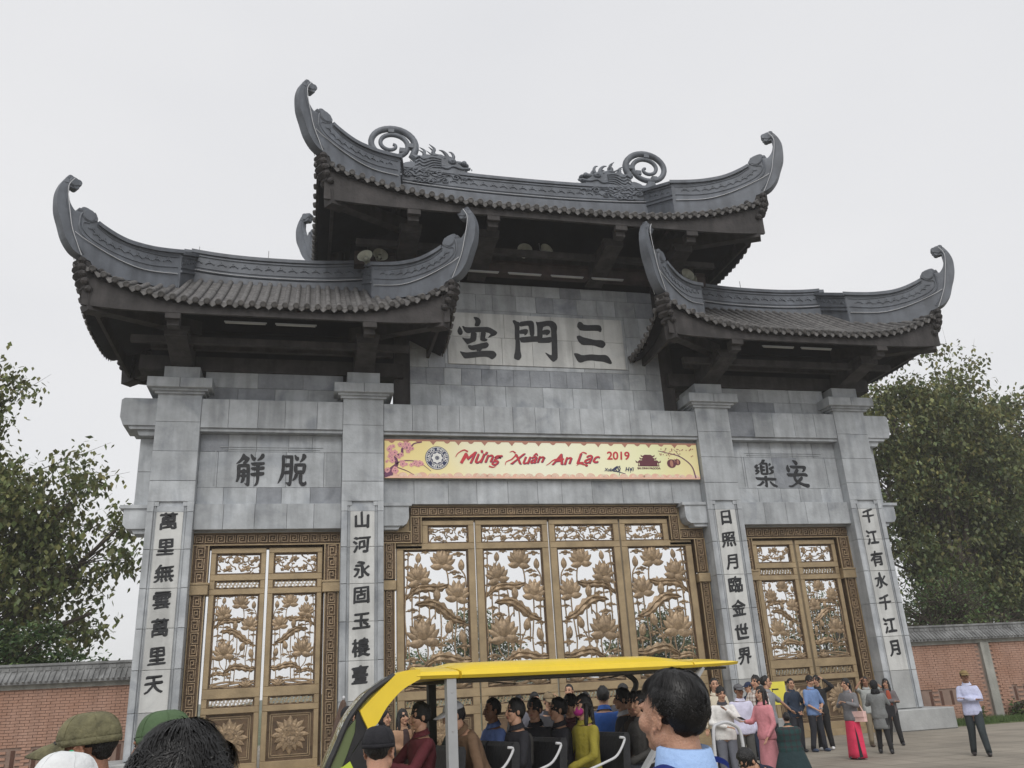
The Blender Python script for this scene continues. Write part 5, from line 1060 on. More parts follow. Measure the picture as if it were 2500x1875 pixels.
def tree(name, loc, H_, blobs, nl, size, lm, label, trunk_r=.22, spread=.35, cat='tree', nclus=220, droop=.6, fork=1.6, twigs=1, group=None, sprouts=()):
    t = thing(name, label, cat, loc, 0, group); b = MB(); C = []
    tip = Vector((0, 0, fork)); b.tube([(0, 0, -.1), (0.03, .02, fork*.5), tuple(tip)], [trunk_r*1.25, trunk_r, trunk_r*.85], 9)
    w_ = np.array([bl[3]*bl[4]*bl[5] for bl in blobs]); w_ = w_/w_.sum(); cl = []
    mains = []
    for bl in blobs:
        c = Vector(bl[:3]); mid = tip.lerp(c, .5)+Vector((rng.normal(0, .25), rng.normal(0, .25), .35)); pts = crs([tuple(tip-Vector((0, 0, min(.3, fork*.3)))), tuple(mid), tuple(c)], 4)
        b.tube(pts, [trunk_r*.62*(1-i/len(pts)*.75) for i in range(len(pts))], 6); mains.append([Vector(p) for p in pts])
    for i in range(nclus):
        k = rng.choice(len(blobs), p=w_); bl = blobs[k]; d = rng.normal(0, 1, 3); d /= np.linalg.norm(d); rad = rng.uniform(.35, 1.0)**.5
        p = Vector((bl[0]+d[0]*bl[3]*rad, bl[1]+d[1]*bl[4]*rad, bl[2]+d[2]*bl[5]*rad))
        if p.z < min(.3, H_*.15): continue
        cl.append(p)
        if twigs: q = mains[k][int(rng.integers(len(mains[k])//2, len(mains[k])))]; m_ = q.lerp(p, .55)+Vector(rng.normal(0, .12, 3)); b.tube([q, m_, p], [.035, .022, .008], 4, caps=False)
    for (p, q) in sprouts: b.tube([p, tuple((np.array(p)+np.array(q))/2+rng.normal(0, .06, 3)), q], [.02, .012, .004], 4); cl += [Vector(p).lerp(Vector(q), u) for u in (.6,)]
    b.build('trunk', BARK, t, smooth=True)
    A = np.array([tuple(p) for p in cl]); idx = rng.integers(0, max(1, len(A)), nl); P = A[idx]+rng.normal(0, spread, (nl, 3))*np.array([1, 1, .8])
    if isinstance(lm, (list, tuple)):
        h = rng.random(nl)+ (A[idx][:, 2]-A[:, 2].mean())*.03; cut = h > .62
        leaves_mesh('crown', P[~cut], size, lm[0], t, droop); leaves_mesh('crown', P[cut], size, lm[1], t, droop)
    else: leaves_mesh('crown', P, size, lm, t, droop)
    return t
tree('bodhi_tree', (-19.3, 11, 0), 15, [(-2, 0, 12.3, 3, 2.5, 3.2), (.5, 0, 9, 3.2, 2.5, 2.2), (2.8, -.3, 9.6, 2.2, 1.8, 1.5), (1.0, 0, 6.8, 3.5, 2.5, 2), (3.8, -.5, 6.9, 2.3, 1.6, 1.4), (-2.5, 0, 7, 3, 2.5, 3), (-1.6, 0, 10.2, 3, 2, 2), (-.2, 0, 13.6, 1.6, 1.3, 1.7), (1.5, 0, 4.8, 3.5, 2, 1.3), (5.2, -.5, 8.2, 1.2, 1, .8), (4.7, -.5, 5.2, 1.2, 1, .6)], 30000, .25, [LEAF_A, LEAF_B], 'tall heart-leaved tree behind the left brick wall, sky showing through', .3, .36, nclus=450, fork=2.4, droop=.9,
     sprouts=[((0, 0, 12.8), (2.1, 0, 14.6)), ((2, 0, 10.6), (4.6, 0, 11.8)), ((4, 0, 8.2), (6.3, -.4, 9.6)), ((3, 0, 10), (5.4, 0, 10.6))])
tree('leafy_shrub', (-15.6, 4.4, 0), 4.6, [(0, 0, 3.2, 2.3, 1.2, 1.25), (-1.8, 0, 2.7, 1.5, 1, 1.1), (1.6, 0, 2.7, 1.3, .9, .9)], 11000, .15, LEAF_C, 'dense bright green bush showing over the left brick wall', .1, .2, 'bush', 150, droop=.1, fork=.8)
R_BL = [(-2.8, 0, 14, 2.2, 2, 2.2), (-.3, 0, 14.0, 2.2, 2, 2.4), (2.6, .5, 13.6, 2.5, 2, 2.4), (-3.2, 0, 10.6, 2.3, 2, 2.6), (-.2, 0, 11, 2.6, 2.2, 2.4), (3.2, .5, 10.5, 2.6, 2.4, 2.8), (-3.0, 0, 7.2, 2.3, 2, 2), (0, 0, 7.0, 2.6, 2, 2), (3.4, .5, 6.5, 2.6, 2.2, 2.2), (-2.2, 0, 4.4, 2.4, 2, 1.4), (1.5, 0, 4.2, 2.8, 2, 1.5), (-.6, 0, 16.2, .8, .8, .9), (-2.3, 0, 16.0, 1, 1, .9)]
tree('bodhi_tree', (25.0, 13, 0), 18, [(a, b_, c*.98, d, e, f) for a, b_, c, d, e, f in R_BL], 42000, .25, [LEAF_D, LEAF_B], 'broad dense tree with yellowing leaves behind the right brick wall', .4, .42, nclus=520, fork=3, droop=.8,
     sprouts=[((-.5, 0, 17), (-1.2, 0, 19)), ((1.6, 0, 16), (1.0, 0, 19.6)), ((2.4, 0, 16), (2.6, 0, 19.8)), ((3.2, 0, 15.5), (4.6, 0, 19.2)), ((-2.5, 0, 16), (-3.6, 0, 18))])
tree('bodhi_tree', (30.8, 15, 0), 18, [(a*1.05, b_, c*1.06, d, e, f) for a, b_, c, d, e, f in R_BL], 26000, .3, [LEAF_D, LEAF_B], 'tree at the right edge of the photo behind the broad one', .4, .5, nclus=420, fork=3, droop=.8)
tree('wispy_shrub', (17.6, 5.5, 0), 6, [(0, 0, 4.2, 2.0, 1, 1.2), (-1.4, 0, 3.6, 1.4, .9, .9), (1.6, -.8, 3.3, 1.4, .9, .7)], 2600, .12, LEAF_C, 'thin half-bare bush leaning over the right brick wall coping', .07, .35, 'bush', 240, droop=.2, fork=1)
for i, (x, s_) in enumerate(((13.2, .35), (14.6, .45), (16.2, .6), (17.6, .5), (19.0, .6), (20.4, .5))):
    tree('low_plant', (x, 1.75, 0), s_, [(0, 0, s_*.5, .3, .15, s_*.4)], 220, .11, LEAF_A if i % 2 else LEAF_C, ['first', 'second', 'third', 'fourth', 'fifth', 'sixth'][i]+' low leafy plant from the left at the foot of the right brick wall', .012, .08, 'plant', 10, droop=-.2, fork=.1, group='low plants along the right wall')
# beyond the doors: trees and a far hill, pale with distance
for i, (x, y, h, n_) in enumerate(((5.6, 42, 8.6, 5000), (2.5, 56, 6, 3500), (20.5, 44, 8.8, 7000), (25, 46, 7, 3000), (33, 38, 9.5, 2200), (13, 66, 5, 3000), (39, 44, 9, 2200))):
    tree('garden_tree', (x, y, 0), h, [(0, 0, h*.72, 2.2, 1.6, 1.6), (-1.7, 0, h*.5, 2.2, 1.5, 1.7), (1.6, 0, h*.55, 2, 1.5, 1.6), (.2, 0, h*.3, 2.8, 1.6, 1.5)], n_, .28, LEAF_C if i % 2 else LEAF_D, ['hazy tree seen through the second leaf of the middle doors', 'low hazy tree glimpsed through the leftmost middle door leaf', 'hazy tree seen through the third and fourth middle door leaves', 'hazy tree showing behind the rightmost middle door leaf', 'hazy tree seen through the right side doors', 'small far tree low in the centre of the middle doors', 'hazy tree behind the right edge of the right side doors'][i], .2, .4, nclus=120, fork=1.5)
def hills():
    b = MB(); n = 90; P = []
    for j, (yy, hh) in enumerate(((300, 0), (325, 1), (350, 1.0), (385, 0))):
        for i in range(n+1):
            x = -380+760*i/n; h = hh*(7+9*noise.noise(Vector((x*.012, 3, 0)))+5*noise.noise(Vector((x*.045, 7, 1)))+11*math.exp(-((x-75)/35)**2)); P.append((x, yy, min(22, max(h*.62, 0)) if hh else -1))
    b.add(P, [(j*(n+1)+i, j*(n+1)+i+1, (j+1)*(n+1)+i+1, (j+1)*(n+1)+i) for j in range(3) for i in range(n)])
    b.build('hills', mat('wooded_hill', (.06, .08, .05), .95, .3, .02), kind='structure', smooth=True)
hills()
# ================================================================== PEOPLE
def cloth(name, c, rough=.85, **k): return mat(name, c, rough, .1, 6, .35, 22, **k)
SKIN = mat('skin', (.47, .27, .18), .5, .08, 9, spec=.35); SKIN_D = mat('tanned_skin', (.30, .16, .10), .5, .1, 9, spec=.35)
HAIR = mat('black_hair', (.007, .0065, .007), .42, .2, 30, .5, 90, spec=.45)
LIP = mat('lips', (.36, .13, .11), .5); EYE = mat('eye_dark', (.03, .02, .018), .25)
_ro = {}
def remesh(b, voxel, it=3, name='m', noise_amp=0, nscale=8, seed=0):
    me = D.meshes.new(name); me.from_pydata(b.v, [], b.f)
    if 'o' not in _ro:
        o = D.objects.new('remesher', me); TMP.collection.objects.link(o); m = o.modifiers.new('r', 'REMESH'); m.mode = 'VOXEL'; s = o.modifiers.new('s', 'SMOOTH'); s.factor = .5; _ro['o'] = o
    o = _ro['o']; o.data = me; o.modifiers['r'].voxel_size = voxel; o.modifiers['s'].iterations = max(it, 0)
    TMP.view_layers[0].update(); dg = TMP.view_layers[0].depsgraph; r = D.meshes.new_from_object(o.evaluated_get(dg))
    if noise_amp:
        for v in r.vertices:
            c = v.co; q = noise.noise(Vector((c.x*nscale+seed, c.y*nscale, c.z*nscale*.55)))+.5*noise.noise(Vector((c.x*nscale*2.3, c.y*nscale*2.3+seed, c.z*nscale*1.2))); v.co = c+v.normal*q*noise_amp
    r.polygons.foreach_set('use_smooth', [True]*len(r.polygons)); r.name = name; return r
def ring(c, rx, ry, n=12, M=None):
    out = []
    for k in range(n):
        q = Vector((rx*math.cos(2*math.pi*k/n), ry*math.sin(2*math.pi*k/n), 0)); out.append(Vector(c)+(M @ q if M else q))
    return out
POSE = dict(
    stand=dict(eL=(.15, .0, .635), wL=(.155, -.03, .49), eR=(-.15, .0, .635), wR=(-.155, -.03, .49)),
    clasped=dict(eL=(.165, -.02, .64), wL=(.03, -.115, .545), eR=(-.165, -.02, .64), wR=(-.03, -.12, .54)),
    crossed=dict(eL=(.128, -.05, .65), wL=(-.07, -.125, .675), eR=(-.128, -.05, .65), wR=(.07, -.118, .655)),
    handhead=dict(eL=(.2, -.10, .84), wL=(.085, -.06, .945), eR=(-.15, 0, .635), wR=(-.15, -.06, .49)),
    handheadR=dict(eR=(-.2, -.10, .84), wR=(-.085, -.06, .945), eL=(.15, 0, .635), wL=(.15, -.06, .49)),
    shoulderhand=dict(eL=(.16, -.06, .66), wL=(.02, -.13, .77), eR=(-.15, -.04, .64), wR=(.02, -.13, .60)),
    phone=dict(eL=(.14, -.03, .64), wL=(.1, -.12, .56), eR=(-.14, -.05, .645), wR=(-.09, -.20, .66)),
    chest=dict(eL=(.15, -.04, .65), wL=(.05, -.14, .70), eR=(-.15, -.04, .65), wR=(-.04, -.15, .69)),
    face=dict(eL=(.14, -.08, .68), wL=(.03, -.12, .85), eR=(-.15, -.04, .65), wR=(-.04, -.13, .66)),
    reach=dict(eL=(.24, -.08, .74), wL=(.37, -.16, .66), eR=(-.15, 0, .635), wR=(-.15, -.06, .49)),
    wheel=dict(eL=(.15, -.12, .66), wL=(.1, -.28, .70), eR=(-.15, -.12, .66), wR=(-.1, -.28, .70)),
    lap=dict(eL=(.15, -.05, .64), wL=(.06, -.19, .57), eR=(-.15, -.05, .64), wR=(-.06, -.19, .57)))
def person(label, loc, rz, H, top, bottom, pose='stand', head=0, nod=0, lean=0, side=0, sit=False, sleeve='long', hair='short', cap=None, shoes=(.03, .03, .035), tan=False, skirt=None, stride=.0, vox=.02, fat=1.0, open_jacket=None, collar=None, mask=None, hemz=.47, legs=True, headtilt=0, over=None, detail=1, watch=None):
    t = thing('person', label, 'person', loc, R(rz)); P = dict(POSE[pose]); if_over = over or {}; P.update(if_over)
    Rl = Matrix.Rotation(R(lean), 3, 'X') @ Matrix.Rotation(R(side), 3, 'Y')
    piv = Vector((0, 0, .53))
    def U(p): p = Vector(p); return (piv+Rl @ (p-piv))*H   # upper body
    def S(p): return Vector(p)*H
    sk = SKIN_D if tan else SKIN
    hd = Matrix.Rotation(R(head), 3, 'Z') @ Matrix.Rotation(R(nod), 3, 'X') @ Matrix.Rotation(R(headtilt), 3, 'Y')
    hc = Vector((0, -.012, .928))
    def Hd(p): return U(hc+hd @ Vector(p))
    if sit:
        K = {s: Vector((s*.07, -.25, .525)) for s in (-1, 1)}; A = {s: Vector((s*.075, -.27, .285)) for s in (-1, 1)}
    else:
        K = {s: Vector((s*.055, -.01-s*stride*.5, .285)) for s in (-1, 1)}; A = {s: Vector((s*.06+(.02*s if stride else 0), .01-s*stride, .045)) for s in (-1, 1)}
    Hp = {s: Vector((s*.048, 0, .51)) for s in (-1, 1)}
    Sh = {1: Vector((.096, 0, .787)), -1: Vector((-.096, 0, .787))}; El = {1: Vector(P['eL']), -1: Vector(P['eR'])}; Wr = {1: Vector(P['wL']), -1: Vector(P['wR'])}
    f = fat
    def torso(b, k, z0=.47, z1=.835, dz=0):
        Z = [(.47, .098, .068), (.53, .1, .072), (.60, .088, .062), (.66, .09, .062), (.73, .1, .066), (.78, .104, .06), (.815, .085, .048), (.838, .045, .036)]
        rings = [];
        for z, rx, ry in Z:
            if z < z0-.001 or z > z1+.001: continue
            rx *= f*k; ry *= f*k*1.04; rings.append([U(Vector((rx*math.cos(2*math.pi*q/14), ry*math.sin(2*math.pi*q/14)*(1.0), z+dz))) for q in range(14)])
        b.loft(rings)
    def limb(b, pts, rs, up=True):
        P_ = [U(p) if up else S(p) for p in pts]; pp = []; rr_ = []
        for i in range(len(P_)-1):
            for q in range(4): pp.append(P_[i].lerp(P_[i+1], q/4)); rr_.append((rs[i]+(rs[i+1]-rs[i])*q/4)*H)
        pp.append(P_[-1]); rr_.append(rs[-1]*H); b.tube(pp, rr_, 12); b.ell(pp[0], (rr_[0],)*3, 8, 6); b.ell(pp[-1], (rr_[-1],)*3, 8, 6)
    body = MB(); torso(body, .94)
    body.tube([U((0, 0, .82)), U((0, -.004, .86)), U((0, -.01, .895))], [.04*H, .033*H, .034*H], 10)
    hb = MB(); hb.smooth = True; hb.tube([U((0, 0, .83)), U((0, -.004, .86)), U((0, -.01, .9))], [.037*H, .0335*H, .034*H], 12)
    hb.ell(Hd((0, .008, .012)), (.043*H, .054*H, .056*H), 14, 10, Rl @ hd); hb.ell(Hd((0, -.014, -.022)), (.036*H, .038*H, .044*H), 14, 10, Rl @ hd)
    hb.ell(Hd((0, -.03, -.05)), (.02*H, .02*H, .016*H), 8, 6, Rl @ hd)
    hb.tube([Hd((0, -.046, .012)), Hd((0, -.056, -.008)), Hd((0, -.060, -.018)), Hd((0, -.046, -.023))], [.006*H, .008*H, .0105*H, .007*H], 7)
    for s in (-1, 1):
        hb.ell(Hd((s*.044, .006, -.004)), (.006*H, .011*H, .018*H), 8, 6, Rl @ hd); hb.ell(Hd((s*.022, -.043, -.012)), (.014*H, .01*H, .012*H), 7, 5, Rl @ hd)
        limb(body, [Sh[s], El[s], Wr[s]], [.029, .022, .015])
        limb(body, [Hp[s], K[s], A[s]], [.052, .034, .022], False)
        # hand: palm
    for s in (-1, 1):
        d = (Wr[s]-El[s]).normalized(); pc = Wr[s]+d*.025; body.ell(U(pc), (.018*H, .012*H, .026*H), 8, 6, Rl @ d.to_track_quat('Z', 'Y').to_matrix())
    body.tube([U((0, 0, .86)), Hd((0, 0, .0))], [.034*H, .038*H], 9); me = remesh(body, .029, 1, 'body'); me.materials.append(sk); 
    fb = hb
    for s in (-1, 1):      # fingers and thumb on each hand
        d = (Wr[s]-El[s]).normalized(); Mq = d.to_track_quat('Z', 'Y').to_matrix(); base = Wr[s]+d*.04
        for k in range(4):
            o_ = Mq @ Vector(((k-1.5)*.0085, 0, 0)); L_ = (.034, .04, .038, .03)[k]; c1 = base+o_+d*L_*.5; c2 = base+o_*1.05+d*L_*.85+Vector((0, -.010, -.006))
            fb.tube([U(base+o_-d*.012), U(c1), U(c2)], [.0055*H, .005*H, .0038*H], 5)
        o_ = Mq @ Vector((-s*.016, 0, 0)); fb.tube([U(Wr[s]+d*.01+o_*.7), U(Wr[s]+d*.03+o_*1.6), U(Wr[s]+d*.048+o_*1.7)], [.006*H, .0058*H, .0045*H], 5)
    n0 = len(me.vertices)
    bm = bmesh.new(); bm.from_mesh(me); vs = [bm.verts.new(v) for v in fb.v]
    for fc in fb.f:
        try: bm.faces.new([vs[i] for i in fc]).smooth = True
        except ValueError: pass
    bm.to_mesh(me); bm.free(); link('body', me, t)
    # face details
    e = MB(); 
    for s in (-1, 1): e.ell(Hd((s*.0185, -.0445, .010)), (.0085*H, .004*H, .0038*H), 8, 5, Rl @ hd)
    e.build('eyes', EYE, t, smooth=True)
    e = MB()
    for s in (-1, 1): e.tube([Hd((s*.009, -.051, .022)), Hd((s*.02, -.049, .026)), Hd((s*.031, -.042, .022))], [.0022*H, .0028*H, .0016*H], 5)
    e.build('eyebrows', HAIR, t)
    if not mask: e = MB(); e.ell(Hd((0, -.0485, -.034)), (.0145*H, .005*H, .0042*H), 8, 5, Rl @ hd); e.build('mouth', LIP, t, smooth=True)
    else: e = MB(); e.ell(Hd((0, -.030, -.026)), (.040*H, .036*H, .032*H), 12, 8, Rl @ hd); e.build('face_mask', cloth('mask_'+label.split()[0], mask), t, smooth=True)
    # hair
    def hairmesh(bulk=1.0):
        b = MB(); n, m = 22, 16; b.ell((0, 0, 0), (1, 1, 1), n, m); V = []
        for v in b.v:
            d = Vector(v).normalized(); fwd = -d.y; lim = .28+.5*max(fwd, 0) if fwd > -.1 else -.62
            if abs(d.x) > .75 and fwd < .45: lim = min(lim, -.02)
            inside = d.z < lim; k = (.86 if inside else 1.0)*bulk
            r_ = 1+.10*noise.noise(d*3.5+Vector((H*9, rz, 0)))+.05*noise.noise(d*9+Vector((rz, 0, 0)))
            V.append(Hd(Vector((d.x*.0485*k*r_, d.y*.061*k*r_+.010, d.z*.066*k*r_+.012))))
        b.v = V; b.build('hair', HAIR, t, smooth=True)
    if hair == 'short': hairmesh(1.0)
    elif hair == 'full': hairmesh(1.06)
    elif hair in ('long', 'bun', 'pony'):
        hairmesh(1.05); b = MB()
        if hair == 'long':
            rg = [];
            for z, w_, y in ((.03, .04, .05), (-.03, .052, .05), (-.08, .055, .05), (-.15, .05, .058), (-.22, .04, .06), (-.26, .02, .055)): rg.append([Hd((w_*math.cos(q*math.pi/5), y+.020*math.sin(q*math.pi/5), z)) for q in range(10)])
            b.loft(rg)
            for s in (-1, 1): b.tube([Hd((s*.045, 0, .02)), Hd((s*.05, -.005, -.04)), Hd((s*.05, -.012, -.10)), Hd((s*.045, -.01, -.16))], [.012*H, .015*H, .014*H, .005*H], 7)
        elif hair == 'pony': b.tube([Hd((0, .06, .01)), Hd((0, .085, -.03)), Hd((.005, .08, -.1)), Hd((.01, .07, -.16))], [.014*H, .02*H, .017*H, .005*H], 8)
        else: b.ell(Hd((0, .07, .02)), (.027*H, .025*H, .027*H), 9, 7)
        b.build('hair_lock', HAIR, t, smooth=True)
    if hair == 'hood':
        b = MB(); b.ell(Hd((0, .012, .004)), (.056*H, .064*H, .074*H), 16, 12, Rl @ hd); b.tube([Hd((0, .01, -.05)), Hd((0, .01, -.12))], [.05*H, .07*H], 12)
        V = []
        for v in b.v: V.append(v)
        o = b.build('hood', cloth('black_hood', (.015, .015, .018)), t, smooth=True)
        inv = Hd((0, -.055, -.004))
        for v in o.data.vertices:
            d = v.co-inv
            if d.length < .05*H: v.co = v.co+(Hd((0, .03, 0))-v.co)*.42
    if cap:
        cc = cap; b = MB(); n = 18; rings = []
        for i in range(7):
            th = i/6*math.pi/2; rings.append([Hd((.052*math.cos(th)*math.cos(2*math.pi*q/n), .012+.064*math.cos(th)*math.sin(2*math.pi*q/n), .028+.05*math.sin(th))) for q in range(n)])
        b.loft(rings); cm = cloth('cap_%02d%02d%02d' % tuple(int(x*99) for x in cc), cc); b.build('cap_crown', cm, t, smooth=True)
        b = MB(); P0 = []; P1 = []
        for q in range(9):
            a = math.pi*(q/8); x = .046*math.cos(a); y = -.036-.0*math.sin(a); P0.append((x, -.025-.028*math.sin(a), .030)); P1.append((x*1.02, -.03-.088*math.sin(a)**.7, .024-.006*math.sin(a)+.008*abs(math.cos(a))*-1))
        b.add([Hd(p) for p in P0+P1]+[Hd(Vector(p)-Vector((0, 0, .004))) for p in P0+P1], [(i, i+1, 10+i, 9+i) for i in range(8)]+[(18+i, 27+i, 28+i, 19+i) for i in range(8)]+[(9+i, 10+i, 28+i, 27+i) for i in range(8)])
        b.build('cap_brim', cm, t)
    # clothes
    key = '%02d%02d%02d' % tuple(int(x*99) for x in top)
    tm = top_mats.get(label) or cloth('top_'+key, top)
    b = MB(); torso(b, 1.13, hemz, .83)
    if skirt is None: pass
    for s in (-1, 1):
        if sleeve == 'long': limb(b, [Sh[s], El[s], El[s].lerp(Wr[s], .9)], [.035, .030, .022])
        elif sleeve == 'elbow': limb(b, [Sh[s], El[s].lerp(Wr[s], .12)], [.036, .031])
        else: limb(b, [Sh[s], Sh[s].lerp(El[s], .75)], [.036, .034])
    me = remesh(b, (.019 if detail else .026), 2, 'shirt', .006*H, 9, H*10+rz); me.materials.append(tm); link('top', me, t)
    # collar
    b = MB(); cm = cloth('collar_%02d%02d%02d' % tuple(int(x*99) for x in collar), collar) if collar else tm
    b.loft([[U((.047*math.cos(q*math.pi/7)*k, -.004+.043*math.sin(q*math.pi/7)*k, z+.012*math.sin(q*math.pi/7))) for q in range(14)] for k, z in ((1.25, .828), (1.02, .845), (.95, .858), (.86, .845))], caps=False); b.build('collar', cm, t, smooth=True)
    if open_jacket:
        om = cloth('inner_%02d%02d%02d' % tuple(int(x*99) for x in open_jacket), open_jacket); b = MB()
        rg = []
        for z, w_ in ((.52, .035), (.62, .035), (.72, .035), (.79, .03), (.825, .02)):
            ry = {.52: .084, .62: .076, .72: .080, .79: .066, .825: .052}[z]*f; rg.append([U((x*w_, -ry-.004*(1-abs(x)), z)) for x in (-1, -.5, 0, .5, 1)]+[U((x*w_, -ry+.02, z)) for x in (1, 0, -1)])
        b.loft(rg); b.build('inner_top', om, t, smooth=True)
    if legs and not skirt:
        bmk = cloth('trousers_%02d%02d%02d' % tuple(int(x*99) for x in bottom), bottom); b = MB()
        b.loft([[S((.1*f*k*math.cos(2*math.pi*q/14), .073*f*k*math.sin(2*math.pi*q/14), z)) for q in range(14)] for z, k in ((.485, 1.0), (.52, 1.06), (.555, 1.04), (.585, .98))])
        for s in (-1, 1): limb(b, [Hp[s], K[s], A[s]+Vector((0, 0, .0))], [.062, .045, .034], False)
        b.build('trousers', bmk, t, smooth=True)
    if skirt:
        smk = cloth('skirt_%02d%02d%02d' % tuple(int(x*99) for x in skirt[0]), skirt[0]); b = MB(); zb, wb = skirt[1], skirt[2]; n = 22; rg = []
        for i in range(9):
            u = i/8; z = .56+(zb-.56)*u; rx = (.09+(wb-.09)*u**.8)*f; ry = (.066+(wb*.75-.066)*u**.8)*f
            rg.append([S((rx*(1+.07*u*math.cos(q*5*2*math.pi/n+.6))*math.cos(2*math.pi*q/n), ry*(1+.07*u*math.sin(q*4*2*math.pi/n))*math.sin(2*math.pi*q/n)-.0, z)) for q in range(n)])
        b.loft(rg[::-1]); b.build('skirt', smk, t, smooth=True)
        if zb > .15:
            bmk = cloth('trousers_%02d%02d%02d' % tuple(int(x*99) for x in bottom), bottom); b = MB()
            for s in (-1, 1): limb(b, [Hp[s], K[s], A[s]], [.058, .04, .03], False)
            b.build('trousers', bmk, t, smooth=True)
    if legs:
        sm_ = cloth('shoe_%02d%02d%02d' % tuple(int(x*99) for x in shoes), shoes, .5)
        for s in (-1, 1):
            b = MB(); a = A[s]; b.ell(S(a+Vector((0, -.035, -.022))), (.028*H, .07*H, .024*H), 12, 8); b.ell(S(a+Vector((0, .008, -.008))), (.026*H, .034*H, .036*H), 10, 7)
            zmin = a.z*H-.045*H
            b.v = [(v[0], v[1], max(v[2], zmin+.002)) for v in b.v]; b.build('shoe', sm_, t, smooth=True)
    if watch:
        s = watch; p = El[s].lerp(Wr[s], .93); d = (Wr[s]-El[s]).normalized(); b = MB(); b.tube([U(p-d*.01), U(p+d*.01)], .022*H, 10); b.build('wristwatch', STEEL, t)
    pr_ = dict(U=U, S=S, Hd=Hd, t=t, H=H, Wr=Wr, El=El)
    return pr_
top_mats = {}
def plaid(name, c1, c2, sc_):
    m = cloth(name, c1); n = m.node_tree; L = n.links; b = n.nodes['Principled BSDF']; g = n.nodes.new('ShaderNodeTexCoord'); sp = n.nodes.new('ShaderNodeSeparateXYZ'); L.new(g.outputs['Object'], sp.inputs[0]); outs = []
    for k in (0, 2):
        w_ = n.nodes.new('ShaderNodeMath'); w_.operation = 'MULTIPLY'; w_.inputs[1].default_value = sc_; L.new(sp.outputs[k], w_.inputs[0]); s = n.nodes.new('ShaderNodeMath'); s.operation = 'SINE'; L.new(w_.outputs[0], s.inputs[0]); gt = n.nodes.new('ShaderNodeMath'); gt.operation = 'GREATER_THAN'; gt.inputs[1].default_value = .55; L.new(s.outputs[0], gt.inputs[0]); outs.append(gt)
    ad = n.nodes.new('ShaderNodeMath'); ad.operation = 'MULTIPLY_ADD'; ad.inputs[1].default_value = .5; L.new(outs[0].outputs[0], ad.inputs[0]); h = n.nodes.new('ShaderNodeMath'); h.operation = 'MULTIPLY'; h.inputs[1].default_value = .5; L.new(outs[1].outputs[0], h.inputs[0]); L.new(h.outputs[0], ad.inputs[2])
    mx = n.nodes.new('ShaderNodeMixRGB'); mx.inputs[1].default_value = (*c1, 1); mx.inputs[2].default_value = (*c2, 1); L.new(ad.outputs[0], mx.inputs[0]); L.new(mx.outputs[0], b.inputs['Base Color']); return m
def bag(p, c, off, size, label_part='shoulder_bag', strap=True):
    U, H, t = p['U'], p['H'], p['t']; m = cloth('bag_%02d%02d%02d' % tuple(int(x*99) for x in c), c, .5); o = Vector(off); w_, d_, h_ = size
    b = MB(); c0 = U(o); b.obox(c0, (1, 0, 0), (0, 1, 0), (0, 0, 1), w_/2, d_/2, h_/2); b.obox(c0+Vector((0, -d_*.1, h_*.25)), (1, 0, 0), (0, 1, 0), (0, 0, 1), w_*.52, d_*.55, h_*.28); ob = b.build(label_part, m, t)
    if strap: b = MB(); b.tube([c0+Vector((-w_*.45, 0, h_*.4)), U((o.x*.75, o.y-.03, .72)), U((-.0+.35*o.x, .0, .86)), U((o.x*.6, o.y*.3+.06, .72)), c0+Vector((w_*.45, 0, h_*.4))], .009, 5); b.build('strap', m, t)
# --- standing group on the right, from left to right
G = (.17, .17, .18); DK = (.025, .027, .035); NV = (.03, .045, .085)
top_mats['young woman in a pale plaid shirt half hidden behind the woman in pink'] = None
pe = person
pe('man in a cream shirt behind the young man in the white shirt', (.77, -7.51, 0), -8, 1.76, (.62, .56, .44), DK, 'stand', head=-5)
a = pe('young man in a white shirt with dark piping, one hand at his shoulder', (-.02, -9.34, 0), -20, 1.61, (.72, .71, .69), (.15, .16, .19), 'shoulderhand', head=18, nod=10, collar=(.05, .05, .06), hair='full', hemz=.42)
pe('older man in a grey cap and pale lavender shirt', (.79, -8.45, 0), -12, 1.63, (.62, .61, .76), (.09, .09, .085), 'stand', head=12, cap=(.12, .12, .13), tan=True, hemz=.42, fat=1.1)
pe('man in a navy cap and navy polo shirt turned sideways behind the lavender shirt', (2.9, -4.9, 0), -80, 1.64, NV, DK, 'crossed', cap=(.02, .03, .07), sleeve='elbow')
L_ = 'man in a white and brown plaid shirt just behind the woman in pink'
top_mats[L_] = plaid('pale_plaid_cloth', (.62, .58, .54), (.22, .14, .11), 85)
pe(L_, (1.83, -7.23, 0), -62, 1.77, (.6, .55, .5), NV, 'lap', hair='full')
pe('man in a grey and white t-shirt reaching his arm out to the right', (2.28, -6.79, 0), 35, 1.75, (.24, .25, .27), DK, 'reach', sleeve='short', head=25, open_jacket=None, over=dict(eL=(.22, -.06, .70), wL=(.36, -.10, .60)))
w3 = pe('woman in a long pink tunic and trousers holding a phone', (.5, -9.79, 0), -75, 1.58, (.60, .24, .27), (.60, .24, .27), 'phone', hair='long', skirt=((.60, .25, .28), .05, .13), sleeve='long', over=dict(eL=(.13, -.01, .62), wL=(.10, -.09, .50)))
b = MB(); c = w3['U'](Vector(POSE['phone']['wR'])+Vector((.01, -.05, .035))); b.obox(c, (.3, -.9, .3), (1, .2, 0), (0, .3, 1), .075, .037, .005); o = b.build('mobile_phone', BLACKP); o.parent = None
o.matrix_world = w3['t'].matrix_basis.copy(); tag(o, 'dark mobile phone in the hand of the woman in pink', 'phone')
pe('man in a dark navy sweater beside the yellow sign', (4.5, -4.0, 0), 8, 1.66, (.022, .035, .06), DK, 'clasped', head=-8, nod=8)
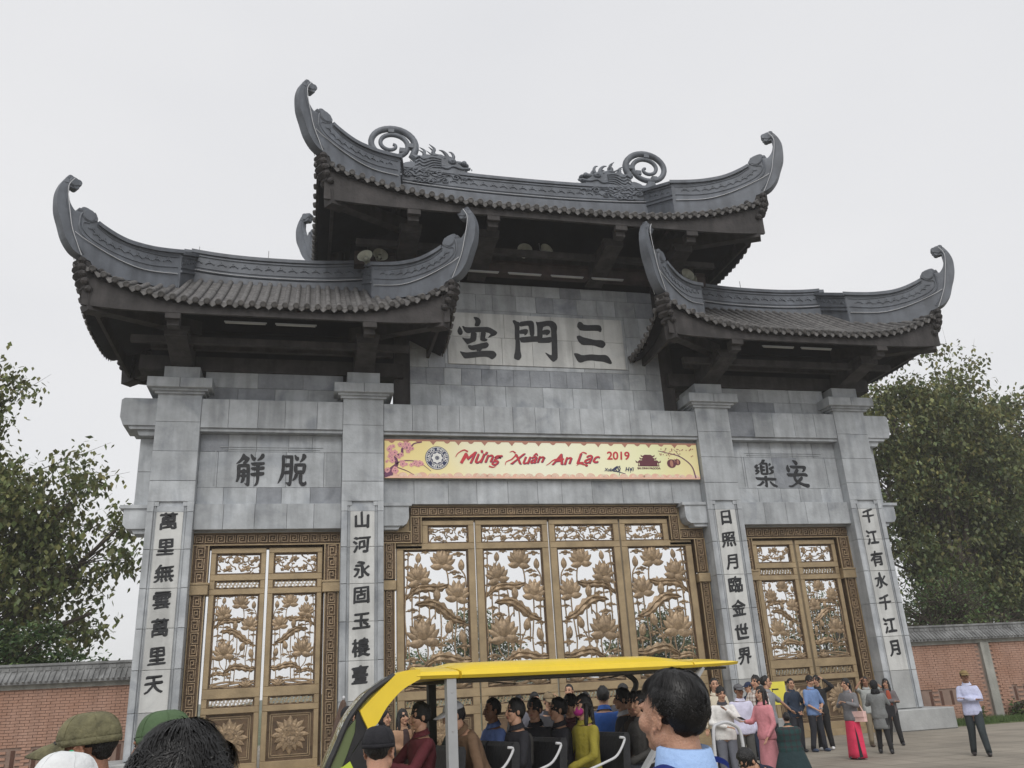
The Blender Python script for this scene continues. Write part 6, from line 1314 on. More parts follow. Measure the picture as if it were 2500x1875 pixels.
pe('man in a medium blue shirt with his hands clasped in front and a watch', (4.9, -4.2, 0), 10, 1.70, (.16, .25, .46), DK, 'clasped', sleeve='elbow', nod=14, hair='full', shoes=(.05, .07, .12), stride=.03, watch=1)
pe('man in black with white shoes leaning back, hand to his head', (5.25, -3.95, 0), -30, 1.70, (.02, .02, .022), (.02, .02, .022), 'handhead', head=-30, shoes=(.75, .75, .76), hair='full', stride=-.04)
L_ = 'small figure in a dark green plaid coat seen from behind, hair in a bun'
top_mats[L_] = plaid('dark_green_plaid', (.012, .045, .045), (.03, .02, .025), 70)
pe(L_, (.66, -10.22, 0), 165, 1.16, (.02, .05, .05), DK, 'lap', hair='bun', fat=1.55, hemz=.2 if False else .47, skirt=((.015, .035, .04), .08, .2))
w5 = pe('woman in a long crimson dress and grey jacket with a pale pink bag', (4.35, -6.5, 0), -70, 1.61, (.17, .17, .18), DK, 'chest', hair='pony', skirt=((.68, .045, .11), .02, .125), head=-5)
b = MB(); b.loft([[w5['S']((x*wd, -(.068+dd)*1.0, z)) for x in (-1, 1)]+[w5['S']((x*wd, -(.05+dd), z)) for x in (1, -1)] for z, wd, dd in ((.5, .02, .008), (.3, .025, .028), (.03, .03, .045))]); bl_ = b.build('dark_skirt_panel', cloth('dark_panel', (.02, .02, .025)), w5['t']); bl_.rotation_euler = (0, 0, R(62))
bag(w5, (.75, .50, .46), (.13, -.02, .52), (.30, .10, .2))
pe('man in a pale grey t-shirt and khaki trousers holding his head', (6.5, -4.1, 0), -15, 1.60, (.36, .38, .37), (.24, .20, .14), 'handhead', head=-15, tan=True, sleeve='short', over=dict(eR=(-.19, -.10, .84), wR=(-.085, -.06, .945)), shoes=(.1, .07, .05))
w6 = pe('woman in a short grey dress with a black bag and covered dark hair, turned away', (5.48, -5.88, 0), 140, 1.54, (.19, .2, .2), (.018, .018, .02), 'chest', hair='hood', skirt=((.19, .2, .2), .33, .105), stride=.06, lean=-4)
bag(w6, (.015, .015, .018), (-.13, -.03, .56), (.26, .10, .22))
pe('woman in a grey blazer over a rust top with folded arms', (7.0, -4.2, 0), -25, 1.53, (.13, .115, .12), (.02, .02, .022), 'crossed', hair='long', open_jacket=(.33, .07, .035), head=-25, stride=.04)
pe('man standing apart at far right, tan cap, pale blue shirt, arms crossed', (6.31, -7.78, 0), -38, 1.64, (.52, .55, .74), (.035, .045, .05), 'crossed', cap=(.24, .17, .075), head=10, stride=.08, tan=True, shoes=(.03, .025, .025), collar=(.55, .58, .76))
# --- people standing between the shuttle cart and the doors
bgp = [('man in a dark jacket raising one hand to his cap, seen over the cart seats', (-3.52, -10.78, 0), 5, 1.68, (.03, .03, .035), 'handhead', dict(cap=(.2, .15, .09), nod=10)),
       ('man with short hair standing close to the middle doors, face above the crowd', (-1.83, -6.31, 0), -35, 1.80, (.4, .3, .25), 'stand', {}),
       ('man in a dark knitted cap seen over the cart, back to the camera', (-1.89, -9.57, 0), 170, 1.75, (.06, .06, .07), 'stand', dict(cap=(.03, .03, .03))),
       ('man looking down behind the cart, only hair and forehead showing', (-3.19, -8.67, 0), 10, 1.69, (.1, .1, .12), 'stand', dict(nod=22)),
       ('man behind the woman with the magenta mask, only his face showing', (-2.49, -9.38, 0), -20, 1.65, (.05, .06, .1), 'stand', {}),
       ('man in a black coat standing far behind the cart pole', (-3.32, -8.07, 0), 20, 1.65, (.03, .03, .03), 'stand', dict(hair='full')),
       ('woman in a black headscarf looking right beneath the yellow arch', (-5.94, -10.66, 0), 50, 1.57, (.02, .02, .025), 'stand', dict(hair='hood')),
       ('woman in a tan coat rubbing her eyes beside the driver', (-5.6, -10.0, 0), 25, 1.56, (.36, .22, .14), 'face', dict(hair='long', open_jacket=(.05, .03, .03))),
       ('figure in a black hood seen through the cart windshield', (-6.44, -10.57, 0), 100, 1.65, (.015, .015, .02), 'stand', dict(hair='hood')),
       ('man in a bright royal blue shirt seen from behind over the seats', (-3.26, -12.51, 0), 160, 1.73, (.03, .10, .36), 'stand', dict(hair='short'))]
for lb, lc, rz, H, tc_, ps, kw in bgp: pe(lb, lc, rz, H, tc_, DK, ps, detail=0, **kw)
# folded parasol leaning by the second column
um = thing('folded_parasol', 'folded brown parasol standing in front of the second column', 'parasol', (-6.44, -5.13, 0)); um.rotation_euler = (0, R(6), 0)
b = MB(); rg = []
for z, r_ in ((.55, .13), (.7, .17), (1.0, .15), (1.4, .1), (1.7, .05), (1.76, .02)): rg.append([Vector((r_*(1+.25*(q % 2))*math.cos(q*math.pi/8), r_*(1+.25*(q % 2))*math.sin(q*math.pi/8), z)) for q in range(16)])
b.loft(rg); b.build('canopy', cloth('brown_canopy', (.10, .065, .05)), um); MB().tube([(0, 0, .0), (0, 0, 1.8)], .018, 8).build('pole', GREYMETAL, um); MB().tube([(0, 0, 0), (0, 0, .06)], .2, 16).build('base', CONC, um); b = MB(); b.smooth = True; b.ell((0, 0, 1.8), (.03, .03, .035)); b.build('finial', WIRE, um)
# yellow notice on the right side door
YEL = mat('yellow_notice', (.80, .72, .10), .5, .05)
sg = thing('yellow_notice', 'bright yellow notice board leaning in front of the right side door', 'sign', (4.72, -2.9, 0))
MB().box(-.26, .26, -.02, .02, 1.05, 1.6).build('board', YEL, sg)
for x in (-.3, .3): MB().tube([(x, .02, 0), (x, .03, 1.5)], .015, 6).build('leg', GREYMETAL, sg)
MB().bar((-.12, -.024, 1.42), (.06, -.024, 1.42), .004, .03).build('printed_mark', INK, sg); MB().bar((-.12, -.0245, 1.36), (-.12, -.0245, 1.44), .004, .02, (1, 0, 0)).build('printed_mark', INK, sg)
# ================================================================== SHUTTLE CART
YP = mat('yellow_cart_paint', (.82, .60, .035), .35, .04, 3, coat=.4); LINER = mat('dark_roof_liner', (.06, .058, .05), .7, .1); SEAT = mat('black_seat_vinyl', (.022, .023, .026), .5, .2, 6, .2, 30)
WG = D.materials.new('windshield_glass'); WG.use_nodes = True; q = WG.node_tree.nodes['Principled BSDF']; q.inputs['Base Color'].default_value = (.20, .25, .12, 1); q.inputs['Transmission Weight'].default_value = .35; q.inputs['Coat Weight'].default_value = .6; q.inputs['Roughness'].default_value = .04; q.inputs['IOR'].default_value = 1.1; q.inputs['Specular IOR Level'].default_value = .8
LIME = mat('lime_body_panel', (.48, .62, .06), .4, .05, coat=.3)
cart = thing('shuttle_cart', 'yellow-roofed electric shuttle cart full of seated passengers', 'shuttle cart', (-5.675, -15.03, 0), R(15.6))
W_ = 1.3
b = MB(); b.box(-1.0, 3.4, .06, W_-.06, .3, .42); b.build('floor', LINER, cart)
b = MB(); b.box(-.75, 3.3, .0, .05, .25, .62); b.box(-.75, 3.3, W_-.05, W_, .25, .62); b.build('side_panel', LIME, cart)
b = MB(); b.poly([(-.75, .25), (-1.25, .3), (-1.42, .5), (-1.38, .8), (-1.27, .92), (-.75, .62)], lambda u, v: (u, .0, v), lambda u, v: (u+.35, W_, v)); o = b.build('front_body', LIME, cart); recalc(o.data)
for x in (-.95, 2.7):
    for y in (-.02, W_-.16):
        wh = MB().tube([(x, y, .28), (x, y+.18, .28)], .28, 24).build('wheel', BLACKP, cart); MB().tube([(x, y-.01, .28), (x, y+.19, .28)], .15, 16).build('rim', STEEL, wh)
# roof: three moulded sections
def roofsec(pts, nm='roof_section', skew=0):
    rg = []
    for x, zt, zb in pts: rg.append([Vector((x+skew*y/W_*max(0, min(1, (.07-x)/.43)), y, z)) for y, z in ((-.02, zb), (-.045, zb+.03), (-.03, (zb+zt)/2+.02), (.06, zt), (.3, zt+.03), (W_/2, zt+.045), (W_-.3, zt+.03), (W_-.06, zt), (W_+.03, (zb+zt)/2+.02), (W_+.045, zb+.03), (W_+.02, zb))])
    b = MB(); b.loft(rg); o = b.build(nm, YP, cart); recalc(o.data); smooth_by_angle(o, 40); return o
roofsec([(.10, 1.965, 1.878), (.28, 2.0, 1.876), (1.5, 2.005, 1.873), (2.6, 2.0, 1.873), (2.82, 1.98, 1.873), (3.03, 1.945, 1.874)]); roofsec([(3.05, 1.945, 1.876), (3.4, 1.945, 1.878), (3.64, 1.935, 1.885), (3.72, 1.91, 1.893)])
b = MB(); b.box(.1, 3.6, .05, W_-.05, 1.845, 1.872); b.build('roof_liner', LINER, cart)
roofsec([(-.36, 1.972, 1.884), (-.1, 1.97, 1.882), (.07, 1.962, 1.88)], skew=.42)
OUT = crs([(-.34, 1.972), (-.47, 1.968), (-.57, 1.945), (-.64, 1.89), (-.76, 1.79), (-.91, 1.655), (-.93, 1.62), (-.86, 1.48)], 4); INN = crs([(-.34, 1.885), (-.42, 1.85), (-.5, 1.81), (-.57, 1.76), (-.68, 1.65), (-.76, 1.53), (-.79, 1.5), (-.80, 1.47)], 4)
for y0, y1, so in ((-.04, .07, 0), (W_-.07, W_+.02, .42)):
    b = MB(); b.loft([[Vector((a[0]+so, y0, a[1])), Vector((a[0]+so, y1, a[1])), Vector((c[0]+so, y1, c[1])), Vector((c[0]+so, y0, c[1]))] for a, c in zip(OUT, INN)]); o = b.build('front_arch', YP, cart); recalc(o.data)
b = MB(); b.loft([[Vector((a[0], .05, a[1]-.005)), Vector((a[0]+.42, W_-.05, a[1]-.005)), Vector((a[0]+.44, W_-.05, a[1]-.06)), Vector((a[0]+.02, .05, a[1]-.06))] for a in OUT[:9]]); o = b.build('front_roof', YP, cart); recalc(o.data)
WSH = crs([(-.60, 1.93), (-.84, 1.79), (-.99, 1.64), (-1.07, 1.52), (-1.16, 1.33), (-1.24, 1.15), (-1.28, .9)], 4)
b = MB(); b.loft([[Vector((a[0]+.42*u-.06*math.sin(math.pi*u), .02+(W_-.04)*u, a[1])) for u in (0, .2, .4, .6, .8, 1)] for a in WSH], caps=False, closed=False); b.build('windshield', WG, cart, smooth=True)
for y, so in ((.0, 0), (W_, .42)): MB().tube([(a[0]+so+.012, y, a[1]) for a in WSH], .028, 8).build('windshield_pillar', BLACKP, cart)
b = MB(); b.poly([(-.93, 1.64), (-.85, 1.50), (-.88, 1.44), (-.99, 1.30), (-1.14, 1.0), (-1.17, 1.0), (-1.04, 1.28), (-.97, 1.46), (-.96, 1.62)], lambda u, v: (u, -.012, v), lambda u, v: (u, .03, v)); o = b.build('side_quarter', BLACKP, cart); recalc(o.data)
b = MB(); b.poly([(-.93, 1.60), (-.86, 1.50), (-.93, 1.36), (-1.05, 1.16), (-1.2, .9), (-1.26, .95), (-1.2, 1.2), (-1.08, 1.45)], lambda u, v: (u, -.0, v), lambda u, v: (u, .02, v)); o = b.build('quarter_window', WG, cart); recalc(o.data)
b = MB(); b.poly([(-.86, 1.46), (-.80, 1.46), (-.78, .62), (-1.3, .62), (-1.28, .92), (-1.10, 1.16), (-.98, 1.30)], lambda u, v: (u, -.016, v), lambda u, v: (u, .03, v)); o = b.build('wing_panel', LIME if False else BLACKP, cart); recalc(o.data)
b = MB(); b.poly([(-1.02, 1.22), (-.93, 1.05), (-.9, .62), (-1.28, .62), (-1.27, .9), (-1.12, 1.16)], lambda u, v: (u, -.022, v), lambda u, v: (u, .03, v)); o = b.build('wing_panel', LIME, cart); recalc(o.data)
b = MB(); b.box(-.05, .05, -.012, .05, .45, 1.875); b.build('roof_post', GREYMETAL, cart)
for z in (1.0, 1.4, 1.75): MB().tube([(.0, -.016, z), (.0, -.010, z)], .008, 8).build('rivet', STEEL, cart)
MB().box(.30, .39, W_-.06, W_-.0, .42, 1.86).build('roof_post', LINER, cart)
MB().tube(crs([(3.02, W_-.05, 1.86), (3.14, W_-.05, 1.78), (3.15, W_-.05, 1.7), (3.06, W_-.05, 1.57), (3.0, W_-.05, 1.3), (3.0, W_-.05, .5)], 5), .035, 8).build('rear_strut', LINER, cart)
MB().bar((3.2, .02, 1.87), (1.97, .02, .6), .035, .08, (0, 1, 0)).build('rear_strut', GREYMETAL, cart); MB().bar((3.55, W_-.05, 1.87), (3.2, W_-.05, .5), .035, .08, (0, 1, 0)).build('rear_strut', GREYMETAL, cart)
# seats
for i, x in enumerate((.02, .62, 1.18, 1.98, 2.78)):
    b = MB(); b.box(x-.42, x, .08, W_-.08, .62, .78); b.build('seat_cushion', SEAT, cart)
    for y in (.08, W_/2+.02): 
        b = MB(); rg = [[Vector((x+.02+k*.05, y, .7+k*.55)), Vector((x+.02+k*.05, y+.55, .7+k*.55)), Vector((x+.11+k*.05, y+.55, .7+k*.55)), Vector((x+.11+k*.05, y, .7+k*.55))] for k in (0, .5, .93, 1)]; rg[-1] = [v+(Vector((.02, 0, 0)) if j < 2 else Vector((-.02, 0, 0))) for j, v in enumerate(rg[-1])]; b.loft(rg); o = b.build('seat_back', SEAT, cart); recalc(o.data)
    if i: 
        for y in (.05, W_-.05): MB().tube(crs([(x+.0, y, 1.21), (x+.06, y, 1.185), (x-.05, y, 1.04), (x-.2, y, .985), (x-.42, y, .93)], 4), .013, 8).build('arm_rail', WIRE, cart)
MB().tube([(-.85, .42, .85), (-.62, .42, 1.08)], .02, 8).build('steering_column', BLACKP, cart)
b = MB(); c0 = Vector((-.60, .42, 1.10)); ax = Vector((.86, 0, .5)); u1 = Vector((0, 1, 0)); u2 = ax.cross(u1).normalized(); b.tube([c0+(u1*math.cos(a*math.pi/10)+u2*math.sin(a*math.pi/10))*.18 for a in range(21)], .014, 7); b.bar(c0-u1*.17, c0+u1*.17, .02, .03); b.build('steering_wheel', BLACKP, cart)
for y in (.1, W_-.12): MB().tube(crs([(3.3, y, .5), (3.32, y, 1.15), (3.42, y, 1.25), (3.6, y, 1.245), (3.74, y, 1.1), (3.72, y, .5)], 5), .02, 8).build('grab_hoop', WIRE, cart)
ex, ey = Vector((math.cos(R(15.6)), math.sin(R(15.6)), 0)), Vector((-math.sin(R(15.6)), math.cos(R(15.6)), 0))
def seatpos(s, w, ztop, H, lean=0):   # place so that the sitting height matches
    p = Vector((-5.675, -15.03, 0))+ex*s+ey*w; return (p.x, p.y, ztop-H*(.995))
FWD = 15.6-90
def rider(label, s, w, zt, top, pose='lap', H=1.66, **k):
    k.setdefault('vox', .016)
    return person(label, seatpos(s, w, zt, H), FWD+k.pop('turn', 0), H, top, k.pop('bottom', DK), pose, sit=True, **k)
rider('driver in a dark maroon jacket gripping the steering wheel', -.15, .4, 1.655, (.085, .012, .018), 'wheel', hair='full', H=1.72, nod=6)
rider('man in a brown jacket and pale grey cap leaning forward behind the post', .5, .4, 1.72, (.14, .085, .05), 'lap', cap=(.46, .47, .5), lean=24, H=1.78, nod=-10)
rider('man in a blue shirt on the far side of the second bench', .92, .9, 1.655, (.13, .20, .45), 'lap', tan=True)
rider('woman in a black jacket looking left, second bench near side', .92, .38, 1.64, (.012, .014, .02), 'lap', hair='full', turn=-4)
rider('passenger in a black coat with dark hair on the third bench, far side', 1.45, .9, 1.635, (.012, .012, .014), 'lap', hair='full', turn=35)
rider('passenger in a dull maroon top with dark hair behind the woman in olive', 1.95, .92, 1.65, (.09, .03, .035), 'lap', hair='full', turn=20)
rider('woman in an olive yellow jacket wearing a magenta face mask', 1.75, .35, 1.64, (.27, .23, .03), 'lap', hair='long', mask=(.42, .03, .22), H=1.66, bottom=NV)
rider('man in a black suit with a white collar, back of his head to the camera', 2.65, .85, 1.68, (.012, .012, .014), 'lap', hair='full', collar=(.6, .6, .62), turn=-25)
rider('man in a dark charcoal jacket on the last bench, face turned left', 2.52, .35, 1.63, (.05, .048, .045), 'lap', hair='full')
rider('passenger in a dark green coat on the far side of the first bench', .5, .95, 1.63, (.03, .045, .035), 'lap', hair='full', turn=10, detail=0)
rider('passenger in a black jacket squeezed in the middle of the third bench', 1.62, .66, 1.62, (.013, .013, .016), 'lap', hair='full', turn=-12, detail=0)
rider('passenger in a dark grey coat in the middle of the second bench', 1.08, .68, 1.60, (.045, .045, .05), 'lap', hair='short', turn=18, detail=0)
rider('passenger in a dark brown coat in the middle of the last bench', 2.62, .6, 1.63, (.04, .028, .022), 'lap', hair='full', turn=12, detail=0)
rider('passenger in a black coat at the far rear corner of the cart', 3.0, .95, 1.64, (.014, .014, .016), 'lap', hair='full', turn=-8, detail=0)
# ================================================================== NEAR PEOPLE (heads and shoulders close to the camera)
HAIRS = mat('hair_strand', (.008, .0075, .0075), .42, .25, 60, spec=.4)
def skinmat(name, c):
    m = mat(name, c, .48, .1, 14, .25, 160, spec=.4); b = m.node_tree.nodes['Principled BSDF']; b.inputs['Subsurface Weight'].default_value = .12; b.inputs['Subsurface Radius'].default_value = (.012, .005, .003); b.inputs['Subsurface Scale'].default_value = 1; return m
SK1 = skinmat('fair_skin', (.50, .28, .19)); SK2 = skinmat('weathered_skin', (.30, .15, .095))
def near_person(label, head, rz, ztop, shirt, sk=SK1, hair=True, nod=0, tilt=0, voxel=.0045, sh_w=.42, collar=None, strands=5200, hlen=.045, turn=0, spiky=0, neck=.235):
    """life-size standing figure; face looks along local -y; head centre at head=(x,y), crown at ztop"""
    t = thing('person', label, 'person', (head[0], head[1], 0), R(rz)); zc = ztop-.125
    Mh = Matrix.Rotation(R(turn), 3, 'Z') @ Matrix.Rotation(R(nod), 3, 'X') @ Matrix.Rotation(R(tilt), 3, 'Y'); C = Vector((0, 0, zc))
    def W(p): return C+Mh @ Vector(p)
    b = MB(); E = lambda c, r, n=18, m=12: b.ell(W(c), r, n, m, Mh)
    E((0, .022, .035), (.073, .092, .080)); E((0, -.022, -.008), (.064, .066, .088)); E((0, -.035, -.062), (.045, .048, .045)); E((0, -.062, -.090), (.024, .022, .018))
    for s in (-1, 1):
        E((s*.038, -.055, -.028), (.028, .03, .03)); E((s*.03, -.072, .018), (.024, .016, .010)); E((s*.05, .0, -.06), (.02, .035, .035))
        # ear: rim and lobe
        for k in range(9):
            a = R(-60+k*34); E((s*(.078+.004*math.sin(a)), .012+.015*math.cos(a), -.012+.027*math.sin(a)), (.006, .007, .007), 8, 6)
        E((s*.074, .008, -.012), (.007, .014, .024), 10, 8); E((s*.076, .000, -.040), (.007, .007, .009), 8, 6)
    b.tube([W((0, -.075, .018)), W((0, -.090, -.008)), W((0, -.101, -.026)), W((0, -.086, -.036))], [.009, .011, .014, .009], 10)
    for s in (-1, 1): E((s*.013, -.088, -.031), (.009, .010, .008), 8, 6)
    E((0, -.083, -.056), (.024, .012, .007)); E((0, -.081, -.068), (.021, .012, .008))
    nb = Vector((0, .035, zc-.2)); b.tube([W((0, .02, -.03)), W((0, .028, -.08)), tuple(nb+Vector((0, 0, .03))), tuple(nb-Vector((0, 0, .06)))], [.058, .058, .062, .085], 16)
    tb = MB(); zs = zc-neck
    for d, rx, ry in ((0, .1, .075), (-.03, sh_w*.42, .085), (-.09, sh_w*.5, .105), (-.25, sh_w*.46, .12), (-.5, sh_w*.38, .115), (-.72, sh_w*.40, .12)): pass
    body_r = [[Vector((rx*.96*math.cos(2*math.pi*q/20), .035+ry*.96*math.sin(2*math.pi*q/20), zs+d)) for q in range(20)] for d, rx, ry in ((.02, .07, .06), (-.02, .15, .075), (-.09, sh_w*.46, .095), (-.25, sh_w*.42, .11), (-.5, sh_w*.36, .10), (-.72, sh_w*.38, .11))]
    b.loft(body_r)
    for s in (-1, 1):
        b.tube([(s*.09, .03, zs-.85+.15), (s*.09, .02, zs-1.05), (s*.09, .03, .06)], [.08, .055, .04], 10); b.ell((s*.09, -.03, .045), (.045, .12, .04), 12, 8)
        b.tube([(s*sh_w*.42, .035, zs-.08), (s*(sh_w*.5+.02), .03, zs-.35), (s*(sh_w*.5+.01), -.03, zs-.58)], [.05, .042, .03], 10)
        hz_ = zs-.62
        for k in range(4): b.tube([(s*(sh_w*.5+.01), -.03+.018*(k-1.5), hz_), (s*(sh_w*.5), -.04+.018*(k-1.5), hz_-.1-.01*(k % 2)), (s*(sh_w*.5-.02), -.045+.018*(k-1.5), hz_-.15)], [.012, .009, .007], 6)
        b.tube([(s*(sh_w*.5), -.05, hz_+.02), (s*(sh_w*.5-.015), -.085, hz_-.05)], [.012, .009], 6); b.ell((s*(sh_w*.5+.005), -.035, hz_-.02), (.02, .042, .05), 10, 8)
    # split: fine head, coarser rest, one continuous mesh by remeshing at the middle size
    me = remesh(b, voxel, 2, 'body'); me.materials.append(sk)
    link('body', me, t)
    for s in (-1, 1): MB().ell(W((s*.031, -.0765, .006)), (.013, .007, .006), 10, 6, Mh).build('eye', EYE, t, smooth=True)
    for s in (-1, 1): MB().tube([W((s*.014, -.086, .026)), W((s*.032, -.085, .033)), W((s*.053, -.072, .026))], [.003, .0042, .002], 6).build('eyebrow', HAIR, t)
    # clothing
    b = MB(); b.loft([[Vector((rx*math.cos(2*math.pi*q/28), .035+ry*math.sin(2*math.pi*q/28), zs+d)) for q in range(28)] for d, rx, ry in ((.018, .074, .070), (-.002, .13, .085), (-.03, .19, .095), (-.09, sh_w*.5, .108), (-.25, sh_w*.46, .125), (-.5, sh_w*.40, .115), (-.72, sh_w*.42, .125), (-.76, sh_w*.42, .125))])
    for s in (-1, 1): b.tube([(s*sh_w*.38, .035, zs-.06), (s*sh_w*.46, .035, zs-.12), (s*(sh_w*.5+.02), .03, zs-.35), (s*(sh_w*.5+.01), -.03, zs-.56)], [.06, .065, .055, .042], 14)
    me = remesh(b, .012, 3, 'shirt', .007, 7, rz); me.materials.append(shirt); link('shirt', me, t)
    trs = cloth('near_trousers', (.03, .032, .04)); b = MB(); b.loft([[Vector((.175*math.cos(2*math.pi*q/16)*k, .035+.125*math.sin(2*math.pi*q/16)*k, z)) for q in range(16)] for z, k in ((zs-.9, .9), (zs-.8, 1.0), (zs-.7, .95))])
    for s in (-1, 1): b.tube([(s*.09, .035, zs-.82), (s*.09, .02, zs-1.05), (s*.09, .03, .06)], [.1, .075, .06], 14)
    b.build('trousers', trs, t, smooth=True)
    cm = collar or shirt; b = MB(); rg = []
    for k, dz, tk in ((1.0, -.012, 0), (.96, .028, 0), (.98, .052, 0), (1.07, .046, 0), (1.2, .0, 0), (1.26, -.02, 0)):
        rg.append([Vector((.074*k*math.sin(a), .036-.072*k*math.cos(a)*-1*1.0, zs+.018+dz*(1 if a != 0 else 1)-.016*(1+math.cos(a+math.pi))*.5*(-1))) for a in [R(-160+320*q/26) for q in range(27)]])
    b.loft(rg, caps=False, closed=False); b.build('collar', cm, t, smooth=True)
    capk = .90 if strands <= 1500 else 1.0
    if hair:
        b = MB(); n, m = 40, 26; b.ell((0, 0, 0), (1, 1, 1), n, m); V = []
        for v in b.v:
            d = Vector(v).normalized(); fwd = -d.y
            lim = .30+.45*max(fwd, 0) if fwd > .05 else (-.30 if fwd > -.35 else -.86)
            if abs(d.x) > .55 and -.30 < fwd <= .45: lim = max(lim, .02 if fwd > .12 else -.05) if fwd > -.08 else lim
            ins = d.z < lim; k = (.80 if ins else 1.0)*capk
            r_ = 1+.09*noise.noise(d*2.6+Vector((rz, 0, 0)))+.05*noise.noise(d*7+Vector((0, rz, 0)))
            V.append(W((d.x*.085*k*r_, d.y*.104*k*r_+.020, d.z*.100*k*r_+.026)))
        b.v = V; b.build('hair', HAIR, t, smooth=True)
        # strands following a parting: thin three-sided wisps
        vs = []; fs = []; rs = np.random.default_rng(int(abs(rz)*10)+3); cnt = 0
        crown = Vector((.012, .045, .9)).normalized()
        while cnt < strands and capk == 1.0:
            d = Vector(rs.normal(0, 1, 3)).normalized(); fwd = -d.y
            lim = .32+.42*max(fwd, 0) if fwd > .05 else (-.22 if fwd > -.35 else -.8)
            if abs(d.x) > .55 and -.08 < fwd <= .45: lim = max(lim, .0)
            if d.z < lim: continue
            flow = (d-crown*d.dot(crown)); flow = flow.normalized() if flow.length > .05 else Vector(rs.normal(0, 1, 3)).normalized()
            flow = (flow+Vector((.35*math.sin(d.y*9), -.25 if fwd > .2 else 0, -.1))+Vector(rs.normal(0, .16+spiky*.35, 3))).normalized()
            L_ = hlen*rs.uniform(.6, 1.3); w_ = .0016; p = d.copy(); prev = None; base = len(vs); K = 4
            for i in range(K+1):
                u = i/K; q = (d+flow*(L_/.09)*u); q = q.normalized()*(1+.09*noise.noise(d*2.6+Vector((rz, 0, 0)))+.05*noise.noise(d*7+Vector((0, rz, 0)))+.012+.02*math.sin(u*3)+spiky*.22*u*rs.uniform(.5, 1)+.012*rs.uniform(0, 1))
                P_ = W((q.x*.085, q.y*.104+.020, q.z*.100+.026)); sd = (Mh @ flow.cross(q)).normalized()*w_*(1-u*.75); vs += [tuple(P_-sd), tuple(P_+sd)]
            for i in range(K): a = base+2*i; fs.append((a, a+1, a+3, a+2))
            cnt += 1
        me = D.meshes.new('hair_strands'); me.from_pydata(vs, [], fs); me.materials.append(HAIRS); o = link('hair_strands', me, t, kind='stuff')
    return t, W, Mh, zs
def near_cap(t, W, Mh, m, brim=True, back=0, button=None, rise=1.0, badge=None):
    b = MB(); n = 32; rg = []; a0 = R(back)
    def Q(p): q = Vector(p); q = Matrix.Rotation(a0, 3, 'Z') @ (q-Vector((0, .018, 0)))+Vector((0, .018, 0)); return W(q)
    for i in range(11):
        th = i/10*math.pi/2; c_, s_ = math.cos(th), math.sin(th); pf = 1.0
        rg.append([Q(((.088*c_**.62)*math.cos(2*math.pi*q/n)*(1+.012*noise.noise(Vector((q*.9, i*.8, back+1)))), .018+(.108*c_**.62)*math.sin(2*math.pi*q/n)*(1+.012*noise.noise(Vector((q*.7, i, 4)))), .028+.012*math.sin(2*math.pi*q/n)*0+.098*rise*s_)) for q in range(n)])
    b.loft(rg); b.loft([[Q((.0885*k*math.cos(2*math.pi*q/n), .018+.1085*k*math.sin(2*math.pi*q/n), z)) for q in range(n)] for k, z in ((.97, .012), (1.0, .012), (1.01, .034), (1.0, .034))], caps=False)
    me = b.build('cap_crown', m, t, smooth=True)
    b = MB()
    for k in range(6):
        a = k*math.pi/3+.5; b.tube([Q((.0885*c_**.62*math.cos(a)*1.005, .018+.1085*c_**.62*math.sin(a)*1.005, .028+.0985*rise*s_)) for c_, s_ in [(math.cos(i/8*math.pi/2), math.sin(i/8*math.pi/2)) for i in range(9)]], .0011, 5)
    b.build('cap_seam', m, t)
    if brim:
        V0 = []; N = 19; L1, L2, L3, L4 = [], [], [], []
        for q in range(N):
            u = q/(N-1)*2-1; x = .076*u; yb = .018-.1085*math.sqrt(max(0, 1-(x/.0885)**2)); yo = yb-.098*(1-abs(u)**3.0); z = .030-.020*u*u; zo = z-.030-.010*u*u
            L1.append(Q((x, yb+.004, z+.006))); L2.append(Q((x*1.04, yo, zo+.0035))); L3.append(Q((x*1.04, yo, zo-.0015))); L4.append(Q((x, yb+.004, z)))
        b = MB(); b.loft([L1, [a.lerp(c, .5)+Vector((0, 0, .004)) for a, c in zip(L1, L2)], L2, L3, [a.lerp(c, .5)+Vector((0, 0, .002)) for a, c in zip(L3, L4)], L4], caps=False, closed=False); b.build('cap_brim', m, t, smooth=True)
        if badge:
            b = MB(); b.box(-.001, .001, -.001, .001, -.001, .001); b.v = []; b.f = []
            b.add([Q((-.05, -.135+.024, .026)), Q((-.015, -.152+.01, .024)), Q((-.012, -.146+.01, .027)), Q((-.05, -.127+.024, .029))], [(0, 1, 2, 3)])
            pr_ = [(.0, 0), (.02, .014), (.034, .034), (.022, .026), (.006, .012)]
            b.add([Q((-.035+x*.8, -.093-.001+abs(x)*.2-.004, .052+z)) for x, z in pr_], [(0, 1, 2, 3, 4)])
            b.build('cap_emblem', badge, t)
    if button: b = MB(); b.ell(Q((0, .018, .028+.099*rise)), (.008, .008, .005), 12, 6); b.build('cap_button', button, t, smooth=True)
    return Q
BLUE_SH = mat('light_blue_shirt', (.34, .50, .80), .8, .05, 8, .25, 60); NAVYS = mat('navy_lanyard', (.02, .04, .22), .6)
t1, W1, M1, zs1 = near_person('dark-haired man in a light blue shirt closest to the camera, face turned away', (-6.035, -21.15, 0)[:2], -154, 1.77, BLUE_SH, hlen=.07, strands=11000, sh_w=.46, voxel=.0045, nod=-4, neck=.165)
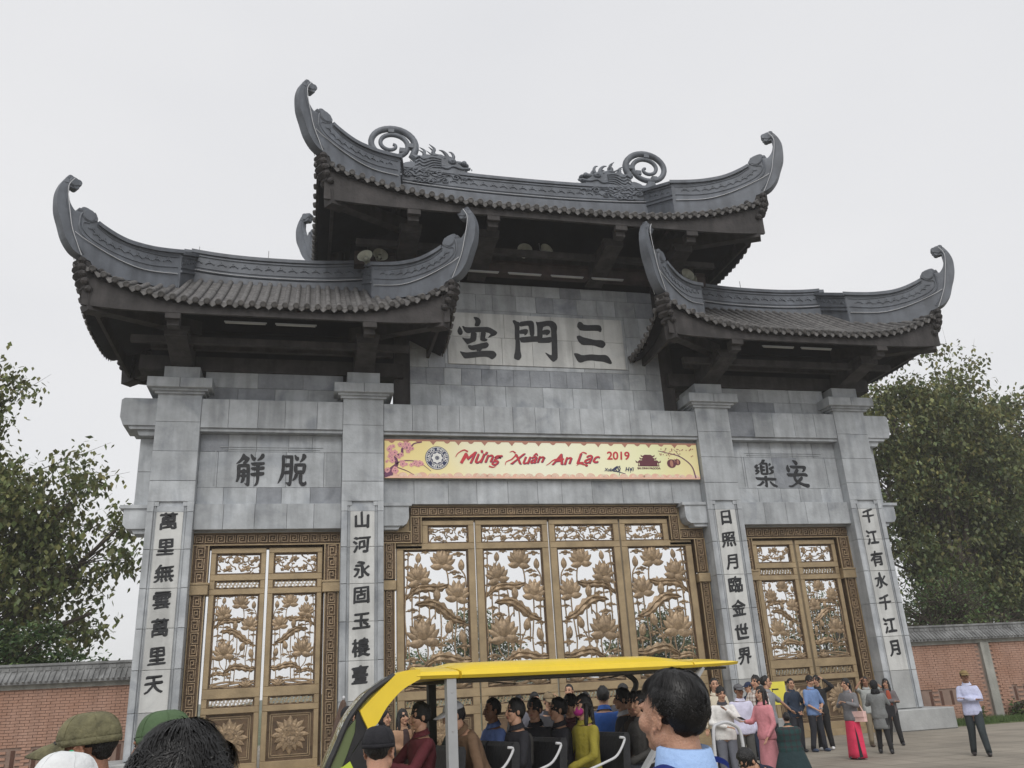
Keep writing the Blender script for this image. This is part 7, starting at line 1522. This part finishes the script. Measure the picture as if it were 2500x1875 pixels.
b = MB(); P = crs([(-.105, .01, zs1+.035), (-.115, .07, zs1+.03), (-.08, .125, zs1+.012), (.0, .145, zs1-.02), (.075, .125, zs1+.0), (.11, .06, zs1+.03), (.10, 0, zs1+.02)], 5); b.loft([[Vector(p)+Vector((0, 0, .008)), Vector(p)+Vector((0, 0, -.008)), Vector(p)*1.0+Vector((-.002, -.002, -.008)), Vector(p)+Vector((-.002, -.002, .008))] for p in P]); b.build('lanyard', NAVYS, t1)
GC = cloth('grey_casual_cloth', (.09, .09, .1)); OL = mat('olive_cap_cloth', (.15, .14, .075), .85, .3, 14, .35, 60, c2=(.075, .07, .04)); GR = cloth('green_cap_cloth', (.075, .125, .06)); WHC = cloth('white_cap_cloth', (.72, .74, .75)); BKC = cloth('black_cap_cloth', (.014, .014, .018)); GRN = mat('green_button', (.02, .30, .14), .5); WEM = mat('white_emblem', (.8, .8, .78), .5)
near_person('person with spiky black hair seen from behind at the bottom left', (-7.28, -21.98), 170, 1.705, GC, hlen=.05, strands=11000, spiky=.3, nod=8)
t2, W2, M2, _ = near_person('man in an olive green peaked cap in profile facing left', (-7.83, -20.15), -98, 1.745, GC, sk=SK2, strands=1500, nod=4, turn=0)
near_cap(t2, W2, M2, OL, badge=WEM, rise=.92)
t3, W3, M3, _ = near_person('person in a faded green cap directly behind the olive cap', (-7.63, -19.80), -105, 1.73, GC, sk=SK2, strands=1200, nod=3)
near_cap(t3, W3, M3, GR, brim=False)
t4, W4, M4, _ = near_person('person in a white cap with a green button at the lower left corner', (-7.77, -20.60), 150, 1.625, GC, strands=1200, nod=10)
near_cap(t4, W4, M4, WHC, button=GRN)
t5, W5, M5, _ = near_person('person in a black cloth cap in front of the cart windshield', (-6.67, -18.62), 160, 1.595, cloth('near_black_coat', (.015, .015, .018)), strands=1500, nod=0)
near_cap(t5, W5, M5, BKC, brim=False, rise=.95)
pe('person in a dark navy jacket bending forward at the lower right of the cart', (-3.15, -16.6, 0), -70, 1.36, (.012, .016, .035), DK, 'lap', lean=46, hair='full', fat=1.2)
# ================================================================== AIR
hz = D.materials.new('haze_air'); hz.use_nodes = True; n = hz.node_tree; n.nodes.remove(n.nodes['Principled BSDF']); pv = n.nodes.new('ShaderNodeVolumePrincipled'); pv.inputs['Color'].default_value = (.97, .98, 1, 1); pv.inputs['Density'].default_value = .0009; pv.inputs['Anisotropy'].default_value = .2
n.links.new(pv.outputs[0], n.nodes['Material Output'].inputs['Volume'])
hzo = MB().box(-420, 420, -75, 420, -1.5, 23.5).build('haze', hz, kind='stuff'); hzo['label'] = 'thin pale haze filling the air over the whole place'; hzo['category'] = 'haze'
sc.cycles.volume_step_rate = 4; sc.cycles.volume_max_steps = 32; sc.cycles.volume_bounces = 1
if 'o' in _ro: D.objects.remove(_ro['o'])
for s_ in list(D.scenes):
    if s_.name == 'workshop': D.scenes.remove(s_)
